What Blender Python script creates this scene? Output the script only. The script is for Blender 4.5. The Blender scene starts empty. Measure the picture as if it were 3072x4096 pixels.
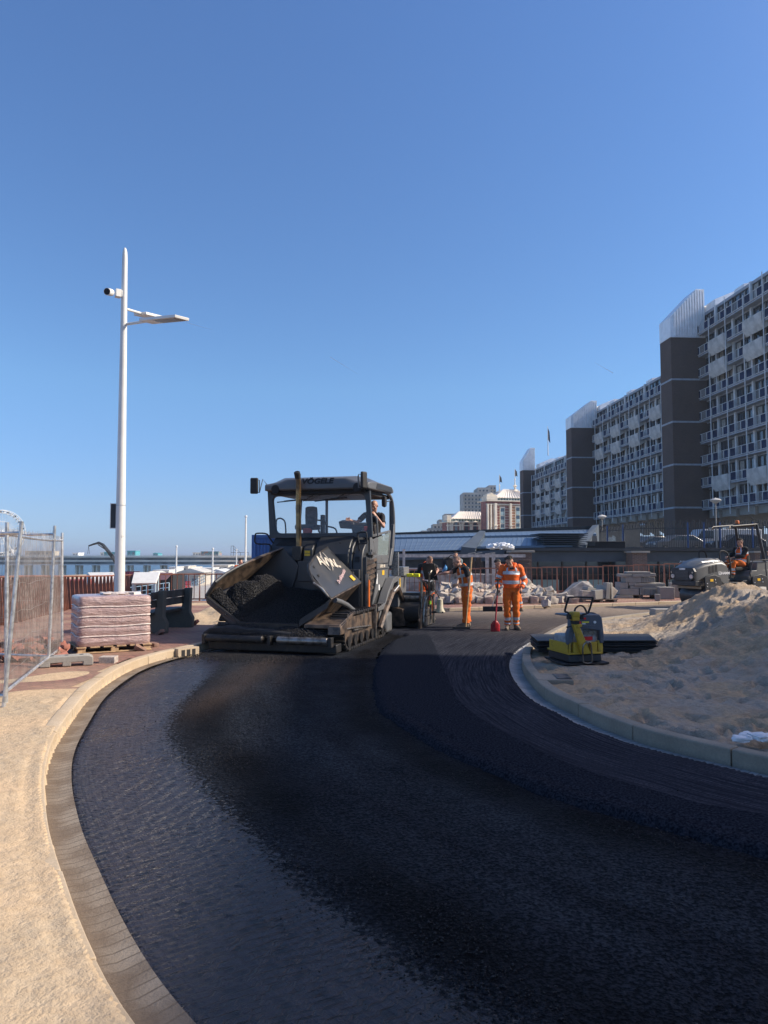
import bpy, math, random
import numpy as np
from mathutils import Vector, Matrix, noise as mn
R = math.radians
V = Vector
random.seed(7)
SC = bpy.context.scene
COL = SC.collection
# ------------------------------------------------------------------ camera
F_PX, EYE = 2900.0, 1.75
PITCH = math.atan(170 / F_PX)
cd = bpy.data.cameras.new("camera")
cam = bpy.data.objects.new("camera", cd)
COL.objects.link(cam)
cam.location = (0, 0, EYE)
cam.rotation_euler = (R(90) + PITCH, 0, 0)
cd.sensor_fit = 'VERTICAL'
cd.sensor_height = 36.0
cd.lens = 36.0 * F_PX / 4096
cd.clip_start = 0.1
cd.clip_end = 30000
SC.camera = cam
# ------------------------------------------------------------------ sky, sun, exposure
SUN_AZ = R(0)      # the sun stands to the right, a little behind the camera
SUN_EL = R(35)
sdir = V((math.cos(SUN_AZ) * math.cos(SUN_EL), -math.sin(SUN_AZ) * math.cos(SUN_EL), math.sin(SUN_EL)))
w = bpy.data.worlds.new("World")
SC.world = w
w.use_nodes = True
nt = w.node_tree
nt.nodes.clear()
sky = nt.nodes.new('ShaderNodeTexSky')
sky.sky_type = 'NISHITA'
sky.sun_disc = False
sky.sun_elevation = SUN_EL
sky.sun_rotation = math.atan2(sdir.x, sdir.y)
sky.altitude = 0
sky.air_density = 1.0
sky.dust_density = 0.05
sky.ozone_density = 3.0
bg = nt.nodes.new('ShaderNodeBackground')
bg.inputs['Strength'].default_value = 0.118
out = nt.nodes.new('ShaderNodeOutputWorld')
hs = nt.nodes.new('ShaderNodeHueSaturation'); hs.inputs['Saturation'].default_value = 1.0
tint = nt.nodes.new('ShaderNodeMix'); tint.data_type = 'RGBA'; tint.blend_type = 'MULTIPLY'; tint.inputs[0].default_value = 1.0
tint.inputs[7].default_value = (1.0, 1.0, 1.08, 1)
nt.links.new(sky.outputs[0], hs.inputs['Color']); nt.links.new(hs.outputs[0], tint.inputs[6])
# paler, bluer haze band near the horizon
wtc = nt.nodes.new('ShaderNodeTexCoord'); wsp = nt.nodes.new('ShaderNodeSeparateXYZ'); nt.links.new(wtc.outputs['Generated'], wsp.inputs[0])
wr = nt.nodes.new('ShaderNodeValToRGB'); wr.color_ramp.elements[0].position = 0.0; wr.color_ramp.elements[0].color = (0.39, 0.58, 1.02, 1)
wr.color_ramp.elements[1].position = 0.62; wr.color_ramp.elements[1].color = (0.86, 1.08, 1.27, 1)
e_ = wr.color_ramp.elements.new(0.06); e_.color = (0.53, 0.66, 0.92, 1)
e_ = wr.color_ramp.elements.new(0.22); e_.color = (0.77, 0.97, 1.07, 1)
nt.links.new(wsp.outputs[2], wr.inputs[0])
grd = nt.nodes.new('ShaderNodeMix'); grd.data_type = 'RGBA'; grd.blend_type = 'MULTIPLY'; grd.inputs[0].default_value = 1.0
nt.links.new(tint.outputs[2], grd.inputs[6]); nt.links.new(wr.outputs[0], grd.inputs[7])
# extra warm glow added round the unseen sun, to warm the shade
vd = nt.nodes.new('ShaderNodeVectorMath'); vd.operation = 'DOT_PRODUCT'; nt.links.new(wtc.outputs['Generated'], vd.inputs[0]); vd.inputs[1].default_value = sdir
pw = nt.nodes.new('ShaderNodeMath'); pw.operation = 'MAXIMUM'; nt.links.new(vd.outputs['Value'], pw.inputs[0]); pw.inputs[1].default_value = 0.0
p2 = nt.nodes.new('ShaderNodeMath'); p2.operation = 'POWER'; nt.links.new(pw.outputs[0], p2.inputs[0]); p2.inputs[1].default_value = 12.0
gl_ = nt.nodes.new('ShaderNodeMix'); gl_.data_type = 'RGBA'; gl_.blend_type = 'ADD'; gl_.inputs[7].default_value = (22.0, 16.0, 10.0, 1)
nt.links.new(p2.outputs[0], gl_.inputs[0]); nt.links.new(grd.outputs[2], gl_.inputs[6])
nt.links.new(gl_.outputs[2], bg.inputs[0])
nt.links.new(bg.outputs[0], out.inputs[0])
sl = bpy.data.lights.new("sun", 'SUN')
sl.energy = 5.0
sl.angle = R(0.5)
sl.color = (1.0, 0.90, 0.76)
so = bpy.data.objects.new("sun", sl)
COL.objects.link(so)
so.rotation_euler = sdir.to_track_quat('Z', 'Y').to_euler()
so.location = (30, -20, 60)
SC.view_settings.view_transform = 'Standard'
SC.view_settings.look = 'None'
SC.view_settings.exposure = 0.25
SC.view_settings.gamma = 1.0
SC.render.engine = 'CYCLES'
# ------------------------------------------------------------------ measuring helpers
def _ray(u, v):
 a = (u - 1536) / F_PX
 b = -(v - 2048) / F_PX
 return V((a, math.cos(PITCH) - b * math.sin(PITCH), math.sin(PITCH) + b * math.cos(PITCH)))
def G(u, v, z=0.0):
 d = _ray(u, v)
 t = (z - EYE) / d.z
 return V((d.x * t, d.y * t, z))
def D(u, v, Y):
 d = _ray(u, v)
 t = Y / d.y
 return V((d.x * t, Y, EYE + d.z * t))
def sstep(a, b, x):
 t = min(1.0, max(0.0, (x - a) / (b - a)))
 return t * t * (3 - 2 * t)
def hp(x, y):     # height of the paving left of the road: falls gently towards the railing
 return 0.12 - 0.32 * sstep(15, 30, y) * sstep(3, -1, x)
def GP(u, v):
 z = 0.12
 for _ in range(6):
  p = G(u, v, z)
  z = hp(p.x, p.y)
 p.z = z
 return p
# ------------------------------------------------------------------ mesh builder
class MB:
 def __init__(s):
  s.v = []; s.f = []; s.m = []; s.uv = None
 def add(s, vs, fs, mi=0):
  o = len(s.v)
  s.v.extend([tuple(p) for p in vs])
  s.f.extend([tuple(i + o for i in f) for f in fs])
  s.m.extend([mi] * len(fs))
  return s
 def box(s, c, d, rot=None, mi=0):
  x, y, z = d[0] / 2, d[1] / 2, d[2] / 2
  vs = [V((a, b, e)) for e in (-z, z) for b in (-y, y) for a in (-x, x)]
  if rot is not None:
   M = rot if isinstance(rot, Matrix) else Matrix.Rotation(rot, 3, 'Z')
   vs = [M @ p for p in vs]
  c = V(c)
  vs = [p + c for p in vs]
  return s.add(vs, [(0, 2, 3, 1), (4, 5, 7, 6), (0, 1, 5, 4), (2, 6, 7, 3), (0, 4, 6, 2), (1, 3, 7, 5)], mi)
 def b2(s, lo, hi, mi=0):
  lo = V(lo); hi = V(hi)
  return s.box((lo + hi) / 2, hi - lo, None, mi)
 def hexa(s, b, t, mi=0):    # 4 bottom points, 4 top points, same order
  n = len(b)
  fs = [tuple(reversed(range(n))), tuple(range(n, 2 * n))] + [(i, (i + 1) % n, (i + 1) % n + n, i + n) for i in range(n)]
  return s.add(list(b) + list(t), fs, mi)
 def prism(s, poly, ax, lo, hi, mi=0):   # extrude a 2-D outline along axis ax
  def p3(a, b, h):
   return {'x': (h, a, b), 'y': (a, h, b), 'z': (a, b, h)}[ax]
  return s.hexa([p3(a, b, lo) for a, b in poly], [p3(a, b, hi) for a, b in poly], mi)
 def plate(s, pts, th, mi=0):    # planar polygon in space given a thickness
  pts = [V(p) for p in pts]
  n = (pts[1] - pts[0]).cross(pts[2] - pts[0]).normalized() * (th / 2)
  return s.hexa([p - n for p in pts], [p + n for p in pts], mi)
 def tube(s, pts, r, n=8, mi=0, closed=False):
  pts = [V(p) for p in pts]
  rs = r if isinstance(r, (list, tuple)) else [r] * len(pts)
  vs = []; fs = []
  N = len(pts)
  up = None
  for i, p in enumerate(pts):
   if closed:
    t = (pts[(i + 1) % N] - pts[i - 1])
   else:
    t = pts[min(i + 1, N - 1)] - pts[max(i - 1, 0)]
   t = t.normalized() if t.length > 1e-9 else V((0, 0, 1))
   if up is None:
    up = V((0, 0, 1)) if abs(t.z) < 0.9 else V((1, 0, 0))
   a = t.cross(up)
   if a.length < 1e-4:
    a = t.cross(V((1, 0.3, 0)))
   a.normalize()
   b = a.cross(t).normalized()
   up = b
   for k in range(n):
    an = 2 * math.pi * k / n
    vs.append(p + (a * math.cos(an) + b * math.sin(an)) * rs[i])
  M = N if closed else N - 1
  for i in range(M):
   for k in range(n):
    j = (i + 1) % N
    fs.append((i * n + k, i * n + (k + 1) % n, j * n + (k + 1) % n, j * n + k))
  if not closed:
   fs.append(tuple(reversed(range(n))))
   fs.append(tuple((N - 1) * n + k for k in range(n)))
  return s.add(vs, fs, mi)
 def cyl(s, p0, p1, r0, r1=None, n=20, mi=0):
  return s.tube([p0, p1], [r0, r0 if r1 is None else r1], n, mi)
 def lathe(s, prof, c=(0, 0, 0), axis='z', n=24, mi=0):
  vs = []; fs = []
  for r, h in prof:
   for k in range(n):
    a = 2 * math.pi * k / n
    q = {'z': (r * math.cos(a), r * math.sin(a), h), 'x': (h, r * math.cos(a), r * math.sin(a)), 'y': (r * math.cos(a), h, r * math.sin(a))}[axis]
    vs.append(V(q) + V(c))
  for i in range(len(prof) - 1):
   for k in range(n):
    fs.append((i * n + k, i * n + (k + 1) % n, (i + 1) * n + (k + 1) % n, (i + 1) * n + k))
  fs.append(tuple(reversed(range(n))))
  fs.append(tuple((len(prof) - 1) * n + k for k in range(n)))
  return s.add(vs, fs, mi)
 def ell(s, c, r, n=14, M=None, mi=0, keep=None):
  c = V(c)
  if not isinstance(r, (list, tuple)):
   r = (r, r, r)
  vs = []; m = n // 2 + 1
  for i in range(m + 1):
   t = math.pi * i / m
   for k in range(n):
    a = 2 * math.pi * k / n
    p = V((r[0] * math.sin(t) * math.cos(a), r[1] * math.sin(t) * math.sin(a), r[2] * math.cos(t)))
    vs.append(p)
  fs = []
  for i in range(m):
   for k in range(n):
    q = (i * n + k, (i + 1) * n + k, (i + 1) * n + (k + 1) % n, i * n + (k + 1) % n)
    if keep and not all(keep(vs[j]) for j in q):
     continue
    fs.append(q)
  vs = [((M @ p) if M else p) + c for p in vs]
  return s.add(vs, fs, mi)
 def rock(s, c, d, seed=0, rough=0.12, mi=0, rot=None, sub=1, boxy=0.6):
  # rounded irregular block
  rng = random.Random(seed)
  k = 2 + sub
  vs = []; fs = []; idx = {}
  off = V((rng.uniform(0, 50), rng.uniform(0, 50), rng.uniform(0, 50)))
  def vert(i, j, l):
   if (i, j, l) in idx: return idx[(i, j, l)]
   p = V((i / k * 2 - 1, j / k * 2 - 1, l / k * 2 - 1))
   q = p.normalized() * 1.15
   p = p.lerp(q, 1 - boxy)
   p = p * (1 + rough * mn.noise(p * 1.3 + off))
   p = V((p.x * d[0] / 2, p.y * d[1] / 2, p.z * d[2] / 2))
   if rot is not None: p = rot @ p
   idx[(i, j, l)] = len(vs); vs.append(p + V(c)); return idx[(i, j, l)]
  for a in range(k):
   for b in range(k):
    for e, fl in ((0, 0), (k, 1)):
     for ax in range(3):
      co = []
      for (x, y) in ((a, b), (a + 1, b), (a + 1, b + 1), (a, b + 1)):
       t = [x, y]; t.insert(ax, e); co.append(vert(*t))
      flip = (fl == 0) ^ (ax == 1)
      fs.append(tuple(reversed(co)) if flip else tuple(co))
  return s.add(vs, fs, mi)
 def text(s, txt, size, M, ext=0.004, mi=0, shear=0.0, bold=0.0):
  cu = bpy.data.curves.new('lettering', 'FONT')
  cu.body = txt; cu.size = size; cu.extrude = ext; cu.shear = shear; cu.offset = bold
  cu.align_x = 'CENTER'; cu.align_y = 'CENTER'; cu.resolution_u = 3
  o = bpy.data.objects.new('lettering', cu); COL.objects.link(o)
  dg = bpy.context.evaluated_depsgraph_get(); dg.update()
  me = bpy.data.meshes.new_from_object(o.evaluated_get(dg))
  s.add([M @ v.co for v in me.vertices], [tuple(p.vertices) for p in me.polygons], mi)
  bpy.data.objects.remove(o); bpy.data.meshes.remove(me); bpy.data.curves.remove(cu)
  return s
 def build(s, name, mat, parent=None, bevel=0, seg=2, sharp=35, label=None, remesh=0, smooth=True, loc=None):
  me = bpy.data.meshes.new(name)
  me.from_pydata(s.v, [], s.f)
  mats = mat if isinstance(mat, (list, tuple)) else [mat]
  for m in mats: me.materials.append(m)
  if len(mats) > 1: me.polygons.foreach_set('material_index', s.m)
  if s.uv is not None:
   ul = me.uv_layers.new(name='UVMap')
   li = np.zeros(len(me.loops), dtype=np.int32); me.loops.foreach_get('vertex_index', li)
   ul.data.foreach_set('uv', np.asarray(s.uv, dtype=np.float32)[li].ravel())
  me.update()
  if smooth:
   me.polygons.foreach_set('use_smooth', [True] * len(me.polygons))
   if not remesh and sharp < 180: me.set_sharp_from_angle(angle=R(sharp))
  o = bpy.data.objects.new(name, me)
  COL.objects.link(o)
  if parent is not None: o.parent = parent
  if loc is not None: o.location = loc
  if remesh:
   md = o.modifiers.new('surface', 'REMESH'); md.mode = 'VOXEL'; md.voxel_size = remesh; md.use_smooth_shade = True
   sm = o.modifiers.new('soften', 'SMOOTH'); sm.factor = 0.5; sm.iterations = 2
  if bevel:
   b = o.modifiers.new('edge', 'BEVEL'); b.width = bevel; b.segments = seg; b.limit_method = 'ANGLE'; b.angle_limit = R(40)
   b.harden_normals = False
  if label: o['label'] = label
  return o
def thing(name, label, cat, loc=(0, 0, 0), rz=0, group=None):
 o = bpy.data.objects.new(name, None); COL.objects.link(o)
 o.empty_display_size = 0.2
 o.location = loc; o.rotation_euler = (0, 0, rz) if not isinstance(rz, (tuple, list)) else rz
 tag(o, label, cat, group)
 return o
def tag(o, label, cat, group=None, kind=None):
 if label: o['label'] = label
 if cat: o['category'] = cat
 if group: o['group'] = group
 if kind: o['kind'] = kind
 return o
def struct(o):
 o['kind'] = 'structure'
 return o
def copy_tree(o, parent=None):
 c = o.copy(); COL.objects.link(c); c.parent = parent
 for ch in list(o.children): copy_tree(ch, c)
 return c
def fbm(x, y, z=0.0, o=4):
 return mn.fractal(V((x, y, z)), 1.0, 2.0, o)
def catmull(P, n):
 P = [V(p) for p in P]
 out = []
 for i in range(len(P) - 1):
  p0 = P[max(i - 1, 0)]; p1 = P[i]; p2 = P[i + 1]; p3 = P[min(i + 2, len(P) - 1)]
  for k in range(n):
   t = k / n
   out.append(0.5 * ((2 * p1) + (p2 - p0) * t + (2 * p0 - 5 * p1 + 4 * p2 - p3) * t * t + (3 * p1 - p0 - 3 * p2 + p3) * t ** 3))
 out.append(P[-1])
 return out
def resample(P, step):
 out = [P[0].copy()]; acc = 0.0
 for i in range(1, len(P)):
  a = P[i - 1]; L = (P[i] - a).length
  while acc + L >= step:
   t = (step - acc) / L
   a = a.lerp(P[i], t); out.append(a.copy()); L = (P[i] - a).length; acc = 0.0
  acc += L
 out.append(P[-1].copy())
 return out
# ------------------------------------------------------------------ materials
MATS = {}
def mat(name, col, rough=0.6, metal=0.0, var=0.12, vscale=6.0, bump=0.0, bscale=60.0, spec=0.5, col2=None, detail=5, coat=0.0, trans=0.0, alpha=1.0, emis=None, mixlo=0.4, mixhi=0.65, rvar=0.0, coords='Object'):
 if name in MATS: return MATS[name]
 m = bpy.data.materials.new(name); m.use_nodes = True
 MATS[name] = m
 t = m.node_tree; N = t.nodes; L = t.links
 b = N['Principled BSDF']
 b.inputs['Base Color'].default_value = (*col, 1)
 b.inputs['Roughness'].default_value = rough
 b.inputs['Metallic'].default_value = metal
 b.inputs['Specular IOR Level'].default_value = spec
 b.inputs['Coat Weight'].default_value = coat
 b.inputs['Transmission Weight'].default_value = trans
 b.inputs['Alpha'].default_value = alpha
 tc = N.new('ShaderNodeTexCoord')
 if var > 0 or col2:
  n1 = N.new('ShaderNodeTexNoise'); n1.inputs['Scale'].default_value = vscale; n1.inputs['Detail'].default_value = detail
  L.new(tc.outputs[coords], n1.inputs['Vector'])
  rmp = N.new('ShaderNodeMapRange'); rmp.inputs[1].default_value = mixlo; rmp.inputs[2].default_value = mixhi
  L.new(n1.outputs[0], rmp.inputs[0])
  mx = N.new('ShaderNodeMix'); mx.data_type = 'RGBA'
  c2 = col2 if col2 else tuple(c * (1 - var) for c in col)
  c1 = col if col2 else tuple(min(1, c * (1 + var)) for c in col)
  mx.inputs[6].default_value = (*c1, 1); mx.inputs[7].default_value = (*c2, 1)
  L.new(rmp.outputs[0], mx.inputs[0]); L.new(mx.outputs[2], b.inputs['Base Color'])
  if rvar:
   r2 = N.new('ShaderNodeMapRange'); r2.inputs[3].default_value = max(0.02, rough - rvar); r2.inputs[4].default_value = min(1, rough + rvar)
   L.new(n1.outputs[0], r2.inputs[0]); L.new(r2.outputs[0], b.inputs['Roughness'])
 if bump > 0:
  n2 = N.new('ShaderNodeTexNoise'); n2.inputs['Scale'].default_value = bscale; n2.inputs['Detail'].default_value = 4
  L.new(tc.outputs[coords], n2.inputs['Vector'])
  bp = N.new('ShaderNodeBump'); bp.inputs['Strength'].default_value = 1.0; bp.inputs['Distance'].default_value = bump
  L.new(n2.outputs[0], bp.inputs['Height']); L.new(bp.outputs[0], b.inputs['Normal'])
 if emis:
  b.inputs['Emission Color'].default_value = (*emis[:3], 1); b.inputs['Emission Strength'].default_value = emis[3]
 return m
def nodes(m):
 t = m.node_tree
 return t.nodes, t.links, t.nodes['Principled BSDF']
def rawmat(name, rough=0.7):
 m = bpy.data.materials.new(name); m.use_nodes = True; MATS[name] = m
 N, L, b = nodes(m)
 b.inputs['Roughness'].default_value = rough
 return m, N, L, b
def mixc(N, L, fac, a, b_):
 mx = N.new('ShaderNodeMix'); mx.data_type = 'RGBA'
 for i, c in ((6, a), (7, b_)):
  if isinstance(c, (tuple, list)): mx.inputs[i].default_value = (*c[:3], 1)
  else: L.new(c, mx.inputs[i])
 if isinstance(fac, (int, float)): mx.inputs[0].default_value = fac
 else: L.new(fac, mx.inputs[0])
 return mx.outputs[2]
def mrange(N, L, src, a, b_, c=0.0, d=1.0):
 r = N.new('ShaderNodeMapRange'); L.new(src, r.inputs[0])
 for i, x in ((1, a), (2, b_), (3, c), (4, d)): r.inputs[i].default_value = x
 return r.outputs[0]
def noiset(N, L, vec, sc, det=4, rough=0.5):
 n = N.new('ShaderNodeTexNoise'); n.inputs['Scale'].default_value = sc; n.inputs['Detail'].default_value = det; n.inputs['Roughness'].default_value = rough
 L.new(vec, n.inputs['Vector']); return n.outputs[0]
def mapping(N, L, vec, sc=(1, 1, 1), rot=(0, 0, 0), loc=(0, 0, 0)):
 n = N.new('ShaderNodeMapping'); n.inputs['Scale'].default_value = sc; n.inputs['Rotation'].default_value = rot; n.inputs['Location'].default_value = loc
 L.new(vec, n.inputs['Vector']); return n.outputs[0]
def math2(N, L, op, a, b_=None):
 n = N.new('ShaderNodeMath'); n.operation = op
 for i, x in ((0, a), (1, b_)):
  if x is None: continue
  if isinstance(x, (int, float)): n.inputs[i].default_value = x
  else: L.new(x, n.inputs[i])
 return n.outputs[0]
def bump(N, L, b, h, dist, normal=None, strength=1.0):
 bp = N.new('ShaderNodeBump'); bp.inputs['Distance'].default_value = dist; bp.inputs['Strength'].default_value = strength
 L.new(h, bp.inputs['Height'])
 if normal: L.new(normal, bp.inputs['Normal'])
 L.new(bp.outputs[0], b.inputs['Normal']); return bp.outputs[0]
def brickt(N, L, vec, c1, c2, mortar, sc, bw, bh, ms=0.01, off=0.5, bias=0.0):
 n = N.new('ShaderNodeTexBrick')
 n.inputs['Color1'].default_value = (*c1, 1); n.inputs['Color2'].default_value = (*c2, 1); n.inputs['Mortar'].default_value = (*mortar, 1)
 n.inputs['Scale'].default_value = sc; n.inputs['Brick Width'].default_value = bw; n.inputs['Row Height'].default_value = bh
 n.inputs['Mortar Size'].default_value = ms; n.offset = off; n.inputs['Bias'].default_value = bias
 n.inputs['Mortar Smooth'].default_value = 0.2
 L.new(vec, n.inputs['Vector']); return n
# ------------------------------------------------------------------ surfaces of the setting
def sand_material():
 m, N, L, b = rawmat('sand', 0.95)
 b.inputs['Specular IOR Level'].default_value = 0.15
 tc = N.new('ShaderNodeTexCoord').outputs['Object']
 n1 = noiset(N, L, tc, 1.1, 6); n2 = noiset(N, L, tc, 14, 6, 0.65)
 c = mixc(N, L, mrange(N, L, n1, 0.38, 0.62), (0.66, 0.48, 0.30), (0.52, 0.41, 0.28))
 c = mixc(N, L, mrange(N, L, n2, 0.35, 0.75, 0, 0.7), c, (0.42, 0.30, 0.18))
 vor = N.new('ShaderNodeTexVoronoi'); vor.inputs['Scale'].default_value = 60; L.new(tc, vor.inputs['Vector'])
 sp = mrange(N, L, vor.outputs['Distance'], 0.0, 0.16, 1, 0)
 n3 = noiset(N, L, tc, 3.1, 3)
 sp = math2(N, L, 'MULTIPLY', sp, mrange(N, L, n3, 0.45, 0.62))
 c = mixc(N, L, math2(N, L, 'MULTIPLY', sp, 0.8), c, (0.16, 0.11, 0.07))
 L.new(c, b.inputs['Base Color'])
 h = math2(N, L, 'ADD', n2, math2(N, L, 'MULTIPLY', noiset(N, L, tc, 70, 4), 0.25))
 bump(N, L, b, h, 0.022)
 return m
M_sand = sand_material()
def clinker_material():
 m, N, L, b = rawmat('clinker_paving', 0.85)
 tc = N.new('ShaderNodeTexCoord').outputs['Object']
 v = mapping(N, L, tc, rot=(0, 0, R(20)))
 br = brickt(N, L, v, (0.38, 0.175, 0.125), (0.23, 0.11, 0.085), (0.12, 0.075, 0.05), 1.0, 0.21, 0.09, 0.011)
 n1 = noiset(N, L, tc, 0.7, 5); n2 = noiset(N, L, tc, 30, 4)
 c = mixc(N, L, mrange(N, L, n2, 0.3, 0.8, 0, 0.4), br.outputs['Color'], (0.16, 0.09, 0.075))
 c = mixc(N, L, mrange(N, L, n1, 0.42, 0.66, 0, 0.5), c, (0.44, 0.30, 0.19))
 L.new(c, b.inputs['Base Color'])
 h = math2(N, L, 'ADD', math2(N, L, 'MULTIPLY', br.outputs['Fac'], -1.0), math2(N, L, 'MULTIPLY', n2, 0.5))
 bump(N, L, b, h, 0.006)
 return m
M_clinker = clinker_material()
def concrete(name, col, stain=(0.3, 0.22, 0.13), amt=0.5, joints=False, rough=0.85):
 m, N, L, b = rawmat(name, rough)
 tc = N.new('ShaderNodeTexCoord').outputs['Object']
 n1 = noiset(N, L, tc, 2.2, 6, 0.6); n2 = noiset(N, L, tc, 45, 5, 0.7)
 c = mixc(N, L, mrange(N, L, n2, 0.3, 0.7), col, tuple(x * 0.72 for x in col))
 c = mixc(N, L, mrange(N, L, n1, 0.42, 0.68, 0, amt), c, stain)
 L.new(c, b.inputs['Base Color'])
 bump(N, L, b, n2, 0.004)
 return m
M_kerb_l = concrete('kerb_concrete_sandy', (0.54, 0.43, 0.30), (0.42, 0.31, 0.19), 0.7)
M_kerb_r = concrete('kerb_concrete_grey', (0.34, 0.29, 0.22), (0.17, 0.145, 0.11), 0.5)
M_conc = concrete('concrete_grey', (0.38, 0.36, 0.32), (0.25, 0.22, 0.18), 0.5)
def gutter_material(name, ca, cb, mort, dirt, dirtamt):
 m, N, L, b = rawmat(name, 0.85)
 uv = N.new('ShaderNodeTexCoord').outputs['UV']
 tc = N.new('ShaderNodeTexCoord').outputs['Object']
 wz = N.new('ShaderNodeTexNoise'); wz.inputs['Scale'].default_value = 2.5; L.new(tc, wz.inputs['Vector'])
 ws = N.new('ShaderNodeVectorMath'); ws.operation = 'SCALE'; ws.inputs['Scale'].default_value = 0.05; L.new(wz.outputs['Color'], ws.inputs[0])
 wa = N.new('ShaderNodeVectorMath'); wa.operation = 'ADD'; L.new(uv, wa.inputs[0]); L.new(ws.outputs[0], wa.inputs[1])
 br = brickt(N, L, wa.outputs[0], ca, cb, mort, 1.0, 0.8, 0.078, 0.005, 0.0)
 # bricks lie across the gutter: one row per 7.5 cm along the road
 n1 = noiset(N, L, tc, 4, 5); n2 = noiset(N, L, tc, 60, 4, 0.7)
 c = mixc(N, L, mrange(N, L, n2, 0.35, 0.75, 0, 0.5), br.outputs['Color'], tuple(x * 0.5 for x in ca))
 sx = N.new('ShaderNodeSeparateXYZ'); L.new(uv, sx.inputs[0])
 edge = mrange(N, L, sx.outputs[0], 0.0, 0.13, 1, 0)
 dm = math2(N, L, 'MULTIPLY', math2(N, L, 'ADD', mrange(N, L, n1, 0.4, 0.6), edge), dirtamt)
 c = mixc(N, L, dm, c, dirt)
 L.new(c, b.inputs['Base Color'])
 h = math2(N, L, 'ADD', math2(N, L, 'MULTIPLY', br.outputs['Fac'], -1.2), n2)
 bump(N, L, b, h, 0.006)
 return m
M_gut_l = gutter_material('gutter_bricks_tan', (0.36, 0.29, 0.21), (0.27, 0.215, 0.155), (0.17, 0.13, 0.09), (0.18, 0.13, 0.085), 0.75)
M_gut_r = gutter_material('gutter_bricks_pale', (0.42, 0.42, 0.40), (0.33, 0.33, 0.32), (0.12, 0.11, 0.10), (0.16, 0.15, 0.14), 0.35)
def road_material():
 # u = distance from the left road edge, v = distance along the road
 m, N, L, b = rawmat('milled_road', 0.4); b.inputs['Specular IOR Level'].default_value = 0.28
 uv = N.new('ShaderNodeTexCoord').outputs['UV']
 tc = N.new('ShaderNodeTexCoord').outputs['Object']
 at = N.new('ShaderNodeAttribute'); at.attribute_name = 'loose'; loose = at.outputs['Fac']
 warp = noiset(N, L, tc, 5, 3)
 wv = N.new('ShaderNodeVectorMath'); wv.operation = 'SCALE'; wv.inputs['Scale'].default_value = 0.06
 nz = N.new('ShaderNodeTexNoise'); nz.inputs['Scale'].default_value = 6; nz.inputs['Detail'].default_value = 4; L.new(tc, nz.inputs['Vector'])
 L.new(nz.outputs['Color'], wv.inputs[0])
 va = N.new('ShaderNodeVectorMath'); va.operation = 'ADD'; L.new(uv, va.inputs[0]); L.new(wv.outputs[0], va.inputs[1])
 v2 = mapping(N, L, va.outputs[0], sc=(9, 27, 1))
 nA = noiset(N, L, v2, 1.0, 2, 0.55)
 rid = math2(N, L, 'MULTIPLY', math2(N, L, 'ABSOLUTE', math2(N, L, 'SUBTRACT', nA, 0.5)), 4.0)
 v3 = mapping(N, L, uv, sc=(34, 1.2, 1))
 gro = noiset(N, L, v3, 1.0, 3)
 fine = noiset(N, L, tc, 130, 4, 0.7)
 big = noiset(N, L, tc, 1.3, 5, 0.6)
 mid = noiset(N, L, tc, 9, 5, 0.65)
 # tack coat: dark violet grey, chips lighter
 c_mill = mixc(N, L, mrange(N, L, rid, 0.0, 0.8), (0.036, 0.031, 0.037), (0.005, 0.0045, 0.007))
 c_mill = mixc(N, L, mrange(N, L, big, 0.45, 0.7, 0, 0.6), c_mill, (0.032, 0.029, 0.034))
 c_mill = mixc(N, L, mrange(N, L, gro, 0.5, 0.75, 0, 0.3), c_mill, (0.06, 0.053, 0.056))
 coarse = noiset(N, L, tc, 48, 3, 0.65)
 c_loose = mixc(N, L, mrange(N, L, coarse, 0.44, 0.62), (0.003, 0.0034, 0.005), (0.027, 0.029, 0.037))
 bandn = noiset(N, L, mapping(N, L, uv, sc=(2.2, 0.28, 1)), 1.0, 4, 0.6)
 c_loose = mixc(N, L, mrange(N, L, mid, 0.5, 0.75, 0, 0.35), c_loose, (0.04, 0.037, 0.042))
 bnd = N.new('ShaderNodeAttribute'); bnd.attribute_name = 'band'
 lw = math2(N, L, 'MULTIPLY', mrange(N, L, bandn, 0.36, 0.60, 0.15, 1.0), math2(N, L, 'SUBTRACT', 1.0, bnd.outputs['Fac']))
 c_loose = mixc(N, L, bnd.outputs['Fac'], c_loose, mixc(N, L, mrange(N, L, coarse, 0.45, 0.62), (0.0025, 0.0025, 0.003), (0.014, 0.0135, 0.015)))
 c_loose = mixc(N, L, lw, c_loose, mixc(N, L, mrange(N, L, coarse, 0.42, 0.64), (0.006, 0.008, 0.011), (0.050, 0.056, 0.068)))
 lf = math2(N, L, 'ADD', loose, math2(N, L, 'MULTIPLY', math2(N, L, 'SUBTRACT', noiset(N, L, tc, 26, 4, 0.7), 0.5), 1.5))
 lf = mrange(N, L, lf, 0.46, 0.54)
 c = mixc(N, L, lf, c_mill, c_loose)
 br = N.new('ShaderNodeAttribute'); br.attribute_name = 'dusty'
 bf = math2(N, L, 'MULTIPLY', br.outputs['Fac'], mrange(N, L, fine, 0.3, 0.65))
 c = mixc(N, L, bf, c, (0.16, 0.105, 0.07))
 L.new(c, b.inputs['Base Color'])
 rr = math2(N, L, 'ADD', mrange(N, L, lf, 0, 1, 0.30, 0.62), math2(N, L, 'MULTIPLY', bf, 0.25))
 rr = math2(N, L, 'ADD', rr, mrange(N, L, big, 0.3, 0.7, -0.08, 0.1))
 L.new(rr, b.inputs['Roughness'])
 L.new(mrange(N, L, lf, 0, 1, 0.34, 0.04), b.inputs['Specular IOR Level'])
 hm = math2(N, L, 'ADD', math2(N, L, 'MULTIPLY', rid, -0.9), math2(N, L, 'MULTIPLY', gro, 0.9))
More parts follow.
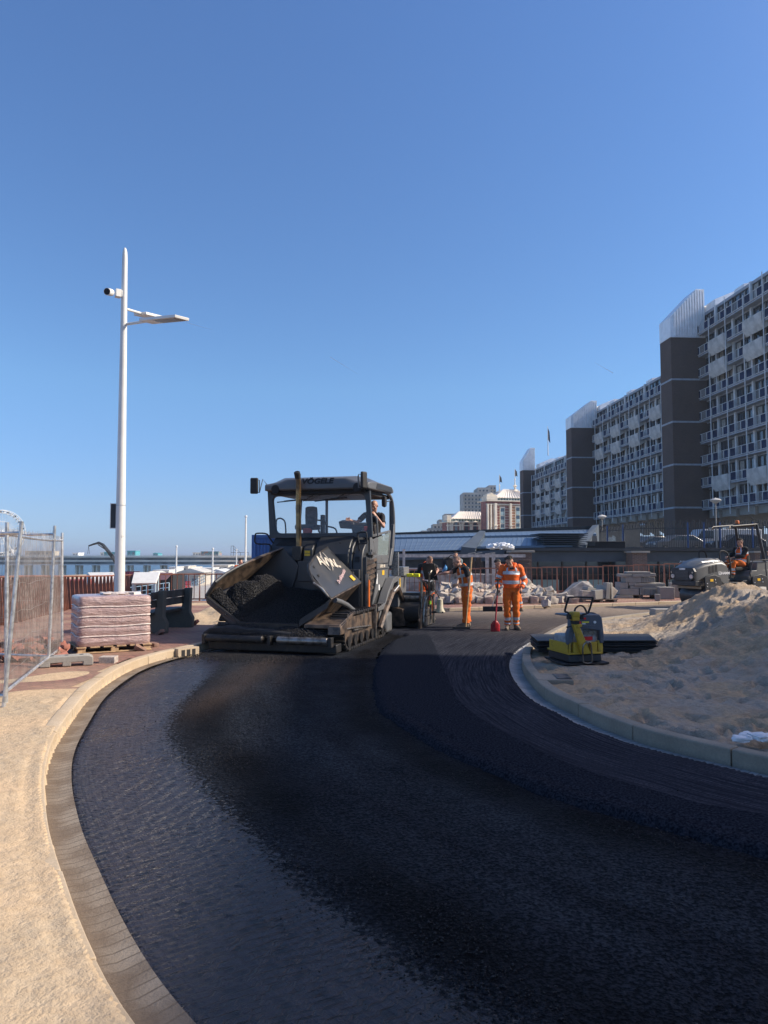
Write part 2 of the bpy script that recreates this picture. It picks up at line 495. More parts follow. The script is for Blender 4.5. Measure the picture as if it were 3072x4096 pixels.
 hm = math2(N, L, 'ADD', hm, math2(N, L, 'MULTIPLY', fine, 0.3))
 hl = math2(N, L, 'ADD', math2(N, L, 'MULTIPLY', coarse, 2.4), math2(N, L, 'MULTIPLY', mid, 1.4))
 hh = N.new('ShaderNodeMix'); hh.data_type = 'FLOAT'; L.new(lf, hh.inputs[0]); L.new(hm, hh.inputs[2]); L.new(hl, hh.inputs[3])
 bump(N, L, b, hh.outputs[0], 0.016)
 return m
M_road = road_material()
def mat_material():
 m, N, L, b = rawmat('fresh_asphalt', 0.55); b.inputs['Specular IOR Level'].default_value = 0.0
 uv = N.new('ShaderNodeTexCoord').outputs['UV']
 tc = N.new('ShaderNodeTexCoord').outputs['Object']
 fine = noiset(N, L, tc, 160, 4, 0.75); mid = noiset(N, L, tc, 7, 5, 0.7)
 st = noiset(N, L, mapping(N, L, uv, sc=(46, 0.9, 1)), 1.0, 5, 0.7)
 sx = N.new('ShaderNodeSeparateXYZ'); L.new(uv, sx.inputs[0])
 at = N.new('ShaderNodeAttribute'); at.attribute_name = 'rolled'
 coarse = noiset(N, L, tc, 55, 3, 0.65)
 c = mixc(N, L, mrange(N, L, coarse, 0.38, 0.66), (0.007, 0.009, 0.013), (0.034, 0.038, 0.050))
 roll = mrange(N, L, math2(N, L, 'ADD', at.outputs['Fac'], math2(N, L, 'MULTIPLY', math2(N, L, 'SUBTRACT', mid, 0.5), 0.25)), 0.45, 0.55)
 c2 = mixc(N, L, mrange(N, L, st, 0.42, 0.68), (0.018, 0.021, 0.030), (0.085, 0.092, 0.110))
 c2 = mixc(N, L, mrange(N, L, coarse, 0.42, 0.60, 0.15, 0.85), c2, (0.022, 0.022, 0.028))
 c = mixc(N, L, roll, c, c2)
 # worn, dusty far end
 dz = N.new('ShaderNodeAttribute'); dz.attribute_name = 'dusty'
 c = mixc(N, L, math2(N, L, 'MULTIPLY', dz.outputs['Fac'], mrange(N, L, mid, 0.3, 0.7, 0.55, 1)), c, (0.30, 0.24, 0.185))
 L.new(c, b.inputs['Base Color'])
 L.new(mrange(N, L, roll, 0, 1, 0.62, 0.5), b.inputs['Roughness'])
 h = math2(N, L, 'ADD', math2(N, L, 'MULTIPLY', coarse, 1.6), math2(N, L, 'MULTIPLY', mid, 0.8))
 bump(N, L, b, h, 0.006)
 return m
M_mat = mat_material()
# ------------------------------------------------------------------ plan curves of the road (metres)
def C2(P): return [V((x, y, 0)) for x, y in P]
KL_RAW = [(4.5, -0.6), (2.6, 0.1), (1.1, 0.85), (0.1, 1.65), (-0.5, 2.3), (-0.954, 2.814), (-1.329, 3.35), (-1.758, 4.062), (-2.126, 4.71), (-2.567, 5.611), (-2.919, 6.514), (-3.255, 7.688), (-3.56, 8.9),
          (-3.735, 10.1), (-3.79, 11.1), (-3.68, 12.0), (-3.42, 12.9), (-3.15, 13.75), (-2.5, 15.0), (-1.5, 16.8), (-0.3, 19.0), (0.7, 20.9), (1.68, 21.85), (2.75, 22.25), (4.02, 22.8), (4.87, 23.12), (6.4, 23.62), (7.56, 24.12), (9.05, 24.8), (10.45, 25.35), (14, 27.0), (22, 30.5)]
KL = resample(catmull(C2(KL_RAW), 8), 0.05)
AR_RAW = [(20, 25.5), (12, 23.6), (8.9, 21.9), (7.2, 20.5), (5.3, 18.6), (4.178, 17.3), (3.424, 15.75), (2.75, 14.1), (2.268, 12.784), (1.981, 11.574), (1.834, 10.574), (1.769, 9.734), (1.746, 8.91), (1.797, 8.356), (1.881, 7.951), (1.978, 7.396), (2.116, 6.978), (2.248, 6.635), (2.444, 6.325), (2.633, 6.068), (2.807, 5.831), (2.947, 5.65), (3.6, 5.0), (4.6, 4.3), (6.5, 3.5), (10, 2.9), (16, 2.5)]
AR = resample(catmull(C2(AR_RAW), 8), 0.05)
def offset(P, d):      # offset to the left of travel for positive d
 out = []
 for i, p in enumerate(P):
  t = (P[min(i + 2, len(P) - 1)] - P[max(i - 2, 0)]).normalized()
  out.append(p + V((-t.y, t.x, 0)) * d)
 return out
KLA = np.array([(p.x, p.y) for p in KL]); KLS = np.arange(len(KL)) * 0.05
ARA = np.array([(p.x, p.y) for p in AR])
def sgn_dist(P, A):    # nearest distance to polyline samples, signed (+ on the left of travel), index
 P32 = P.astype(np.float32); A32 = A.astype(np.float32); aa = (A32 ** 2).sum(1)
 i = np.concatenate([(aa[None] - 2 * (P32[k:k + 8000] @ A32.T)).argmin(1) for k in range(0, len(P), 8000)])
 q = P - A[i]
 dist = np.sqrt((q ** 2).sum(1))
 j0 = np.clip(i - 1, 0, len(A) - 3)
 t = A[j0 + 2] - A[j0]
 s = np.sign(t[:, 0] * q[:, 1] - t[:, 1] * q[:, 0])
 return dist * s, i
GUT = 0.18
def strip(curve, offs, uvs=True, name='strip', m=None, zf=None, step=4):
 # sweep a cross-section [(offset, z)] along a plan curve; returns MB with uv
 cs = curve[::step] + ([curve[-1]] if (len(curve) - 1) % step else [])
 lines = []
 for o, z in offs:
  L_ = offset(cs, o)
  lines.append([V((p.x, p.y, z if zf is None else z + zf(q.x, q.y))) for p, q in zip(L_, cs)])
 mb = MB(); nr = len(cs); uv = []
 vs = []
 acc = 0
 for i in range(nr):
  if i: acc += (cs[i] - cs[i - 1]).length
  cum = 0
  for j in range(len(offs)):
   vs.append(lines[j][i])
   if j: cum += math.hypot(offs[j][0] - offs[j - 1][0], offs[j][1] - offs[j - 1][1])
   uv.append((cum, acc))
 k = len(offs)
 fs = [(i * k + j, i * k + j + 1, (i + 1) * k + j + 1, (i + 1) * k + j) for i in range(nr - 1) for j in range(k - 1)]
 mb.add(vs, fs); mb.uv = uv
 return mb
# ---- the sea, the lower plaza and the raised site
def M_sea():
 m, N, L, b = rawmat('sea_water', 0.3); b.inputs['Specular IOR Level'].default_value = 0.2
 tc = N.new('ShaderNodeTexCoord').outputs['Object']
 v = mapping(N, L, tc, sc=(1, 0.35, 1))
 n = noiset(N, L, v, 0.35, 6, 0.65); n2 = noiset(N, L, mapping(N, L, tc, sc=(0.02, 0.2, 1)), 1.0, 4)
 c = mixc(N, L, mrange(N, L, n2, 0.4, 0.65), (0.035, 0.085, 0.14), (0.07, 0.14, 0.20))
 L.new(c, b.inputs['Base Color'])
 bump(N, L, b, n, 0.5)
 return m
mb = MB(); mb.add([(-9000, -300, -7), (9000, -300, -7), (9000, 14000, -7), (-9000, 14000, -7)], [(0, 1, 2, 3)])
struct(mb.build('sea', M_sea()))
M_plaza = concrete('plaza_paving', (0.46, 0.43, 0.39), (0.34, 0.30, 0.25), 0.5)
M_beach = mat('beach_sand', (0.46, 0.37, 0.25), 0.95, var=0.2, vscale=0.15, bump=0.05, bscale=2)
# lower land: plaza at -3.5, sloping under the sea at the shore
mb = MB()
nx, ny = 60, 60
xs = np.linspace(-160, 420, nx); ys = np.linspace(18, 620, ny)
vs = []; uvq = []
for y in ys:
 for x in xs:
  z = -3.5
  # shoreline runs away to the right
  sh = (x + 60) * 0.9 - (y - 225) * 0.55
  z += min(0.0, sh * 0.075)
  z = max(z, -9)
  vs.append((x, y, z + 0.0))
mb.add(vs, [(j * nx + i, j * nx + i + 1, (j + 1) * nx + i + 1, (j + 1) * nx + i) for j in range(ny - 1) for i in range(nx - 1)])
struct(mb.build('beach', M_beach))
mb = MB(); mb.prism([(-75, 19), (-8, 19), (-5, 33), (70, 34), (70, 200), (25, 210), (-22, 180), (-40, 120)], 'z', -3.6, -3.42)
struct(mb.build('lower_plaza', M_plaza))
# left railing line: bounds the raised site
RAIL = [GP(u, v) for u, v in ((-250, 2560), (65, 2487), (260, 2438))]
RAIL = [V((p.x, p.y, 0)) for p in RAIL] + [V((-10.4, 29.8, 0)), V((-8.0, 30.9, 0)), V((1.2, 31.0, 0))]
site = [(p.x + 0.0, p.y + 0.5) for p in RAIL]
site = [(-13.5, -8)] + [(-13.2, 12.0)] + [(x - (0.5 if y < 27 else 0.1), y) for x, y in site[0:]] + [(1.2, 33.0), (60, 33.5), (60, -30), (-13.5, -30)]
M_earth = mat('earth', (0.30, 0.22, 0.15), 0.95, var=0.25, vscale=1.5, bump=0.02, bscale=12)
mb = MB()
mb.prism(site, 'z', -3.9, -0.24)
struct(mb.build('ground', M_earth))
# the upper street behind the pavilion and under the apartment row
M_street = mat('street_paving', (0.16, 0.15, 0.14), 0.9, var=0.2, vscale=0.6, bump=0.01, bscale=8)
mb = MB(); mb.prism([(6, 47), (260, 47), (260, 420), (30, 420), (6, 200)], 'z', -3.8, 1.9)
struct(mb.build('street', M_street))
mb = MB(); mb.prism([(60.2, -60), (260, -60), (260, 46.8), (60.2, 46.8)], 'z', -3.8, 1.9)
struct(mb.build('street', M_street))
# ---- paving left of and behind the road: a fine sheet following hp()
def poly_y_at(x, y):
 pass
sx_, sy_ = [], []
def grid_sheet(x0, x1, y0, y1, nx, ny, zf, keep, yexp=1.0):
 xs = np.linspace(x0, x1, nx); t = np.linspace(0, 1, ny) ** yexp; ys = y0 + (y1 - y0) * t
 X, Y = np.meshgrid(xs, ys); P = np.stack([X.ravel(), Y.ravel()], 1)
 K = keep(P)
 Z = zf(P)
 idx = -np.ones(len(P), dtype=int)
 fs = []
 for j in range(ny - 1):
  for i in range(nx - 1):
   q = (j * nx + i, j * nx + i + 1, (j + 1) * nx + i + 1, (j + 1) * nx + i)
   if K[q[0]] and K[q[1]] and K[q[2]] and K[q[3]]: fs.append(q)
 used = sorted({k for f in fs for k in f})
 for n_, k in enumerate(used): idx[k] = n_
 mb = MB()
 mb.add([(P[k, 0], P[k, 1], Z[k]) for k in used], [tuple(int(idx[k]) for k in f) for f in fs])
 return mb, P[used], Z[used]
RA = np.array([(p.x, p.y) for p in resample([V((-13.2, -8, 0)), V((-13.2, 12, 0))] + RAIL + [V((60, 31.6, 0))], 0.2)])
KT = 0.14       # kerb top width
def keep_pav(P):
 d, _ = sgn_dist(P, KLA)
 r, _ = sgn_dist(P, RA)
 return (d > KT - 0.03) & (r < 0.15)
def kl_h(x, y):     # the kerb is lowered near the camera
 return 0.05 + 0.09 * sstep(4.2, 7.2, y)
def pavz(x, y, d):      # paving dips to meet the lowered kerb
 low = 1 - sstep(4.2, 7.4, y)
 e = min(1.0, max(0.0, (d - KT) / 0.8))
 return hp(x, y) * (1 - low * (1 - e)) + (kl_h(x, y) - 0.005) * low * (1 - e)
def z_pav(P):
 d, _ = sgn_dist(P, KLA)
 return np.array([pavz(x, y, q) + 0.012 * mn.noise(V((x * 0.8, y * 0.8, 0))) * min(1, max(0, q * 3)) - 0.006 for (x, y), q in zip(P, d)])
mb, P_, Z_ = grid_sheet(-13.4, 24, -6, 33, 260, 270, z_pav, keep_pav)
struct(mb.build('pavement', M_clinker))
# ---- left kerb (stones 1 m long with open joints), gutter
def kerb_stones(curve, prof, zf, slen=20, gap=0.012, seed=0, jitter=0.004):
 mb = MB(); n = len(curve); i = 0; rng = random.Random(seed)
 while i < n - 2:
  j = min(i + slen, n - 1)
  seg = [curve[k].copy() for k in range(i, j + 1, 4)]
  if (j - i) % 4: seg.append(curve[j].copy())
  if len(seg) >= 2:
   d0 = (seg[1] - seg[0]).normalized(); seg[0] = seg[0] + d0 * gap / 2
   d1 = (seg[-1] - seg[-2]).normalized(); seg[-1] = seg[-1] - d1 * gap / 2
   dz = rng.uniform(-jitter, jitter); do = rng.uniform(-jitter, jitter)
   rows = []
   for a, p in enumerate(seg):
    t = (seg[min(a + 1, len(seg) - 1)] - seg[max(a - 1, 0)]).normalized(); nrm = V((-t.y, t.x, 0))
    hz = zf(p.x, p.y)
    rows.append([p + nrm * (o + do) + V((0, 0, (z * hz if z > 0 else z) + (dz if z > 0 else 0))) for o, z in prof])
   k = len(prof); vs = [q for r in rows for q in r]; fs = []
   for a in range(len(rows) - 1):
    for b in range(k): fs.append((a * k + b, a * k + (b + 1) % k, (a + 1) * k + (b + 1) % k, (a + 1) * k + b))
   fs.append(tuple(reversed(range(k)))); fs.append(tuple((len(rows) - 1) * k + b for b in range(k)))
   mb.add(vs, fs)
  i = j
 return mb
# travelling along KL the road lies on the right, the pavement on the left
kprof = [(0.0, -0.06), (0.004, 1.0 * 0.93), (0.018, 1.0), (KT - 0.004, 1.0), (KT, 0.9), (KT, -0.06)]
def kl_zz(x, y): return kl_h(x, y)
mb = kerb_stones(KL, kprof, kl_zz, 20)
struct(mb.build('kerb', M_kerb_l, bevel=0.006))
mb = strip(KL, [(-0.0, 0.012), (-0.08, 0.006), (-GUT, 0.022)], step=2)
mb2 = mb
struct(mb2.build('gutter', M_gut_l))
# ---- right kerb round the island (AR runs from far to near: road on its right, island on its left)
KRo = offset(AR, 0.19)
KR = resample(KRo, 0.05)
krprof = [(0.0, -0.06), (0.006, 0.95), (0.02, 1.0), (0.14, 1.0), (0.146, -0.06)]
def kr_h(x, y): return 0.15
mb = kerb_stones(KR, krprof, kr_h, 20, seed=4, jitter=0.003)
struct(mb.build('kerb', M_kerb_r, bevel=0.008))
mb = strip(AR, [(0.19, 0.008), (0.1, 0.004), (0.0, 0.026)], step=2)
struct(mb.build('gutter', M_gut_r))
# ---- the milled road bed
def keep_road(P):
 d, _ = sgn_dist(P, KLA); e, _ = sgn_dist(P, ARA)
 return (d < 0.02) & (e < 0.12)
ys = 1.5 * (34 / 1.5) ** np.linspace(0, 1, 300)
def road_grid():
 vs = []; nx = 240
 for y in ys:
  w = 4.2 + y * 0.75
  for x in np.linspace(-min(w, 4.5), max(5.5, w * 1.0), nx): vs.append((x, y))
 P = np.array(vs); K = keep_road(P)
 d, i = sgn_dist(P, KLA)
 fs = []; ny = len(ys)
 for j in range(ny - 1):
  for k in range(nx - 1):
   q = (j * nx + k, j * nx + k + 1, (j + 1) * nx + k + 1, (j + 1) * nx + k)
   if K[q[0]] and K[q[1]] and K[q[2]] and K[q[3]]: fs.append(q)
 used = np.unique(np.array(fs).ravel()); idx = -np.ones(len(P), int); idx[used] = np.arange(len(used))
 return P[used], [tuple(int(idx[k]) for k in f) for f in fs], -d[used], KLS[i[used]]
GRAV_RAW = [(-2.3, 16), (-2.55, 14.5), (-2.63, 12.5), (-2.51, 10.8), (-2.42, 9.15), (-2.265, 7.855), (-2.058, 7.086), (-1.777, 6.456), (-1.315, 5.526), (-0.99, 4.931), (-0.693, 4.427), (-0.459, 3.996), (-0.041, 3.375), (0.168, 3.088), (0.432, 2.81), (1.0, 2.2), (2.0, 1.4)]
GRV = resample(catmull(C2(GRAV_RAW), 6), 0.05); GRA = np.array([(p.x, p.y) for p in GRV])
MATE_RAW = [(-4.2, 13.2), (-3.9, 16.0), (-0.8, 16.4), (0.3, 15.9), (0.47, 15.34), (0.239, 14.68), (-0.003, 13.3), (-0.1, 11.85), (-0.116, 11.247), (-0.12, 10.2), (-0.093, 9.047), (0.003, 8.006), (0.277, 7.183), (0.572, 6.415), (0.871, 5.879), (1.092, 5.497), (1.257, 5.226), (1.512, 4.98), (1.783, 4.705), (2.006, 4.459), (2.3, 4.2), (3.3, 3.55), (4.6, 3.0), (7, 2.3)]
MTE = resample(catmull(C2(MATE_RAW), 6), 0.04); MTA = np.array([(p.x, p.y) for p in MTE])
def sst_(P): return np.clip((11.0 - P[:, 1]) / 3.0, 0.0, 1.0)
P, fs, du, dv = road_grid()
g, _ = sgn_dist(P, GRA)         # + = right of the gravel border when travelling towards the camera? checked below
eR, _ = sgn_dist(P, ARA)
Z = np.zeros(len(P))
loose = np.clip(0.5 + g * (1 if sgn_dist(np.array([[0.5, 8.0]]), GRA)[0][0] > 0 else -1) / 0.5, 0, 1)
dusty = np.zeros(len(P))
for k, (x, y) in enumerate(P):
 n1 = mn.noise(V((x * 1.2, y * 0.6, 3)))
 Z[k] = 0.006 * mn.noise(V((x * 3, y * 1.2, 0))) + loose[k] * (0.012 + 0.012 * mn.noise(V((x * 6, y * 2.5, 7))))
 a = math.exp(-((x + 2.0 - 0.05 * (y - 10)) / 0.28) ** 2) * sstep(6.5, 10.0, y) * sstep(14, 12.2, y)
 a2 = 0.5 * math.exp(-((x + 1.45) / 0.12) ** 2) * sstep(9.0, 11.0, y) * sstep(13.2, 12.2, y)
 dusty[k] = 0.55 * min(1, max(a, a2) * (0.75 + 0.8 * n1))
Z -= 0.06 * np.clip((eR + 0.02) / 0.05, 0, 1) + 0.04 * np.clip((GUT - 0.01 - du) / 0.04, 0, 1)
mb = MB(); mb.add([(x, y, z) for (x, y), z in zip(P, Z)], fs); mb.uv = list(zip(du, dv))
road = struct(mb.build('road', M_road, sharp=180))
mt_, _ = sgn_dist(P, MTA); mt_ = np.abs(mt_); gb_ = np.abs(g) if sgn_dist(np.array([[0.5, 8.0]]), GRA)[0][0] > 0 else np.abs(g)
wn_ = np.array([mn.noise(V((x * 1.5, y * 0.8, 12))) for x, y in P])
band = np.clip(np.exp(-((gb_ - 0.35) / 0.28) ** 2) * sst_(P) + np.exp(-((mt_ - 0.22) / (0.26 + 0.12 * wn_)) ** 2) + 0.5 * wn_, 0, 1)
for nm, arr in (('loose', loose), ('dusty', dusty), ('band', band)):
 a = road.data.attributes.new(nm, 'FLOAT', 'POINT'); a.data.foreach_set('value', arr.astype(np.float32))
# ---- the fresh asphalt mat: between its ragged left edge and the right gutter
MATZ = 0.06
def mat_sheet():
 near = [p for p in AR if p.y < 26.0 and p.x < 8]
 far = [p for p in AR]
 # ruled grid in world space, kept between the curves
 nx, ny = 300, 330
 ys = 2.6 * (32 / 2.6) ** np.linspace(0, 1, ny)
 vs = []
 for y in ys:
  lo, hi = -4.4, 4.2 + y * 0.55
  for x in np.linspace(-0.8 - 3.6 * sstep(11.5, 14.5, y), hi, nx): vs.append((x, y))
 P = np.array(vs)
 d, _ = sgn_dist(P, KLA); e, _ = sgn_dist(P, ARA); g, _ = sgn_dist(P, MTA)
 sg = 1 if sgn_dist(np.array([[1.0, 9.0]]), MTA)[0][0] > 0 else -1
 g = g * sg
 wob = np.array([0.03 * mn.noise(V((x * 5, y * 5, 1))) + 0.02 * mn.noise(V((x * 17, y * 17, 1))) for x, y in P])
 g = g + wob
 gm = g
 K = (gm > -0.16) & (d < -0.10) & (e < 0.12)
 tt = np.clip((gm + 0.03) / 0.045, 0, 1)
 z = MATZ * (1 - (1 - tt) ** 2) - 0.03 * (1 - np.clip((gm + 0.09) / 0.06, 0, 1))
 z = z - 0.075 * np.clip((e + 0.035) / 0.05, 0, 1) - 0.075 * np.clip((d + GUT + 0.01) / 0.05, 0, 1)
 fs = []
 for j in range(ny - 1):
  for k in range(nx - 1):
   q = (j * nx + k, j * nx + k + 1, (j + 1) * nx + k + 1, (j + 1) * nx + k)
   if K[q[0]] and K[q[1]] and K[q[2]] and K[q[3]]: fs.append(q)
 used = np.unique(np.array(fs).ravel()); idx = -np.ones(len(P), int); idx[used] = np.arange(len(used))
 return P[used], z[used], gm[used], -e[used], d[used], [tuple(int(idx[k]) for k in f) for f in fs]
P, Z, gm, de, dl, fs = mat_sheet()
_, ai = sgn_dist(P, ARA)
JOINT = [(0.95, 14.0), (0.87, 9.68), (0.89, 8.3), (1.04, 7.4), (1.3, 6.5), (1.54, 5.88), (1.94, 5.29), (2.49, 4.81), (4.5, 3.9), (8, 3)]
JT = np.array([(p.x, p.y) for p in resample(catmull(C2(JOINT), 6), 0.05)])
jd, _ = sgn_dist(P, JT)
if sgn_dist(np.array([[1.5, 9.0]]), JT)[0][0] < 0: jd = -jd
far = np.array([sstep(13.5, 16.5, y) for x, y in P])
rolled = np.clip(0.5 + jd / 0.25, 0, 1) * (1 - far) + far * 0.75
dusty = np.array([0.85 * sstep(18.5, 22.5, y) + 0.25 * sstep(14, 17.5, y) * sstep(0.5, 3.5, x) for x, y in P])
for k, (x, y) in enumerate(P):
 # uncompacted strip stands a touch proud, with drag waves
 Z[k] += 0.012 * (1 - min(1, rolled[k])) * (1 if gm[k] > 0.06 else 0) + 0.003 * mn.noise(V((x * 4, y * 4, 9)))
 if gm[k] > 0.05: Z[k] -= 0.02 * math.exp(-((gm[k] - 0.16 - 0.03 * mn.noise(V((x * 2, y * 2, 2)))) / 0.035) ** 2) * sstep(9.5, 7.0, y) * sstep(3.5, 5, y)
mb = MB(); mb.add([(x, y, z) for (x, y), z in zip(P, Z)], fs); mb.uv = [(a, KLS[0] + b * 0.05) for a, b in zip(de, ai)]
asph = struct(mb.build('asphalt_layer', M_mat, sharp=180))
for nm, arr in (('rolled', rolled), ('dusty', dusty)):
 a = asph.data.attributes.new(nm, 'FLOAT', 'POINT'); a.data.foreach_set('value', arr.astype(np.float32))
# ---- loose asphalt crumbs: real little stones on the road, countless, one object
def crumbs(pts, name, m, smin, smax, seed, zf=None, jag=0.35):
 rng = np.random.RandomState(seed)
 n = len(pts)
 base = np.array([(1, 0, 0), (-1, 0, 0), (0, 1, 0), (0, -1, 0), (0, 0, 1), (0, 0, -1)], float)
 fcs = np.array([(0, 2, 4), (2, 1, 4), (1, 3, 4), (3, 0, 4), (2, 0, 5), (1, 2, 5), (3, 1, 5), (0, 3, 5)])
 s = smin + (smax - smin) * rng.rand(n) ** 2.2
 j = 1 + jag * (rng.rand(n, 6, 3) - 0.5) * 2
 a = rng.rand(n) * 6.28; ca, sa = np.cos(a), np.sin(a)
 v = base[None] * j + (rng.rand(n, 6, 3) - 0.5) * 0.5
 v = v * s[:, None, None]
 x = v[..., 0] * ca[:, None] - v[..., 1] * sa[:, None]; y = v[..., 0] * sa[:, None] + v[..., 1] * ca[:, None]
 v = np.stack([x, y, v[..., 2] * 0.75], -1) + pts[:, None, :]
 v[..., 2] += (s * 0.35)[:, None]
 me = bpy.data.meshes.new(name)
 V_ = v.reshape(-1, 3); F_ = (fcs[None] + (np.arange(n) * 6)[:, None, None]).reshape(-1, 3)
 me.vertices.add(len(V_)); me.vertices.foreach_set('co', V_.ravel())
 me.loops.add(F_.size); me.loops.foreach_set('vertex_index', F_.ravel().astype(np.int32))
 me.polygons.add(len(F_)); me.polygons.foreach_set('loop_start', np.arange(0, F_.size, 3).astype(np.int32))
 me.update(calc_edges=True); me.validate()
 me.materials.append(m)
 o = bpy.data.objects.new(name, me); COL.objects.link(o)
 return o
M_crumb = mat('asphalt_crumb', (0.010, 0.0098, 0.0105), 0.55, col2=(0.045, 0.043, 0.045), vscale=70, spec=0.2)
rng = np.random.RandomState(11)
cand = np.stack([rng.uniform(-3.6, 7, 260000), 2.4 * (14.5 / 2.4) ** rng.rand(260000)], 1)
gd, _ = sgn_dist(cand[:130000], GRA); gd2, _ = sgn_dist(cand[130000:], GRA); gd = np.concatenate([gd, gd2])
if sgn_dist(np.array([[0.5, 8.0]]), GRA)[0][0] < 0: gd = -gd
md_ = np.concatenate([sgn_dist(cand[i:i + 65000], MTA)[0] for i in range(0, 260000, 65000)])
if sgn_dist(np.array([[1.0, 9.0]]), MTA)[0][0] < 0: md_ = -md_
kd_ = np.concatenate([sgn_dist(cand[i:i + 65000], KLA)[0] for i in range(0, 260000, 65000)])
nn = np.array([mn.noise(V((x * 1.7, y * 0.9, 5))) + 0.6 * mn.noise(V((x * 5, y * 3, 8))) for x, y in cand])
pr = np.clip(np.exp(-((gd - 0.30) / 0.34) ** 2) * 0.6 + 0.07 * (gd > 0) + np.exp(-((md_ + 0.18) / 0.16) ** 2) * 0.55 + 0.004 * np.exp(gd * 2.2), 0, 1)
pr = pr * np.clip(0.55 + 1.6 * nn, 0.03, 1.6) * (cand[:, 1] > 2.4)
pr = np.where((md_ > 0.0), 0.006 * np.exp(-md_ * 1.0), pr)
pr = np.where((kd_ > -GUT) | (cand[:, 0] > 0.8 + cand[:, 1] * 0.55), 0, pr)
ok = rng.rand(len(cand)) < pr * 0.8
pts = cand[ok]; mz = md_[ok]
ed, _ = sgn_dist(pts, ARA); sel = ed < -0.02; pts = pts[sel]; mz = mz[sel]
z = np.where(mz > 0.02, MATZ + 0.004, 0.012)
o = crumbs(np.column_stack([pts, z]), 'loose_asphalt', M_crumb, 0.0025, 0.008, 5)
tag(o, 'loose black asphalt crumbs strewn over the road between the milled surface and new layer', 'asphalt crumbs', kind='stuff')
# ---- sand on the left pavement near the camera
def grid_np(x0, x1, y0, y1, nx, ny, yexp=1.0):
 xs = np.linspace(x0, x1, nx); ys = y0 + (y1 - y0) * np.linspace(0, 1, ny) ** yexp
 X, Y = np.meshgrid(xs, ys); return np.stack([X.ravel(), Y.ravel()], 1)
def keep_sl(P):
 d, _ = sgn_dist(P, KLA)
 return (d > -0.05)
def z_sl(P):
 d, _ = sgn_dist(P, KLA)
 z = np.zeros(len(P))
 for k, (x, y) in enumerate(P):
  q = d[k]
  base = pavz(x, y, max(q, KT))
  cover = sstep(0.9, -0.9, y - 8.3 - (x + 4.2) * 1.15 + 1.1 * mn.noise(V((x * 0.8, y * 0.7, 4))))
  h = base - 0.035 + cover * (0.055 + 0.016 * mn.noise(V((x * 1.5, y * 1.5, 2))) + 0.012 * mn.noise(V((x * 7, y * 7, 2))) + 0.004 * mn.noise(V((x * 30, y * 30, 2))))
  kh = kl_h(x, y)
  edge = kh - 0.012 + 0.016 * mn.noise(V((x * 3, y * 3, 6))) + 0.026 * (1 - sstep(5.5, 8.5, y))
  h = max(h, base - 0.01 + cover * 0.03)
  f = sstep(KT + 0.04, KT - 0.01, q)
  h = h * (1 - f) + min(h, edge) * f
  h -= (h + 0.06) * sstep(0.045, -0.03, q)
  z[k] = h
 return z
mb, _, _ = grid_sheet(-6.5, 3.5, -0.5, 11.0, 430, 520, z_sl, keep_sl)
struct(mb.build('sand', M_sand))
# ---- the island: rough sand with a heap on the right
def isl_h(x, y, d):
 # d = distance inside the kerb
 base = 0.10 + 0.03 * sstep(0, 0.6, d)
 def gs(cx, cy, sx, sy, rot=0):
  dx, dy = x - cx, y - cy; c, s = math.cos(rot), math.sin(rot)
  a = (dx * c + dy * s) / sx; b = (-dx * s + dy * c) / sy
  return math.exp(-(a * a + b * b))
 heap = 0.74 * gs(7.15, 15.3, 1.05, 1.9) + 0.50 * gs(9.3, 14.9, 2.0, 2.3) + 0.70 * gs(6.8, 12.4, 1.5, 1.7, 0.3) + 0.95 * gs(6.4, 9.2, 1.25, 1.6) + 0.22 * gs(5.3, 11.2, 1.0, 1.1)
 heap *= sstep(0.25, 1.6, d)
 n = mn.noise(V((x * 1.1, y * 1.1, 0))) * 0.09 + mn.noise(V((x * 2.7, y * 2.7, 5))) * 0.07
 r = abs(mn.noise(V((x * 3.6, y * 3.6, 9)))) * 0.09 + mn.noise(V((x * 9, y * 9, 1))) * 0.036 + mn.noise(V((x * 24, y * 24, 1))) * 0.010
 foot = 0.0
 c = mn.cell(V((x * 1.6, y * 1.3, 2)))
 return base + heap + (n * (0.5 + min(1.0, heap * 1.6)) + r * (0.55 + 0.5 * min(1, heap))) * sstep(0.0, 0.35, d)
def keep_isl(P):
 e, _ = sgn_dist(P, ARA)
 return e > 0.31
def z_isl(P):
 e, _ = sgn_dist(P, ARA)
 z = np.array([isl_h(x, y, max(0, dd - 0.33)) for (x, y), dd in zip(P, e)])
 # footprints
 rr = random.Random(5)
 for _ in range(260):
  cx, cy = rr.uniform(2.3, 7.5), rr.uniform(6, 14.5); a = rr.uniform(0, 6.28)
  dx = P[:, 0] - cx; dy = P[:, 1] - cy
  u = dx * math.cos(a) + dy * math.sin(a); v = -dx * math.sin(a) + dy * math.cos(a)
  q = (u / 0.15) ** 2 + (v / 0.065) ** 2
  z += -0.07 * np.exp(-q ** 1.5) + 0.018 * np.exp(-(np.sqrt(q) - 1.5) ** 2 * 6)
 return z
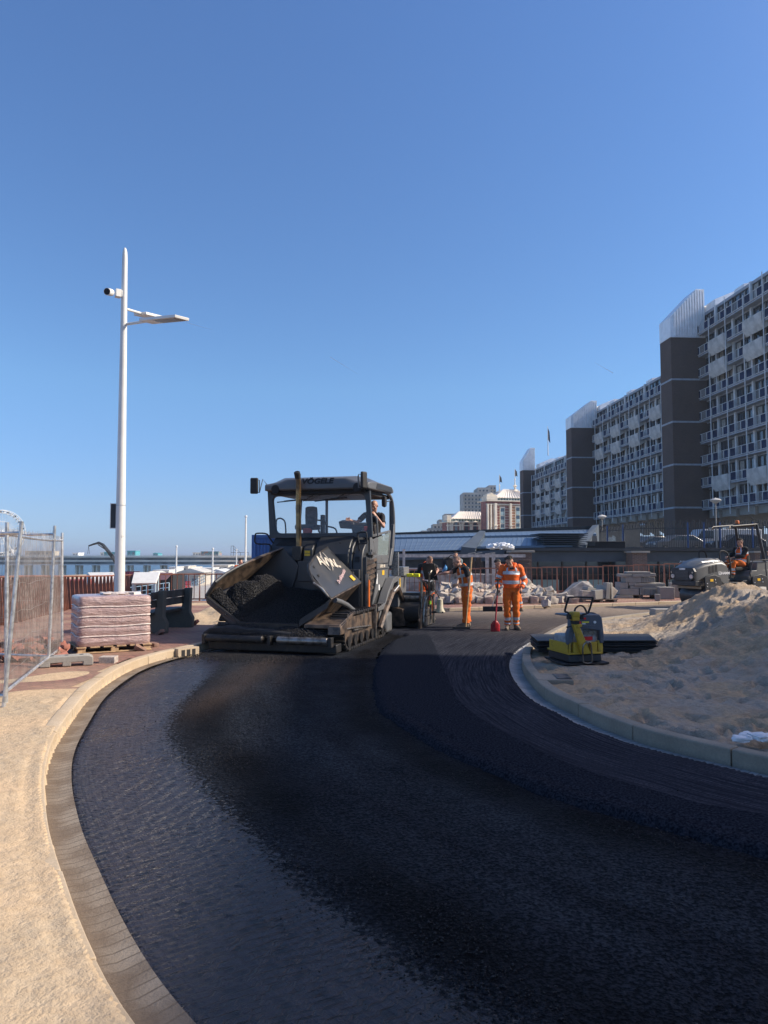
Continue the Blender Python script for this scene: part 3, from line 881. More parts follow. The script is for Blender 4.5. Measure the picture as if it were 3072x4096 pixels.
def sheet_big():
 # denser near the camera
 mbs = []
 P = []
 nx, ny = 420, 430
 ys = 2.7 * (26.5 / 2.7) ** np.linspace(0, 1, ny)
 vs = []
 for y in ys:
  x0 = 1.7 if y < 12 else 1.7 + (y - 12) * 0.55
  x1 = max(6.5, y * 0.62 + 3)
  for x in x0 + (x1 - x0) * np.linspace(0, 1, nx): vs.append((x, y))
 P = np.array(vs)
 K = np.concatenate([keep_isl(P[i:i + 40000]) for i in range(0, len(P), 40000)])
 fs = []
 for j in range(ny - 1):
  for k in range(nx - 1):
   q = (j * nx + k, j * nx + k + 1, (j + 1) * nx + k + 1, (j + 1) * nx + k)
   if K[q[0]] and K[q[1]] and K[q[2]] and K[q[3]]: fs.append(q)
 used = np.unique(np.array(fs).ravel()); idx = -np.ones(len(P), int); idx[used] = np.arange(len(used))
 P = P[used]
 Z = np.concatenate([z_isl(P[i:i + 40000]) for i in range(0, len(P), 40000)])
 mb = MB(); mb.add([(x, y, z) for (x, y), z in zip(P, Z)], [tuple(int(idx[k]) for k in f) for f in fs])
 return mb
def isand_material():
 m, N, L, b = rawmat('dug_sand', 0.95)
 b.inputs['Specular IOR Level'].default_value = 0.15
 tc = N.new('ShaderNodeTexCoord').outputs['Object']
 n1 = noiset(N, L, tc, 0.8, 6, 0.6); n2 = noiset(N, L, tc, 16, 6, 0.65); n3 = noiset(N, L, tc, 2.6, 5)
 c = mixc(N, L, mrange(N, L, n1, 0.44, 0.56), (0.52, 0.38, 0.24), (0.42, 0.36, 0.29))
 c = mixc(N, L, mrange(N, L, n3, 0.5, 0.68, 0, 0.6), c, (0.33, 0.25, 0.17))
 c = mixc(N, L, mrange(N, L, n2, 0.42, 0.72, 0, 0.55), c, (0.27, 0.21, 0.15))
 vor = N.new('ShaderNodeTexVoronoi'); vor.inputs['Scale'].default_value = 40; L.new(tc, vor.inputs['Vector'])
 c = mixc(N, L, mrange(N, L, vor.outputs['Distance'], 0.05, 0.12, 0.8, 0), c, (0.62, 0.58, 0.52))
 L.new(c, b.inputs['Base Color'])
 h = math2(N, L, 'ADD', n2, math2(N, L, 'MULTIPLY', noiset(N, L, tc, 60, 4, 0.7), 0.35))
 bump(N, L, b, h, 0.05)
 return m
struct(sheet_big().build('sand', isand_material()))
# ------------------------------------------------------------------ building materials
def brick_material(name, c1, c2, mortar, s=1.0):
 m, N, L, b = rawmat(name, 0.9)
 tc = N.new('ShaderNodeTexCoord').outputs['Object']
 sp = N.new('ShaderNodeSeparateXYZ'); L.new(tc, sp.inputs[0])
 cb = N.new('ShaderNodeCombineXYZ'); L.new(math2(N, L, 'ADD', sp.outputs[0], sp.outputs[1]), cb.inputs[0]); L.new(sp.outputs[2], cb.inputs[1])
 br = brickt(N, L, cb.outputs[0], c1, c2, mortar, s, 0.22, 0.066, 0.008)
 n1 = noiset(N, L, tc, 0.5, 4); n2 = noiset(N, L, tc, 9, 4)
 c = mixc(N, L, mrange(N, L, n2, 0.35, 0.7, 0, 0.35), br.outputs['Color'], tuple(x * 0.55 for x in c1))
 c = mixc(N, L, mrange(N, L, n1, 0.4, 0.7, 0, 0.25), c, tuple(x * 1.4 for x in c1))
 L.new(c, b.inputs['Base Color'])
 bump(N, L, b, math2(N, L, 'MULTIPLY', br.outputs['Fac'], -1.0), 0.008)
 return m
M_dbrick = brick_material('dark_brick', (0.125, 0.085, 0.070), (0.090, 0.062, 0.054), (0.10, 0.08, 0.07))
M_pbrick = brick_material('pillar_brick', (0.19, 0.125, 0.10), (0.12, 0.08, 0.07), (0.26, 0.23, 0.20))
M_white = mat('white_paint', (0.66, 0.67, 0.66), 0.55, var=0.07, vscale=2)
M_wmetal = mat('white_metal_sheet', (0.84, 0.84, 0.83), 0.4, metal=0.15, var=0.06, vscale=1.5)
M_pconc = mat('balcony_concrete', (0.50, 0.49, 0.46), 0.85, var=0.18, vscale=1.2, detail=6)
M_blue = mat('blue_panel', (0.012, 0.030, 0.075), 0.8, var=0.2, vscale=0.7, spec=0.05)
M_glassd = mat('window_glass', (0.020, 0.036, 0.056), 0.06, var=0.3, vscale=0.4, spec=0.9, coat=0.3)
M_curt = mat('curtain', (0.42, 0.41, 0.38), 0.9, var=0.25, vscale=5)
M_band = mat('slab_paint', (0.34, 0.37, 0.41), 0.7, var=0.12, vscale=2)
M_dark = mat('dark_metal', (0.035, 0.040, 0.046), 0.5, var=0.2, vscale=3)
M_fascia = mat('fascia_sheet', (0.060, 0.078, 0.098), 0.6, var=0.1, vscale=1.5)
M_black = mat('black_recess', (0.012, 0.012, 0.014), 0.8, var=0.3, vscale=2)
def local_box(mb, P, a0, a1, b0, b1, z0, z1, mi=0):     # a: along the row, b: out towards the sea
 mb.hexa([P(a0, b0, z0), P(a1, b0, z0), P(a1, b1, z0), P(a0, b1, z0)], [P(a0, b0, z1), P(a1, b0, z1), P(a1, b1, z1), P(a0, b1, z1)], mi)
X0 = 44.6
RD = V((-0.057, 1, 0)).normalized()
ND = V((-RD.y, RD.x, 0))
def rowP(a, b, z): return V((X0, 0, 0)) + RD * a + ND * b + V((0, 0, z))
ROT = math.atan2(RD.y, RD.x)    # local x = along the row
# in an object's local frame: x along the row, y = out towards the sea, z up
def L3(a, b, z): return V((a, b, z))
BAY, STO = 3.8, 2.75
def window_mesh(kind, seed):
 r = random.Random(seed)
 fr, gl = MB(), MB()
 # opening 3.4 wide x 2.35 high, recessed 1.5 m
 wb = -1.0
 for x0, x1 in ((0.0, 0.12), (1.05, 1.15), (2.2, 2.3), (3.3, 3.42)):
  local_box(fr, L3, x0, x1, wb - 0.02, wb + 0.06, 0.0, 2.4)
 local_box(fr, L3, 0.0, 3.42, wb - 0.02, wb + 0.05, 2.28, 2.4)
 local_box(fr, L3, 0.0, 3.42, wb - 0.02, wb + 0.05, 0.0, 0.1)
 local_box(gl, L3, 0.05, 3.38, wb - 0.06, wb - 0.04, 0.05, 2.34, 0)
 for k in range(3):
  if r.random() < 0.62:
   x = 0.14 + 1.14 * k + r.choice((0, 0, 0.5)); wd = r.choice((0.45, 0.35, 0.9)); n = 6
   for q in range(int(wd / 0.09)):
    local_box(gl, L3, x + q * 0.09, x + q * 0.09 + 0.06, wb - 0.035, wb - 0.028, 0.15, 2.26, 1)
 return fr, gl
def apartment(name, label, a_start, a_end, base, nlev, conc, tower_a, tower_w, tower_top, apex, cap_in=0.9, base_mid=None):
 t = thing(name, label, 'apartment building', rowP(a_start, 0, 0), ROT, 'apartment buildings in a receding row')
 def P(a, b, z): return L3(a - a_start, b, z)
 nb = int(round((a_end - a_start) / BAY))
 top = base + nlev * STO
 # body behind the windows
 mb = MB()
 local_box(mb, P, a_start, a_end + 3.0, -12, -1.12, base - 0.35, top)
 mb.build('wall', M_dark, t)
 mb = MB()
 for i in range(nb + 1):
  a = a_start + i * BAY
  local_box(mb, P, a - 0.17, a + 0.17, -1.12, -0.72, base - 0.3, top - (STO if i % 2 else 0) + 0.0)
 mb.build('column', M_white, t)
 # slab edges
 for k in range(nlev + 1):
  mb = MB()
  z = base + k * STO
  local_box(mb, P, a_start, a_end, -1.56, -0.0 if k < nlev else -0.9, z - 0.2, z - 0.02)
  local_box(mb, P, a_start, a_end, -1.56, -0.9, z - 0.36, z - 0.21)
  mb.build('floor_slab', M_band, t)
 # roof: pale penthouse volumes with sloping front, grey strip
 mb = MB()
 sl = [( -12, top - 0.3), (-1.1, top - 0.3), (-1.2, top + 0.1), (-6.0, top + 1.0), (-12, top + 1.0)]
 vs0 = [P(a_start, b, z) for b, z in sl]; vs1 = [P(a_end, b, z) for b, z in sl]
 mb.hexa(vs0, vs1)
 mb.build('roof', M_band, t)
 for i in range(0, nb, 2):
  mb = MB()
  a = a_end - i * BAY
  # white gable dormers
  hh = 2.0 if i == 0 else 0.9
  pr = [(-1.0, top - 0.2), (-1.0, top + hh * 0.45), (-3.6, top + hh), (-10, top + hh), (-10, top)]
  w_ = 2.2 if i else 3.4
  mb.hexa([P(a - w_, b, z) for b, z in pr], [P(a - 0.15, b, z) for b, z in pr])
  if i == 0 and name == 'x':
   for q in range(7): local_box(mb, P, a - w_ + q * 0.5, a - w_ + q * 0.5 + 0.05, -3.8, -10, top + 3.51, top + 3.56)
  mb.build('dormer', M_wmetal, t)
 mb = MB()
 for i in range(int((a_end - a_start) / 0.25)):
  local_box(mb, P, a_start + i * 0.25, a_start + i * 0.25 + 0.04, -6.1, -6.06, top + 1.0, top + 1.5)
 local_box(mb, P, a_start, a_end, -6.12, -6.04, top + 1.5, top + 1.55)
 mb.build('roof_railing', M_dark, t)
 # windows, one per bay and level, panes as children; four variants share meshes
 var = []
 for s in range(5):
  fr, gl = window_mesh(0, s)
  o = fr.build('window', M_dark, t); g = gl.build('pane', [M_glassd, M_curt], o)
  var.append(o)
 used = set(); rr = random.Random(nb)
 rail, conb = None, None
 # balcony prototypes
 mb = MB()
 local_box(mb, L3, 0.0, BAY - 0.02, -0.02, 0.1, 0.03, 0.08); local_box(mb, L3, 0.0, BAY - 0.02, -0.0, 0.05, 1.0, 1.05)
 for q in range(4): local_box(mb, L3, q * 1.24, q * 1.24 + 0.045, 0.0, 0.06, 0.1, 0.98)
 o = mb.build('railing', M_white, t)
 bp = MB()
 for q in (0, 2): local_box(bp, L3, q * 1.24 + 0.08, q * 1.24 + 1.16, 0.015, 0.04, 0.12, 0.95)
 bp.build('railing_panel', M_blue, o)
 bb = MB()
 for q in (1,):
  for j in range(6): local_box(bb, L3, q * 1.24 + 0.12 + j * 0.2, q * 1.24 + 0.14 + j * 0.2, 0.015, 0.04, 0.12, 0.95)
 bb.build('railing_bars', M_white, o)
 rail = o
 mb = MB()
 pr = [(-1.5, -0.05), (-0.1, -0.9), (0.35, -0.12), (0.35, 0.92), (0.2, 0.92), (0.2, 0.0), (-1.5, 0.05)]
 mb.prism([(y, z) for y, z in pr], 'x', 0.05, BAY - 0.1)
 local_box(mb, L3, 0.05, 0.2, -1.5, 0.3, -0.02, 0.9); local_box(mb, L3, BAY - 0.25, BAY - 0.1, -1.5, 0.3, -0.02, 0.9)
 conb = mb.build('balcony', M_pconc, t, bevel=0.03)
 fr_, fc_ = False, False
 for k in range(nlev):
  for i in range(nb):
   z = base + k * STO; a = a_start + i * BAY
   s = rr.randrange(5)
   if s in used: w_ = copy_tree(var[s], t)
   else: w_ = var[s]; used.add(s)
   w_.location = P(a + 0.19, 0, z)
   if conc(i, k, nb, nlev):
    if fc_: o = copy_tree(conb, t)
    else: o = conb; fc_ = True
   else:
    if fr_: o = copy_tree(rail, t)
    else: o = rail; fr_ = True
   o.location = P(a, 0, z)
 for s in range(5):
  if s not in used:
   for ch in list(var[s].children): bpy.data.objects.remove(ch)
   bpy.data.objects.remove(var[s])
 if not fc_: bpy.data.objects.remove(conb)
 # slender downpipes in front of the balconies
 mb = MB()
 for i in range(nb + 1):
  a = a_start + i * BAY
  mb.tube([P(a - 0.05, 0.16, base - 1.0), P(a - 0.05, 0.16, top - 0.4 - (0 if i % 2 else 1.2))], 0.06, 6)
 mb.build('downpipe', M_white, t)
 # underside: edge beam, brackets, pillars down to the street
 mb = MB()
 local_box(mb, P, a_start, a_end, -1.5, -0.9, base - 1.15, base - 0.37)
 for i in range(nb + 1):
  a = a_start + i * BAY
  local_box(mb, P, a - 0.12, a + 0.12, -0.88, -0.5, base - 1.3, base - 0.38)
  mb.hexa([P(a - 0.2, -6, base - 3.2), P(a + 0.2, -6, base - 3.2), P(a + 0.2, -5.2, base - 3.2), P(a - 0.2, -5.2, base - 3.2)],
    [P(a - 0.2, -6, base - 0.4), P(a + 0.2, -6, base - 0.4), P(a + 0.2, -1.6, base - 0.9), P(a - 0.2, -1.6, base - 0.9)])
  if i % 2 == 0:
   local_box(mb, P, a - 0.3, a + 0.3, -6.3, -5.3, 1.6, base - 3.19)
 mb.build('support_beams', M_conc, t)
 if tower_w:
  a0 = tower_a; d = 3.1
  mb = MB()
  local_box(mb, P, a0, a0 + d, -2.2, tower_w, 1.2, tower_top)
  local_box(mb, P, a0 + d, a0 + d + 0.4, -2.2, -0.1, 1.2, tower_top)
  tw = mb.build('stair_tower', M_dbrick, t)
  mb = MB()
  z = tower_top - 5.36
  while z > 3.5:
   local_box(mb, P, a0 - 0.03, a0 + d + 0.03, -2.25, tower_w + 0.03, z - 0.11, z + 0.11); z -= 5.36
  mb.build('string_course', M_band, tw)
  # corrugated metal cap with a roof sloping down towards the sea
  mb = MB()
  pr = [(tower_w + 0.04, tower_top + 0.02), (tower_w + 0.04, tower_top + (apex - tower_top) * 0.42), (0.1, apex), (-cap_in, apex), (-cap_in, tower_top + 0.02)]
  mb.hexa([P(a0 - 0.03, b, z) for b, z in pr], [P(a0 + d, b, z) for b, z in pr])
  n = int((tower_w + cap_in) / 0.34)
  for i in range(n):
   b = -cap_in + 0.05 + i * 0.34
   zt = apex - 0.1 if b < 0.1 else apex - (b - 0.1) / (tower_w - 0.06) * (apex - tower_top) * 0.58 - 0.12
   local_box(mb, P, a0 - 0.20, a0 - 0.032, b, b + 0.17, tower_top + 0.12, zt)
  local_box(mb, P, a0 - 0.14, a0 - 0.03, -cap_in, tower_w + 0.06, tower_top - 0.05, tower_top + 0.1)
  mb.build('tower_cap', M_wmetal, t)
 return t
pat = lambda i, k, nb, nl: (nb - 1 - i) % 2 == 1 and k in (nl - 2, nl - 3) or ((nb - 1 - i) in (1, 3) and k == 1 and nl == 9)
apartment('apartment_building', 'tallest nearest apartment building with white and blue balconies, cut off by the right edge', 71.8, 90.8, 7.4, 9, pat, 89.9, 3.5, 29.0, 35.2)
apartment('apartment_building', 'middle apartment building of the row, between the two big dark brick stair towers', 92.9, 130.9, 8.1, 7, pat, 128.9, 3.8, 24.4, 29.3)
pat3 = lambda i, k, nb, nl: (nb - 1 - i) % 2 == 1 and k in (nl - 2, nl - 3, 1)
apartment('apartment_building', 'farthest and lowest apartment building of the row, beside the slim end stair tower', 132.4, 170.4, 8.2, 5, pat3, 171.0, 2.0, 21.7, 27.0)
# the same row goes on towards and past the camera, out of the frame on the right; it throws the big shade on the road
t = thing('apartment_building', 'dark brick apartment block with pale floor bands, outside the right edge', 'apartment building', (0, 0, 0))
SH_X = 40.0
mb = MB(); SHH = 29.1
mb.hexa([V((SH_X + 1.0, -34, 1.9)), V((SH_X + 14, -34, 1.9)), V((SH_X + 14, 12.3, 1.9)), V((SH_X, 12.3, 1.9))], [V((SH_X + 1.0 + 1.9, -34, SHH)), V((SH_X + 14, -34, SHH)), V((SH_X + 14, 12.3, SHH)), V((SH_X, 12.3, SHH))])
mb.build('wall', M_dbrick, t)
mb = MB()
for k in range(9):
 mb.hexa([V((SH_X - 0.1, -34, 6 + k * 2.75)), V((SH_X + 1, -34, 6 + k * 2.75)), V((SH_X + 1, 12.35, 6 + k * 2.75)), V((SH_X - 0.1, 12.35, 6 + k * 2.75))], [V((SH_X - 0.1, -34, 6.2 + k * 2.75)), V((SH_X + 1, -34, 6.2 + k * 2.75)), V((SH_X + 1, 12.35, 6.2 + k * 2.75)), V((SH_X - 0.1, 12.35, 6.2 + k * 2.75))])
mb.build('floor_slab', M_band, t)
# ------------------------------------------------------------------ old hotel with cream roofs, flats far behind
M_cream = mat('cream_stone', (0.80, 0.70, 0.54), 0.8, var=0.12, vscale=0.5)
M_redb = mat('hotel_red_brick', (0.30, 0.11, 0.085), 0.85, var=0.2, vscale=0.8)
M_orb = mat('hotel_orange_brick', (0.42, 0.21, 0.11), 0.85, var=0.2, vscale=0.8)
M_zroof = mat('pale_roof_sheet', (0.78, 0.71, 0.62), 0.6, var=0.08, vscale=0.3)
M_green = mat('pale_glass_panel', (0.30, 0.40, 0.40), 0.3, var=0.2, vscale=0.6)
M_flat = mat('flat_concrete', (0.42, 0.39, 0.34), 0.9, var=0.15, vscale=0.3)
def bw(u0, v0, u1, v1, Y, th, mb, mi=0):   # a box whose front face spans a photo rectangle at depth Y
 p = D(u0, v0, Y); q = D(u1, v1, Y)
 mb.b2((min(p.x, q.x), Y, min(p.z, q.z)), (max(p.x, q.x), Y + th, max(p.z, q.z)), mi)
HY = 240.0
def hotel(name, label, u0, u1, vroofbase, vtop, arches, roof_u, vridge, cor, Y=HY):
 t = thing(name, label, 'hotel building', (D(u0, 2200, Y).x + 1.2, Y, -3), R(15)); t.scale = (1.02, 1, 1)
 o = t.location
 def q(u, v, dy=0): p = D(u, v, Y); return V((p.x, Y + dy, p.z)) - o
 def rect(mb, ua, va, ub, vb, d0, d1, mi=0):
  p, r = q(ua, va), q(ub, vb)
  mb.b2((min(p.x, r.x), d0, min(p.z, r.z)), (max(p.x, r.x), d1, max(p.z, r.z)), mi)
 mb = MB(); rect(mb, u0, vroofbase + 12, u1, 2195, 0, 4.2); mb.build('wall', M_redb, t)
 mb = MB()
 rect(mb, u0 - 2, vroofbase + 8, u1, vroofbase + 12, -1.2, 7); rect(mb, u0 - 1, vroofbase + 22, u1, vroofbase + 26, -0.6, -0.05)
 mb.build('cornice', M_cream, t)
 mb = MB(); rect(mb, u0 + 8, vroofbase - 4, u1, vroofbase + 8, 1.5, 6.4, 0)
 at = mb.build('attic_storey', M_green, t)
 mb = MB()
 n = int((u1 - u0) / 12)
 for i in range(n): rect(mb, u0 + 12 + i * 12, vroofbase - 2, u0 + 17 + i * 12, vroofbase + 7, 1.35, 1.48)
 mb.build('window', M_glassd, at)
 mb = MB()
 a, b, c, d = q(roof_u[0], vroofbase - 4, 0.5), q(roof_u[3], vroofbase - 4, 0.5), q(roof_u[2], vridge, 3.5), q(roof_u[1], vridge, 3.5)
 mb.add([a, b, c, d, a + V((0, 6.5, 0)), b + V((0, 6.5, 0))], [(0, 1, 2, 3), (0, 3, 4), (1, 5, 2), (3, 2, 5, 4), (0, 4, 5, 1)])
 for i in range(1, 14):
  f = i / 14
  p0 = a.lerp(b, f); p1 = d.lerp(c, f)
  mb.tube([p0 + V((0, -0.08, 0.05)), p1 + V((0, -0.08, 0.08))], 0.13, 4)
 mb.build('roof', M_zroof, t)
 return t, q, rect
t, q, rect = hotel('hotel', 'low arcaded hotel wing with a row of red and cream arches', 1785, 1942, 2078, 2075, 4, (1808, 1852, 1945, 1945), 2043, 0)
for i, uc in enumerate((1825, 1869, 1905, 1938)):
 mb = MB()
 cx = q(uc, 2120).x; zt = q(uc, 2102).z; zb = q(uc, 2130).z
 r_ = 1.35
 arc = [V((cx + r_ * math.cos(a), -0.25, zt + r_ * math.sin(a))) for a in np.linspace(math.pi, 0, 13)]
 mb.tube([V((cx - r_, -0.25, zb - 3))] + arc + [V((cx + r_, -0.25, zb - 3))], 0.28, 6)
 mb.build('arch', M_cream, t)
 mb = MB(); mb.b2((cx - 0.5, -0.15, zb - 3), (cx + 0.5, 0.05, zt + 0.9)); mb.build('window', M_glassd, t)
mb = MB()
for u in (1803, 1846, 1887, 1922): rect(mb, u, 2092, u + 7, 2140, -0.5, 0.0)
rect(mb, 1785, 2061, 1803, 2082, -0.6, 3); rect(mb, 1787, 2082, 1791, 2140, -0.7, 0.1); rect(mb, 1796, 2082, 1800, 2140, -0.7, 0.1)
mb.build('pilaster', M_cream, t)
t, q, rect = hotel('hotel', 'tall hotel pavilion with striped brick, cream columns and a pale pyramid roof', 1943, 2100, 1993, 1993, 0, (1982, 2034, 2100, 2140), 1952, 0, 232)
mb = MB()
for u in (1945, 1958, 1972): rect(mb, u, 2016, u + 7, 2150, -0.9, 0.0)
rect(mb, 1975, 2013, 1986, 2150, -1.0, 0.0); rect(mb, 2040, 2013, 2049, 2150, -1.0, 0.0)
rect(mb, 1973, 2100, 1988, 2104, -1.2, 0); rect(mb, 2038, 2100, 2051, 2104, -1.2, 0)
rect(mb, 1940, 1985, 1985, 2000, -1.2, 3.0); rect(mb, 1943, 1978, 1982, 1985, -0.9, 2.5)
p = [q(1938, 1985), q(1962, 1970), q(1985, 1985)]
mb.prism([(v.x, v.z) for v in p], 'y', -0.8, 2)
mb.build('pilaster', M_cream, t)
mb = MB()
for v in range(2018, 2120, 11): rect(mb, 1986, v + 3, 2040, v + 4.5, -0.1, -0.02); rect(mb, 2049, v + 4, 2100, v + 6.5, -0.1, -0.02)
mb.build('brick_band', M_cream, t)
mb = MB()
for v in range(2018, 2120, 11): rect(mb, 2049, v + 6.5, 2070, v + 15, -0.06, -0.01); rect(mb, 2086, v + 6.5, 2100, v + 15, -0.06, -0.01)
mb.build('brick_panel', M_orb, t)
for u0, u1, top in ((2003, 2020, 2030), (2069, 2086, 2026)):
 mb = MB(); rect(mb, u0 - 3, top - 4, u1 + 3, 2135, -0.35, -0.1); f = mb.build('window', M_cream, t)
 mb = MB()
 for k in range(3): rect(mb, u0 + 1, top + 2 + k * 32, u1 - 1, top + 16 + k * 32, -0.42, -0.36)
 mb.build('pane', M_glassd, f)
 mb = MB()
 for k in range(3): rect(mb, u0 + 1, top + 17 + k * 32, u1 - 1, top + 31 + k * 32, -0.42, -0.36)
 mb.build('spandrel', M_green, f)
for u, v0, lab in ((2060, 1950, 'dark flag on the tallest finial above the pale pyramid roof'), (1998, 1974, 'dark flag on the left finial beside the pyramid roof')):
 p = D(u, v0, 238)
 f = thing('flagpole', lab, 'flagpole', p)
 mb = MB(); mb.lathe([(0.5, -1.6), (0.9, -1.2), (0.3, -0.7), (0.35, 0.2), (0.8, 0.5), (0.2, 0.9), (0.12, 2.4), (0.3, 2.6), (0.07, 3.0), (0.05, 6.3)], n=10)
 mb.build('pole', M_cream, f)
 mb = MB(); mb.add([V((0.05, 0, 6.1)), V((0.7, 0.1, 5.3)), V((0.95, 0.2, 3.6)), V((0.35, 0, 3.9)), V((0.05, 0.0, 3.4))], [(0, 1, 2, 3, 4)]); mb.add([V((0.05, 0.06, 6.1)), V((0.7, 0.16, 5.3)), V((0.95, 0.26, 3.6)), V((0.35, 0.06, 3.9)), V((0.05, 0.06, 3.4))], [(4, 3, 2, 1, 0)])
 mb.build('flag', M_dark, f)
# grey flats on the skyline
def flats(label, blocks, Y, win):
 t = thing('block_of_flats', label, 'block of flats', (D(blocks[0][0], 2200, Y).x, Y, -3)); o = t.location
 mb = MB(); wn = MB(); bl = MB()
 for (u0, v0, u1, dd) in blocks:
  p = D(u0, v0, Y + dd); q_ = D(u1, 2200, Y + dd)
  mb.b2(V((p.x, Y + dd, q_.z - 3)) - o, V((q_.x, Y + dd + 14, p.z)) - o)
  v = v0 + 9
  while v < 2165:
   u = u0 + 6
   while u < u1 - 8:
    a = D(u, v, Y + dd); b_ = D(u + 6.5, v + 7, Y + dd)
    wn.b2(V((a.x, Y + dd - 0.12, b_.z)) - o, V((b_.x, Y + dd - 0.02, a.z)) - o); u += 14
   a = D(u0 - 1, v + 10, Y + dd); b_ = D(u1, v + 11.6, Y + dd)
   bl.b2(V((a.x, Y + dd - 0.4, b_.z)) - o, V((b_.x, Y + dd - 0.02, a.z)) - o)
   v += win
 mb.build('wall', M_flat, t); wn.build('windows', M_glassd, t); bl.build('storey_band', M_conc, t)
 return t
flats('tall grey block of flats on the skyline behind the hotel', [(1853, 1970, 1992, 0), (1911, 1950, 1965, 2), (1955, 1941, 1986, 4), (1992, 1964, 2022, 6)], 300, 15)
flats('stepped grey flats on the skyline left of the arcaded hotel wing', [(1714, 2112, 1790, 0), (1732, 2096, 1790, 3), (1756, 2078, 1800, 6), (1779, 2055, 1850, 9)], 320, 13)
flats('low pale houses at the far left end of the skyline', [(1671, 2126, 1684, 0), (1686, 2122, 1713, 2)], 420, 60)
# antenna and flagpole on the apartment row
p = rowP(150, -4, 27.5)
f = thing('flagpole', 'white flagpole with a dark blue flag on the roof of the far apartment building', 'flagpole', D(2192, 1800, 150))
mb = MB(); mb.tube([(0, 0, -1.2), (0, 0, 5.0)], [0.1, 0.05], 8); mb.build('pole', M_white, f)
mb = MB(); mb.hexa([V((0.06, -0.03, 2.2)), V((0.5, -0.03, 1.4)), V((0.5, 0.03, 1.4)), V((0.06, 0.03, 2.2))], [V((0.06, -0.03, 4.6)), V((0.35, -0.03, 3.8)), V((0.35, 0.03, 3.8)), V((0.06, 0.03, 4.6))])
mb.build('flag', M_blue, f)
# ------------------------------------------------------------------ pavilion
def seam_roof():
 m, N, L, b = rawmat('zinc_roof', 0.38)
 b.inputs['Metallic'].default_value = 0.35
 tc = N.new('ShaderNodeTexCoord').outputs['Object']
 n1 = noiset(N, L, mapping(N, L, tc, sc=(0.4, 3, 1)), 1, 5)
 c = mixc(N, L, mrange(N, L, n1, 0.35, 0.7), (0.16, 0.22, 0.29), (0.12, 0.17, 0.235))
 L.new(c, b.inputs['Base Color']); return m
M_zinc = seam_roof()
PV = 40.0
t = thing('pavilion', 'long low dark pavilion with blue standing seam zinc roof behind the brown railing', 'building', (0, PV, 0))
def pp(u, v, Y): p = D(u, v, Y); return V((p.x, Y - PV, p.z))
# right part: flat roof with deep fascia
mb = MB()
zt = D(2600, 2192, PV).z; zf = D(2600, 2204, PV).z; zb = D(2600, 2247, PV).z
xl = D(2028, 2200, PV).x; xr = 34.0
mb.b2((xl, 0, zb), (xr, 0.25, zf - 0.02)); mb.build('fascia', M_fascia, t)
mb = MB(); mb.b2((xl - 0.1, -0.25, zf), (xr, 6.4, zt)); mb.build('roof_edge', M_dark, t)
mb = MB(); mb.b2((xl - 0.1, 0.25, zb + 0.1), (xr, 6.3, zf - 0.02)); mb.build('ceiling', M_black, t)
# glazed front set back
mb = MB(); mb.b2((0.5, 2.2, -0.6), (xr, 2.3, zb + 0.1)); gl = mb.build('glass_front', M_glassd, t)
mb = MB()
for i in range(26): mb.b2((0.5 + i * 1.4, 2.1, -0.6), (0.5 + i * 1.4 + 0.07, 2.19, zb))
mb.b2((0.5, 2.08, 0.55), (xr, 2.19, 0.62)); mb.build('frame', M_dark, gl)
for i in range(9): mb = MB(); mb.b2((6 + i * 2.6, 2.0, -0.5), (6 + i * 2.6 + 1.5, 2.07, 0.3)); mb.build('lower_panel', M_green, gl)
# left part: pitched roof
yl, yh = 41.0, 47.5
A, B = pp(1540, 2206, yl), pp(1870, 2199, yl); Cq, Dq = pp(1925, 2150, 43.6), pp(1540, 2158, 43.6)
mb = MB(); mb.hexa([A - V((0, 0, .12)), B - V((0, 0, .12)), Cq - V((0, 0, .12)), Dq - V((0, 0, .12))], [A, B, Cq, Dq])
for i in range(17):
 f = i / 17
 mb.tube([A.lerp(B, f) + V((0, 0, 0.012)), Dq.lerp(Cq, f) + V((0, 0, 0.012))], 0.016, 4)
mb.build('roof', M_zinc, t)
A2, B2 = pp(1900, 2186, 42.0), pp(2290, 2180, 42.0); C2_, D2_ = pp(2270, 2147, 44.6), pp(1930, 2152, 44.6)
mb = MB(); mb.hexa([p - V((0, 0, .12)) for p in (A2, B2, C2_, D2_)], [A2, B2, C2_, D2_])
for i in range(19):
 f = i / 19; mb.tube([A2.lerp(B2, f) + V((0, 0, 0.012)), D2_.lerp(C2_, f) + V((0, 0, 0.012))], 0.016, 4)
mb.build('roof', M_zinc, t)
A3, B3 = pp(1540, 2150, 45.0), pp(2385, 2135, 45.0); C3, D3 = pp(2372, 2117, 47.5), pp(1540, 2139, 47.5)
mb = MB(); mb.hexa([p - V((0, 0, .12)) for p in (A3, B3, C3, D3)], [A3, B3, C3, D3])
for i in range(40):
 f = i / 40; mb.tube([A3.lerp(B3, f) + V((0, 0, 0.012)), D3.lerp(C3, f) + V((0, 0, 0.012))], 0.016, 4)
mb.build('roof', M_zinc, t)
mb = MB()
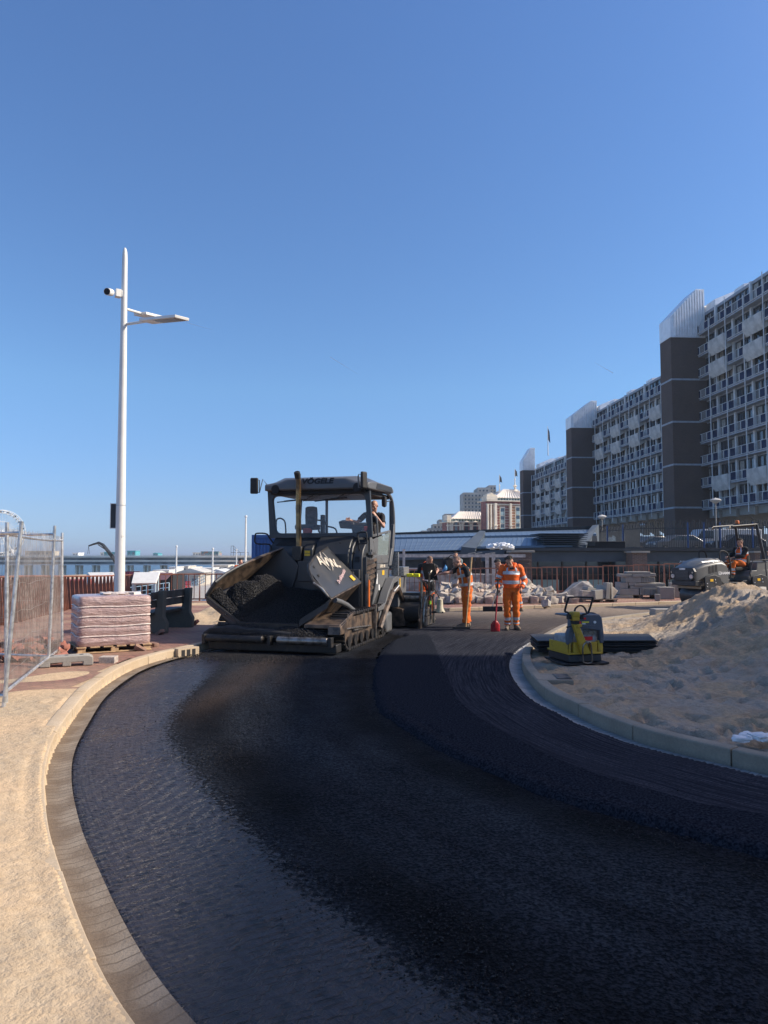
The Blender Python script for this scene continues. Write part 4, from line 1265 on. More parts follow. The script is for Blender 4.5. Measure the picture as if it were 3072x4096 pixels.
# ridge cap, gutters, dark infill between the roof steps
mb.hexa([C3 + V((0, 0, -0.1)), D3 + V((0, 0, -0.1)), D3 + V((0, 0.5, -0.1)), C3 + V((0, 0.5, -0.1))], [C3 + V((0, -0.1, 0.22)), D3 + V((0, -0.1, 0.12)), D3 + V((0, 0.5, 0.12)), C3 + V((0, 0.5, 0.22))])
mb.hexa([V((A3.x, 4.4, 1.2)), V((B3.x, 4.4, 1.2)), V((B3.x, 7.2, 1.2)), V((A3.x, 7.2, 1.2))], [V((A3.x, 4.9, A3.z - 0.14)), V((B3.x, 4.9, B3.z - 0.14)), V((B3.x, 7.2, B3.z)), V((A3.x, 7.2, A3.z))])
mb.hexa([V((A.x, 1.4, 0.9)), V((B.x + 1, 1.4, 0.9)), V((Cq.x, 4.0, 0.9)), V((Dq.x, 4.0, 0.9))], [V((A.x, 1.4, A.z - 0.14)), V((B.x, 1.4, B.z - 0.14)), V((Cq.x, 3.4, Cq.z - 0.3)), V((Dq.x, 3.4, Dq.z - 0.3))])
mb.hexa([V((A2.x, 2.2, 1.2)), V((B2.x, 2.2, 1.2)), V((B2.x, 4.9, 1.2)), V((A2.x, 4.9, 1.2))], [V((A2.x, 2.3, A2.z - 0.14)), V((B2.x, 2.3, B2.z - 0.14)), V((B2.x, 4.6, C2_.z - 0.2)), V((A2.x, 4.6, D2_.z - 0.2))])
mb.build('roof_base', M_dark, t)
mb = MB()   # the raking hip plates
e0, e1 = pp(1872, 2200, 40.8), pp(1932, 2132, 45.2)
mb.hexa([e0 + V((-0.5, 0, -0.3)), e0 + V((0.25, 0, -0.35)), e1 + V((0.12, 0, -0.3)), e1 + V((-0.2, 0, -0.3))], [e0 + V((-0.35, 0, 0.18)), e0 + V((0.45, 0, 0.1)), e1 + V((0.15, 0, 0.12)), e1 + V((-0.2, 0, 0.16))])
e0, e1 = pp(2330, 2180, 42.5), pp(2392, 2104, 47.4)
mb.hexa([e0 + V((-0.45, 0, -0.3)), e0 + V((0.15, 0, -0.35)), e1 + V((0.05, 0, -1.6)), e1 + V((-0.55, 0, -0.9))], [e0 + V((-0.35, 0, 0.1)), e0 + V((0.25, 0, 0.02)), e1 + V((0.05, 0, 0.1)), e1 + V((-0.35, 0, 0.05))])
mb.build('hip_plate', M_fascia, t)
# left fascia under the pitched roof
mb = MB(); mb.hexa([pp(1540, 2243, yl), pp(1890, 2232, yl), pp(1890, 2232, yl) + V((0, 0.3, 0)), pp(1540, 2243, yl) + V((0, 0.3, 0))], [pp(1540, 2207, yl), pp(1890, 2200, yl), pp(1890, 2200, yl) + V((0, 0.3, 0)), pp(1540, 2207, yl) + V((0, 0.3, 0))])
mb.hexa([pp(1880, 2243, yl), pp(2040, 2247, 40.2), pp(2040, 2247, 40.2) + V((0, 0.3, 0)), pp(1880, 2243, yl) + V((0, 0.3, 0))], [pp(1880, 2206, yl), pp(2040, 2198, 40.2), pp(2040, 2198, 40.2) + V((0, 0.3, 0)), pp(1880, 2206, yl) + V((0, 0.3, 0))])
mb.build('fascia', M_fascia, t)
# brick pillars with pale copings
def pillar(u0, u1, v0, vb, Y, ln=1.5, lab=''):
 a = D(u0, v0, Y); b = D(u1, v0, Y)
 t_ = thing('brick_pillar', lab, 'pillar', ((a.x + b.x) / 2, Y, 0)); w = (b.x - a.x) / 2
 mb = MB(); mb.b2((-w, 0, -0.6), (w, ln, a.z)); mb.build('shaft', M_pbrick, t_)
 mb = MB(); mb.b2((-w - 0.12, -0.12, a.z + 0.002), (w + 0.12, ln + 0.1, a.z + 0.1)); mb.build('coping', M_conc, t_, bevel=0.01)
 return t_, w, a.z
t_, w, z1 = pillar(2053, 2127, 2210, 0, 36.0, 1.2, 'wide brick pillar with a pale coping and a metal letterbox, behind the front worker')
mb = MB(); mb.b2((-0.18, -0.1, z1 - 0.85), (0.34, -0.005, z1 - 0.42)); mb.b2((-0.2, -0.13, z1 - 0.43), (0.36, -0.005, z1 - 0.36)); mb.b2((-0.1, -0.12, z1 - 0.6), (0.28, -0.1, z1 - 0.54)); mb.build('letterbox', mat('brown_box', (0.11, 0.075, 0.06), 0.5), t_, bevel=0.01)
pillar(2529, 2588, 2212, 0, 39.0, 1.1, 'brick pillar with a pale coping behind the tall stack of concrete slabs')
pillar(3020, 3040, 2212, 0, 39.0, 1.1, 'brick pillar with a pale coping just behind the roller driver')
for i, (u, lab) in enumerate(((1889, 'narrow dark slatted column left in the row of three under the pavilion roof'), (1915, 'narrow dark slatted column middle of three under the pavilion roof'), (1967, 'narrow dark slatted column right of three, nearest the brick pillar'))):
 p = D(u, 2212, 38.5)
 t_ = thing('column', lab, 'column', (p.x, 38.5, 0), 0, 'slatted columns of the pavilion')
 mb = MB(); mb.b2((-0.12, 0, -0.5), (0.12, 0.25, p.z - 0.08))
 for k in range(9): mb.b2((-0.17, -0.04, p.z - 0.2 - k * 0.1), (0.13, -0.002, p.z - 0.16 - k * 0.1))
 mb.build('shaft', M_dbrick, t_)
 mb = MB(); mb.hexa([V((-0.2, -0.08, p.z - 0.07)), V((0.18, -0.08, p.z)), V((0.18, 0.3, p.z)), V((-0.2, 0.3, p.z - 0.07))], [V((-0.2, -0.08, p.z - 0.03)), V((0.18, -0.08, p.z + 0.04)), V((0.18, 0.3, p.z + 0.04)), V((-0.2, 0.3, p.z - 0.03))]); mb.build('coping', M_conc, t_)
# louvred roof unit
t_ = thing('roof_vent', 'dark louvred ventilation box on the flat pavilion roof', 'roof vent', (D(2170, 2192, 42).x, 42, zt))
a = D(2168, 2190, 42); b = D(2338, 2137, 42); W = b.x - a.x; Hh = b.z - zt
mb = MB(); mb.b2((0.25, 0.25, 0), (W - 0.3, 2.2, Hh)); mb.build('core', M_black, t_)
mb = MB()
for k in range(7):
 z = 0.05 + k * (Hh - 0.1) / 6.5; e = 0.05 * k * 0.7
 mb.hexa([V((0.1 - e, -0.05 - e, z)), V((W + e - 0.1, -0.05 - e, z)), V((W - 0.3, 0.24, z + 0.07)), V((0.22, 0.24, z + 0.07))], [V((0.1 - e, -0.05 - e, z + 0.03)), V((W + e - 0.1, -0.05 - e, z + 0.03)), V((W - 0.3, 0.24, z + 0.1)), V((0.22, 0.24, z + 0.1))])
 mb.hexa([V((0.1 - e, -0.05 - e, z)), V((0.22, 0.24, z + 0.07)), V((0.22, 2.2, z + 0.07)), V((0.1 - e, 2.3, z))], [V((0.1 - e, -0.05 - e, z + 0.03)), V((0.22, 0.24, z + 0.1)), V((0.22, 2.2, z + 0.1)), V((0.1 - e, 2.3, z + 0.03))])
mb.b2((-0.25, -0.3, Hh + 0.0), (W + 0.1, 2.4, Hh + 0.05))
mb.build('louvre', M_fascia, t_)
a = D(2345, 2165, 43); b = D(2502, 2190, 43)
t_ = thing('roof_box', 'low black box unit on the flat pavilion roof right of the louvred vent', 'roof box', (a.x, 43, zt))
mb = MB(); mb.b2((0, 0, 0), (b.x - a.x, 1.5, a.z - zt)); mb.build('casing', M_black, t_, bevel=0.02)
mb = MB(); mb.b2((0.1, -0.1, 0.15), (0.5, -0.004, 0.35)); mb.b2((0.08, -0.14, 0.35), (0.52, -0.004, 0.39)); mb.build('hatch', M_dark, t_)
# white bundle of plastic on the roof
mb = MB(); rb = D(2000, 2190, 37.5)
for k in range(22):
 xx = -0.5 + 0.05 * k; mb.rock((xx, 0.1 * math.sin(k * 2.3), 0.04 + 0.16 * (1 - (xx / 0.62) ** 2) * (0.6 + 0.4 * math.sin(k * 1.7))), (0.34, 0.4, 0.2), seed=k, rough=0.6, boxy=0.3, sub=2)
o = mb.build('plastic_sheet', mat('white_plastic', (0.75, 0.77, 0.78), 0.3, var=0.1, vscale=8, bump=0.02, bscale=14), loc=(rb.x, 37.5, rb.z - 0.05))
tag(o, 'crumpled white plastic sheet lying on top above the brick pillar', 'plastic sheet')
mb = MB(); a = D(1905, 2203, 37.6); b = D(2052, 2197, 37.2)
mb.hexa([a + V((0, 0, -0.1)), V((b.x, b.y, a.z - 0.05)), V((b.x, b.y + 1.4, a.z - 0.05)), a + V((0, 1.4, -0.1))], [a, b, b + V((0, 1.4, 0)), a + V((0, 1.4, 0))])
mb.build('canopy_edge', M_band, t)
# ------------------------------------------------------------------ palisade fence, street lamps, cars on the upper street
t = thing('palisade_fence', 'tall dark palisade fence with blue posts and curved spikes on the upper street', 'fence', (0, 55, 1.9))
def palis(a, b, step=0.13, h=2.45):
 L_ = (b - a).length; n = int(L_ / step); d = (b - a) / n
 mb = MB()
 for i in range(n):
  p = a + d * i; hh = h + 0.12 * math.sin(i * 1.7)
  mb.tube([p, p + V((0, 0, hh - 0.35)), p + V((0.02, -0.12, hh))], 0.03, 4)
 for z in (0.4, 1.9): mb.tube([a + V((0, 0, z)), b + V((0, 0, z))], 0.03, 4)
 mb.build('pickets', M_dark, t)
pts = [V((D(2372, 2150, 66).x, 11, 0)), V((D(2500, 2150, 60).x, 5, 0)), V((D(2560, 2150, 57).x, 2, 0)), V((33, 0, 0))]
palis(pts[0], pts[1], 0.15, 2.2); palis(pts[1], pts[2], 0.14, 2.3); palis(pts[2], pts[3])
bp_ = mat('blue_post', (0.03, 0.075, 0.19), 0.45)
for k in range(12):
 f = k / 11
 p = pts[2].lerp(pts[3], f) if k > 2 else pts[0].lerp(pts[2], k / 3)
 mb = MB(); mb.b2((-0.05, -0.1, 0), (0.05, 0.0, 2.35)); o = mb.build('post', bp_, t, loc=p)
def lamp(u, v, Y, lab):
 p = D(u, v, Y)
 t_ = thing('street_lamp', lab, 'street lamp', (p.x, Y, 1.9), 0, 'saucer street lamps on the upper street'); h = p.z - 1.9
 mb = MB(); mb.tube([(0, 0, 0), (0, 0, h)], [0.06, 0.045], 8); mb.build('pole', M_conc, t_)
 mb = MB(); mb.lathe([(0.05, -0.22), (0.12, -0.2), (0.42, 0.0), (0.44, 0.04), (0.3, 0.14), (0.08, 0.2), (0.0, 0.24)], (0, 0, h), n=20); mb.build('lamp_shade', M_pconc, t_)
lamp(2862, 2003, 56, 'nearest saucer street lamp, in front of the big right stair tower foot')
lamp(2408, 2068, 70, 'saucer street lamp left, in front of the middle apartment building')
lamp(2571, 2101, 90, 'small saucer street lamp under the middle apartment building')
lamp(2452, 2126, 110, 'tiny far saucer street lamp near the end of the palisade fence')
def car(u, vb, Y, colr, lab, rz=0.0, s=1.0, van=False):
 p = D(u, vb, Y)
 t_ = thing('parked_car', lab, 'car' if not van else 'van', (p.x, Y, 1.9), rz, 'vehicles parked behind the palisade fence')
 L_ = 2.15 * s; H_ = (1.45 if not van else 2.0)
 pr = [(-L_, 0.3), (-L_, 0.75), (-L_ + 0.15, 0.9), (-L_ * 0.45, 1.0), (-L_ * 0.12, H_), (L_ * 0.55, H_), (L_ * 0.92, 1.0), (L_, 0.9), (L_, 0.3)]
 if van: pr = [(-L_, 0.3), (-L_, 0.9), (-L_ * 0.8, 1.15), (-L_ * 0.6, H_), (L_, H_), (L_, 0.3)]
 mb = MB(); mb.prism(pr, 'y', -0.85, 0.85); mb.build('body', colr, t_, bevel=0.08, seg=3)
 mb = MB()
 if van: mb.prism([(-L_ * 0.75, 1.2), (-L_ * 0.6, H_ - 0.15), (-L_ * 0.3, H_ - 0.15), (-L_ * 0.3, 1.2)], 'y', -0.86, 0.86)
 else: mb.prism([(-L_ * 0.4, 1.02), (-L_ * 0.12, H_ - 0.1), (L_ * 0.52, H_ - 0.1), (L_ * 0.8, 1.02)], 'y', -0.86, 0.86)
 mb.build('window', M_glassd, t_)
 for sx in (-L_ * 0.62, L_ * 0.62):
  for sy in (-0.8, 0.8):
   mb = MB(); mb.lathe([(0.05, -0.1), (0.3, -0.1), (0.32, 0.0), (0.3, 0.1), (0.05, 0.1)], (sx, sy, 0.32), 'y', 18); w_ = mb.build('wheel', M_black, t_)
   mb = MB(); mb.lathe([(0.03, -0.13), (0.19, -0.12), (0.19, 0.12), (0.03, 0.13)], (sx, sy, 0.32), 'y', 12); mb.build('rim', M_conc, w_)
 mb = MB(); mb.b2((-L_ - 0.01, -0.75, 0.65), (-L_ + 0.05, -0.45, 0.8)); mb.build('headlight', M_wmetal, t_)
 mb = MB(); mb.b2((-L_ - 0.01, 0.45, 0.65), (-L_ + 0.05, 0.75, 0.8)); mb.build('headlight', M_wmetal, t_)
cp = mat('dark_car_paint', (0.03, 0.035, 0.045), 0.25, coat=0.6, var=0); cs = mat('silver_car_paint', (0.12, 0.125, 0.135), 0.3, metal=0.5, coat=0.5, var=0); cw = mat('white_car_paint', (0.42, 0.43, 0.44), 0.35, coat=0.4, var=0)
car(2700, 2190, 60, cs, 'silver car behind the palisade fence left of the white van', 0.15)
car(2590, 2190, 64, cp, 'dark car farthest left behind the palisade fence', 0.3)
car(2880, 2190, 62, cw, 'long white van behind the palisade fence', 0.05, 1.5, True)
car(2940, 2190, 58, cp, 'black car in front of the white van, behind the roller driver', 0.0)
car(2525, 2190, 75, cw, 'small white van seen in the gap at the left end of the palisade fence', 1.2, 0.9, True)
# ------------------------------------------------------------------ brown railing
M_rust = mat('rusty_brown_paint', (0.20, 0.075, 0.045), 0.6, var=0.25, vscale=3)
M_railb = mat('brown_rail_paint', (0.30, 0.14, 0.085), 0.6, var=0.25, vscale=3)
def railing(pts, name, label, m, pitch=0.235, zf=hp, h=1.12, wide=3, fin=0.16, steps=None, maxp=99):
 t = thing(name, label, 'railing', (pts[0].x, pts[0].y, 0)); o = V((pts[0].x, pts[0].y, 0))
 L = resample(pts, pitch); n = len(L)
 ring = []
 def zt(i): return (zf(L[i].x, L[i].y) + h) if steps is None else steps(i)
 mb = MB(); mb.tube([p - o + V((0, 0, zt(i) if steps is None else zt(i))) for i, p in enumerate(L)], 0.03, 6)
 mb.build('top_rail', m, t)
 mb = MB(); mb.tube([p - o + V((0, 0, zf(p.x, p.y) + 0.07)) for i, p in enumerate(L)], 0.03, 6)
 mb.build('bottom_rail', m, t)
 tap = None
 for i in range(0, n - 1):
  p = L[i]; z0 = zf(p.x, p.y); z1 = zt(i)
  d = (L[min(i + 1, n - 1)] - L[max(0, i - 1)]).normalized(); nn_ = V((-d.y, d.x, 0))
  mb = MB()
  if i % wide == 0:
   mb.hexa([nn_ * (-fin) - d * 0.012 + V((0, 0, z0 - 0.05)), nn_ * fin - d * 0.012 + V((0, 0, z0 - 0.05)), nn_ * fin + d * 0.012 + V((0, 0, z0 - 0.05)), nn_ * (-fin) + d * 0.012 + V((0, 0, z0 - 0.05))],
     [nn_ * -0.035 - d * 0.012 + V((0, 0, z1)), nn_ * 0.035 - d * 0.012 + V((0, 0, z1)), nn_ * 0.035 + d * 0.012 + V((0, 0, z1)), nn_ * -0.035 + d * 0.012 + V((0, 0, z1))])
  else:
   mb.b2((-0.014, -0.014, z0 + 0.07), (0.014, 0.014, z1))
  if i < maxp: mb.build('post', m, t, smooth=False, loc=p - o)
 return t
railing([V(p) for p in RAIL[0:4]], 'railing', 'rust brown railing with broad flat posts running along the sea side on the left', M_rust, pitch=0.30, fin=0.15, wide=1, maxp=80)
railing([RAIL[3], RAIL[4], V((0.2, 30.95, 0))], 'railing', 'rust brown railing with thin bars behind the bench and the info boards', M_rust, pitch=0.235, fin=0.10)
# right hand railing: panels step up to the right
RR = [V((0.2, 30.9, 0)), V((14.6, 30.9, 0))]
def hp0(x, y): return 0.12
t = thing('railing', 'brown railing of stepped panels in front of the dark pavilion', 'railing', (0.2, 30.9, 0.0))
npan = 11; pw = 1.30
for k in range(npan):
 x0 = k * pw; zt_ = 1.13 + 0.021 * k + 0.02 * max(0, k - 6)
 mb = MB(); mb.b2((x0, -0.03, zt_ - 0.05), (x0 + pw + 0.03, 0.03, zt_)); mb.build('top_rail', M_railb, t)
 mb = MB(); mb.b2((x0, -0.025, 0.18), (x0 + pw, 0.025, 0.22)); mb.build('bottom_rail', M_railb, t)
 for j in range(6):
  x = x0 + j * pw / 6
  mb = MB()
  if j in (0, 3): mb.hexa([V((x - 0.045, -0.06, 0)), V((x + 0.045, -0.06, 0)), V((x + 0.045, 0.06, 0)), V((x - 0.045, 0.06, 0))], [V((x - 0.012, -0.03, zt_ - 0.02)), V((x + 0.02, -0.03, zt_ - 0.02)), V((x + 0.02, 0.03, zt_ - 0.02)), V((x - 0.012, 0.03, zt_ - 0.02))])
  else: mb.b2((x, -0.012, 0.2), (x + 0.022, 0.012, zt_ - 0.04))
  mb.build('post', M_railb, t, smooth=False)
# pale timber barrier behind the workers
M_timber = mat('grey_timber', (0.50, 0.47, 0.43), 0.85, var=0.2, vscale=6)
t = thing('barrier', 'pale timber guard rail in front of the pavilion windows, behind the workers', 'barrier', (0.4, 33.4, 0.0))
mb = MB(); mb.b2((0.2, -0.03, 1.62), (6.1, 0.03, 1.76)); mb.build('top_rail', M_timber, t)
mb = MB(); mb.b2((0.2, -0.03, 1.02), (3.2, 0.03, 1.14)); mb.build('middle_rail', M_timber, t)
for x in (0.45, 4.25, 4.55): mb = MB(); mb.b2((x, -0.05, -0.4), (x + 0.12 + (0.04 if x > 4 else 0), -0.031, 1.8 if x > 1 else 2.0)); mb.build('post', M_timber, t)
M_wall = mat('weathered_wall', (0.36, 0.33, 0.31), 0.9, var=0.35, vscale=2.5, detail=8)
t = thing('low_wall', 'low weathered block wall behind the brown railing left of the workers', 'wall', (0.6, 33.9, 0))
for r_ in range(3):
 for k in range(6): mb = MB(); mb.b2((k * 0.82 + (0.3 if r_ % 2 else 0), 0, -0.4 + r_ * 0.42), (k * 0.82 + (0.3 if r_ % 2 else 0) + 0.80, 0.4, 0.0 + r_ * 0.42)); mb.build('block', M_wall, t, bevel=0.01)
# ------------------------------------------------------------------ mobile construction fence
M_galv = mat('galvanised_steel', (0.52, 0.53, 0.53), 0.42, metal=0.75, var=0.25, vscale=14, bump=0.0006, bscale=120)
M_wire = mat('fence_wire', (0.36, 0.32, 0.28), 0.5, metal=0.4, var=0.3, vscale=5)
def fence_panel(p0, p1, label, h=1.98, lean=(0, 0), wires=80, seed=1, z0=0.02, midpost=False):
 p0 = V(p0); p1 = V(p1)
 t = thing('wire_fence', label, 'wire fence', (p0.x, p0.y, 0), 0, 'mobile wire fence panels'); rg = random.Random(seed)
 d = p1 - p0; d.z = 0; L_ = d.length; d.normalize(); nn_ = V((-d.y, d.x, 0)); lv = nn_ * lean[0] + d * lean[1]
 def Q(a, z, off=0.0): return d * a + lv * (z / h) + V((0, 0, p0.z + (p1.z - p0.z) * a / L_ + z)) + nn_ * off
 for a in (0.0, L_):
  mb = MB(); mb.tube([Q(a, z0 - 0.03), Q(a, h)], 0.021, 10); mb.tube([Q(a, h - 0.0), Q(a, h + 0.005)], 0.023, 10); mb.build('post', M_galv, t)
 mb = MB(); mb.tube([Q(L_ * k / 12, h - 0.12 - 0.02 * math.sin(math.pi * k / 12)) for k in range(13)], 0.018, 8); mb.build('top_rail', M_galv, t)
 mb = MB(); mb.tube([Q(0, z0 + 0.12), Q(L_, z0 + 0.12)], 0.018, 8); mb.build('bottom_rail', M_galv, t)
 mb = MB()
 w_ = int(L_ / 0.038)
 for i in range(1, w_):
  a = L_ * i / w_; ph = i * 0.21 + rg.uniform(-.4, .4); am = rg.uniform(0.002, 0.007)
  mb.tube([Q(a + am * math.sin(z * 3.1 + ph), z, 0.008 * math.sin(i * 0.13 + z * 2)) for z in np.linspace(z0 + 0.12, h - 0.12, 9)] + [Q(a + rg.uniform(-0.02, 0.02), h - 0.12 + 0.05 + rg.uniform(0, 0.02))], 0.0014, 4)
 for z in (0.32, 0.62, 0.95, 1.28, 1.6):
  ph = rg.uniform(0, 6)
  mb.tube([Q(a, z + 0.012 * math.sin(a * 4 + ph) + 0.01 * math.sin(a * 9 + ph), 0.02 * math.sin(a * 2.3)) for a in np.linspace(0, L_, 24)], 0.0016, 4)
 mb.build('wire_mesh', M_wire, t, smooth=False)
 return t
PB0, PB1 = G(24, 2818, 0.12), G(248, 2622, 0.12)
fence_panel(PB0, PB1, 'galvanised wire fence panel standing left of the wrapped paving pallet', lean=(0.05, 0.03), seed=2)
PA1 = G(14, 2836, 0.12)
fence_panel((PA1.x - 3.4, PA1.y - 0.35, 0.12), (PA1.x, PA1.y, 0.12), 'wire fence panel cut off by the left edge of the photo', lean=(0.02, 0.12), seed=5)
PC1 = G(181, 2668, 0.12)
fence_panel((PC1.x - 3.4, PC1.y + 1.0, 0.12), (PC1.x, PC1.y + 0.1, 0.12), 'wire fence panel behind the front one, ending in the concrete foot', lean=(-0.02, 0.06), seed=8, h=2.05)
# concrete foot with slots
c = G(248, 2668, 0.12)
t = thing('concrete_block', 'grey concrete fence foot with slots at the corner of the wire fence', 'fence foot', (c.x, c.y + 0.15, 0.12), R(24))
mb = MB()
pr = [(-0.36, 0.0), (-0.22, 0.0), (-0.22, 0.055), (-0.06, 0.055), (-0.06, 0.0), (0.06, 0.0), (0.06, 0.055), (0.22, 0.055), (0.22, 0.0), (0.36, 0.0), (0.36, 0.12), (0.30, 0.15), (-0.30, 0.15), (-0.36, 0.12)]
mb.prism(pr, 'y', -0.12, 0.12); mb.build('block', M_conc, t, bevel=0.012)
mb = MB()
for x in (-0.2, 0.0, 0.2): mb.lathe([(0.0, 0.151), (0.03, 0.153), (0.03, 0.151)], (x, 0, 0), n=12)
mb.build('post_hole', M_black, t)
# ------------------------------------------------------------------ wrapped pallet of paving bricks
def wrap_mat():
 m, N, L, b = rawmat('stretch_wrap_over_bricks', 0.3)
 tc = N.new('ShaderNodeTexCoord').outputs['Object']
 sp = N.new('ShaderNodeSeparateXYZ'); L.new(tc, sp.inputs[0])
 cb = N.new('ShaderNodeCombineXYZ'); L.new(math2(N, L, 'ADD', sp.outputs[0], sp.outputs[1]), cb.inputs[0]); L.new(sp.outputs[2], cb.inputs[1])
 br = brickt(N, L, cb.outputs[0], (0.40, 0.225, 0.185), (0.34, 0.19, 0.165), (0.22, 0.13, 0.12), 1.0, 0.205, 0.165, 0.004, 0.0)
 n1 = noiset(N, L, mapping(N, L, tc, sc=(2.5, 2.5, 7)), 2.0, 6, 0.6); n2 = noiset(N, L, mapping(N, L, tc, sc=(6, 6, 22), rot=(0.3, 0.2, 0)), 1.0, 5, 0.7)
 c = mixc(N, L, mrange(N, L, n1, 0.5, 0.75, 0.35, 0.75), br.outputs['Color'], (0.56, 0.45, 0.43))
 L.new(c, b.inputs['Base Color']); b.inputs['Coat Weight'].default_value = 0.5; b.inputs['Coat Roughness'].default_value = 0.2
 bump(N, L, b, math2(N, L, 'ADD', n2, n1), 0.03)
 return m
M_wrap = wrap_mat()
M_strap = mat('white_fold', (0.66, 0.58, 0.52), 0.4, var=0.12, vscale=12, bump=0.01, bscale=20)
M_wood = mat('pallet_wood', (0.40, 0.27, 0.15), 0.8, var=0.3, vscale=9)
PALX, PALY = -5.02, 11.95
t = thing('brick_pallet', 'pallet of pink paving bricks in clear stretch wrap at the kerb', 'pallet of bricks', (PALX, PALY, 0.12), R(30))
Wd, Dd = 1.20, 1.02
mb = MB()
for y in (0.02, Dd / 2, Dd - 0.1):
 for x in (0.02, Wd / 2 - 0.06, Wd - 0.14): mb.b2((x, y, 0.0), (x + 0.12, y + 0.1, 0.085))
for k in range(6): mb.b2((k * 0.21, 0, 0.087), (k * 0.21 + 0.15, Dd, 0.107))
for y in (0.0, Dd / 2, Dd - 0.1): mb.b2((0.0, y, -0.0), (Wd, y + 0.1, 0.018))
mb.build('pallet', M_wood, t, bevel=0.003)
mb = MB()
nl = 5; hl = 0.162
def shell_ring(z, s, k, N_=64):
 pts = []
 for i in range(N_):
  a = i / N_ * 4; side = int(a); f = a - side
  cx, cy = [(f, 0), (1, f), (1 - f, 1), (0, 1 - f)][side]
  x, y = 0.03 + cx * (Wd - 0.06), 0.03 + cy * (Dd - 0.06)
  cxx, cyy = Wd / 2, Dd / 2
  d_ = V((x - cxx, y - cyy, 0)); dd_ = d_.normalized()
  edge = min(f, 1 - f)
  off = s - 0.03 * max(0, 0.06 - edge) / 0.06 + 0.011 * mn.noise(V((x * 5, y * 5, z * 7))) 
  pts.append(V((x, y, z + 0.008 * mn.noise(V((x * 4, y * 4, z * 3))))) + dd_ * off)
 return pts
rings = []
zz = 0.105
prof = []
for k in range(nl):
 base = 0.110 + k * hl
 prof += [(base, -0.004), (base + 0.03, 0.014), (base + 0.08, 0.02), (base + 0.13, 0.014)]
prof += [(0.110 + nl * hl, -0.004), (0.122 + nl * hl, -0.05)]
for z, s in prof: rings.append(shell_ring(z, s, 0))
vs = [p for r_ in rings for p in r_]; N_ = 64
fs = [(i * N_ + k, i * N_ + (k + 1) % N_, (i + 1) * N_ + (k + 1) % N_, (i + 1) * N_ + k) for i in range(len(rings) - 1) for k in range(N_)]
fs.append(tuple((len(rings) - 1) * N_ + k for k in range(N_)))
mb.add(vs, fs)
mb.build('wrapped_bricks', M_wrap, t, sharp=60)
for k in range(1, nl):
 z = 0.110 + k * hl
 pts = shell_ring(z, 0.012, 0)
 mb = MB(); 
 mb.tube([p + V((0, 0, 0.006 * math.sin(i * 0.5))) for i, p in enumerate(pts)], 0.0115, 6, closed=True)
 mb.build('film_fold', M_strap, t)
mb = MB()
for k in range(6): mb.rock((0.55 + 0.09 * k, 0.55 + 0.03 * math.sin(k * 3), 0.94), (0.22, 0.4, 0.07), seed=40 + k, rough=0.5, boxy=0.3)
mb.build('loose_film', M_strap, t)
# small pack of grey bricks
c = G(420, 2655, 0.12)
t = thing('brick_stack', 'small bundle of grey bricks on the paving in front of the pallet', 'bricks', (c.x, c.y + 0.05, 0.115), R(4))
M_gbrick = mat('grey_brick', (0.40, 0.34, 0.29), 0.9, var=0.2, vscale=20, bump=0.002, bscale=60)
for k in range(5): mb = MB(); mb.b2((-0.115 + k * 0.047, 0, 0), (-0.07 + k * 0.047, 0.2, 0.095)); mb.build('brick', M_gbrick, t, bevel=0.003)
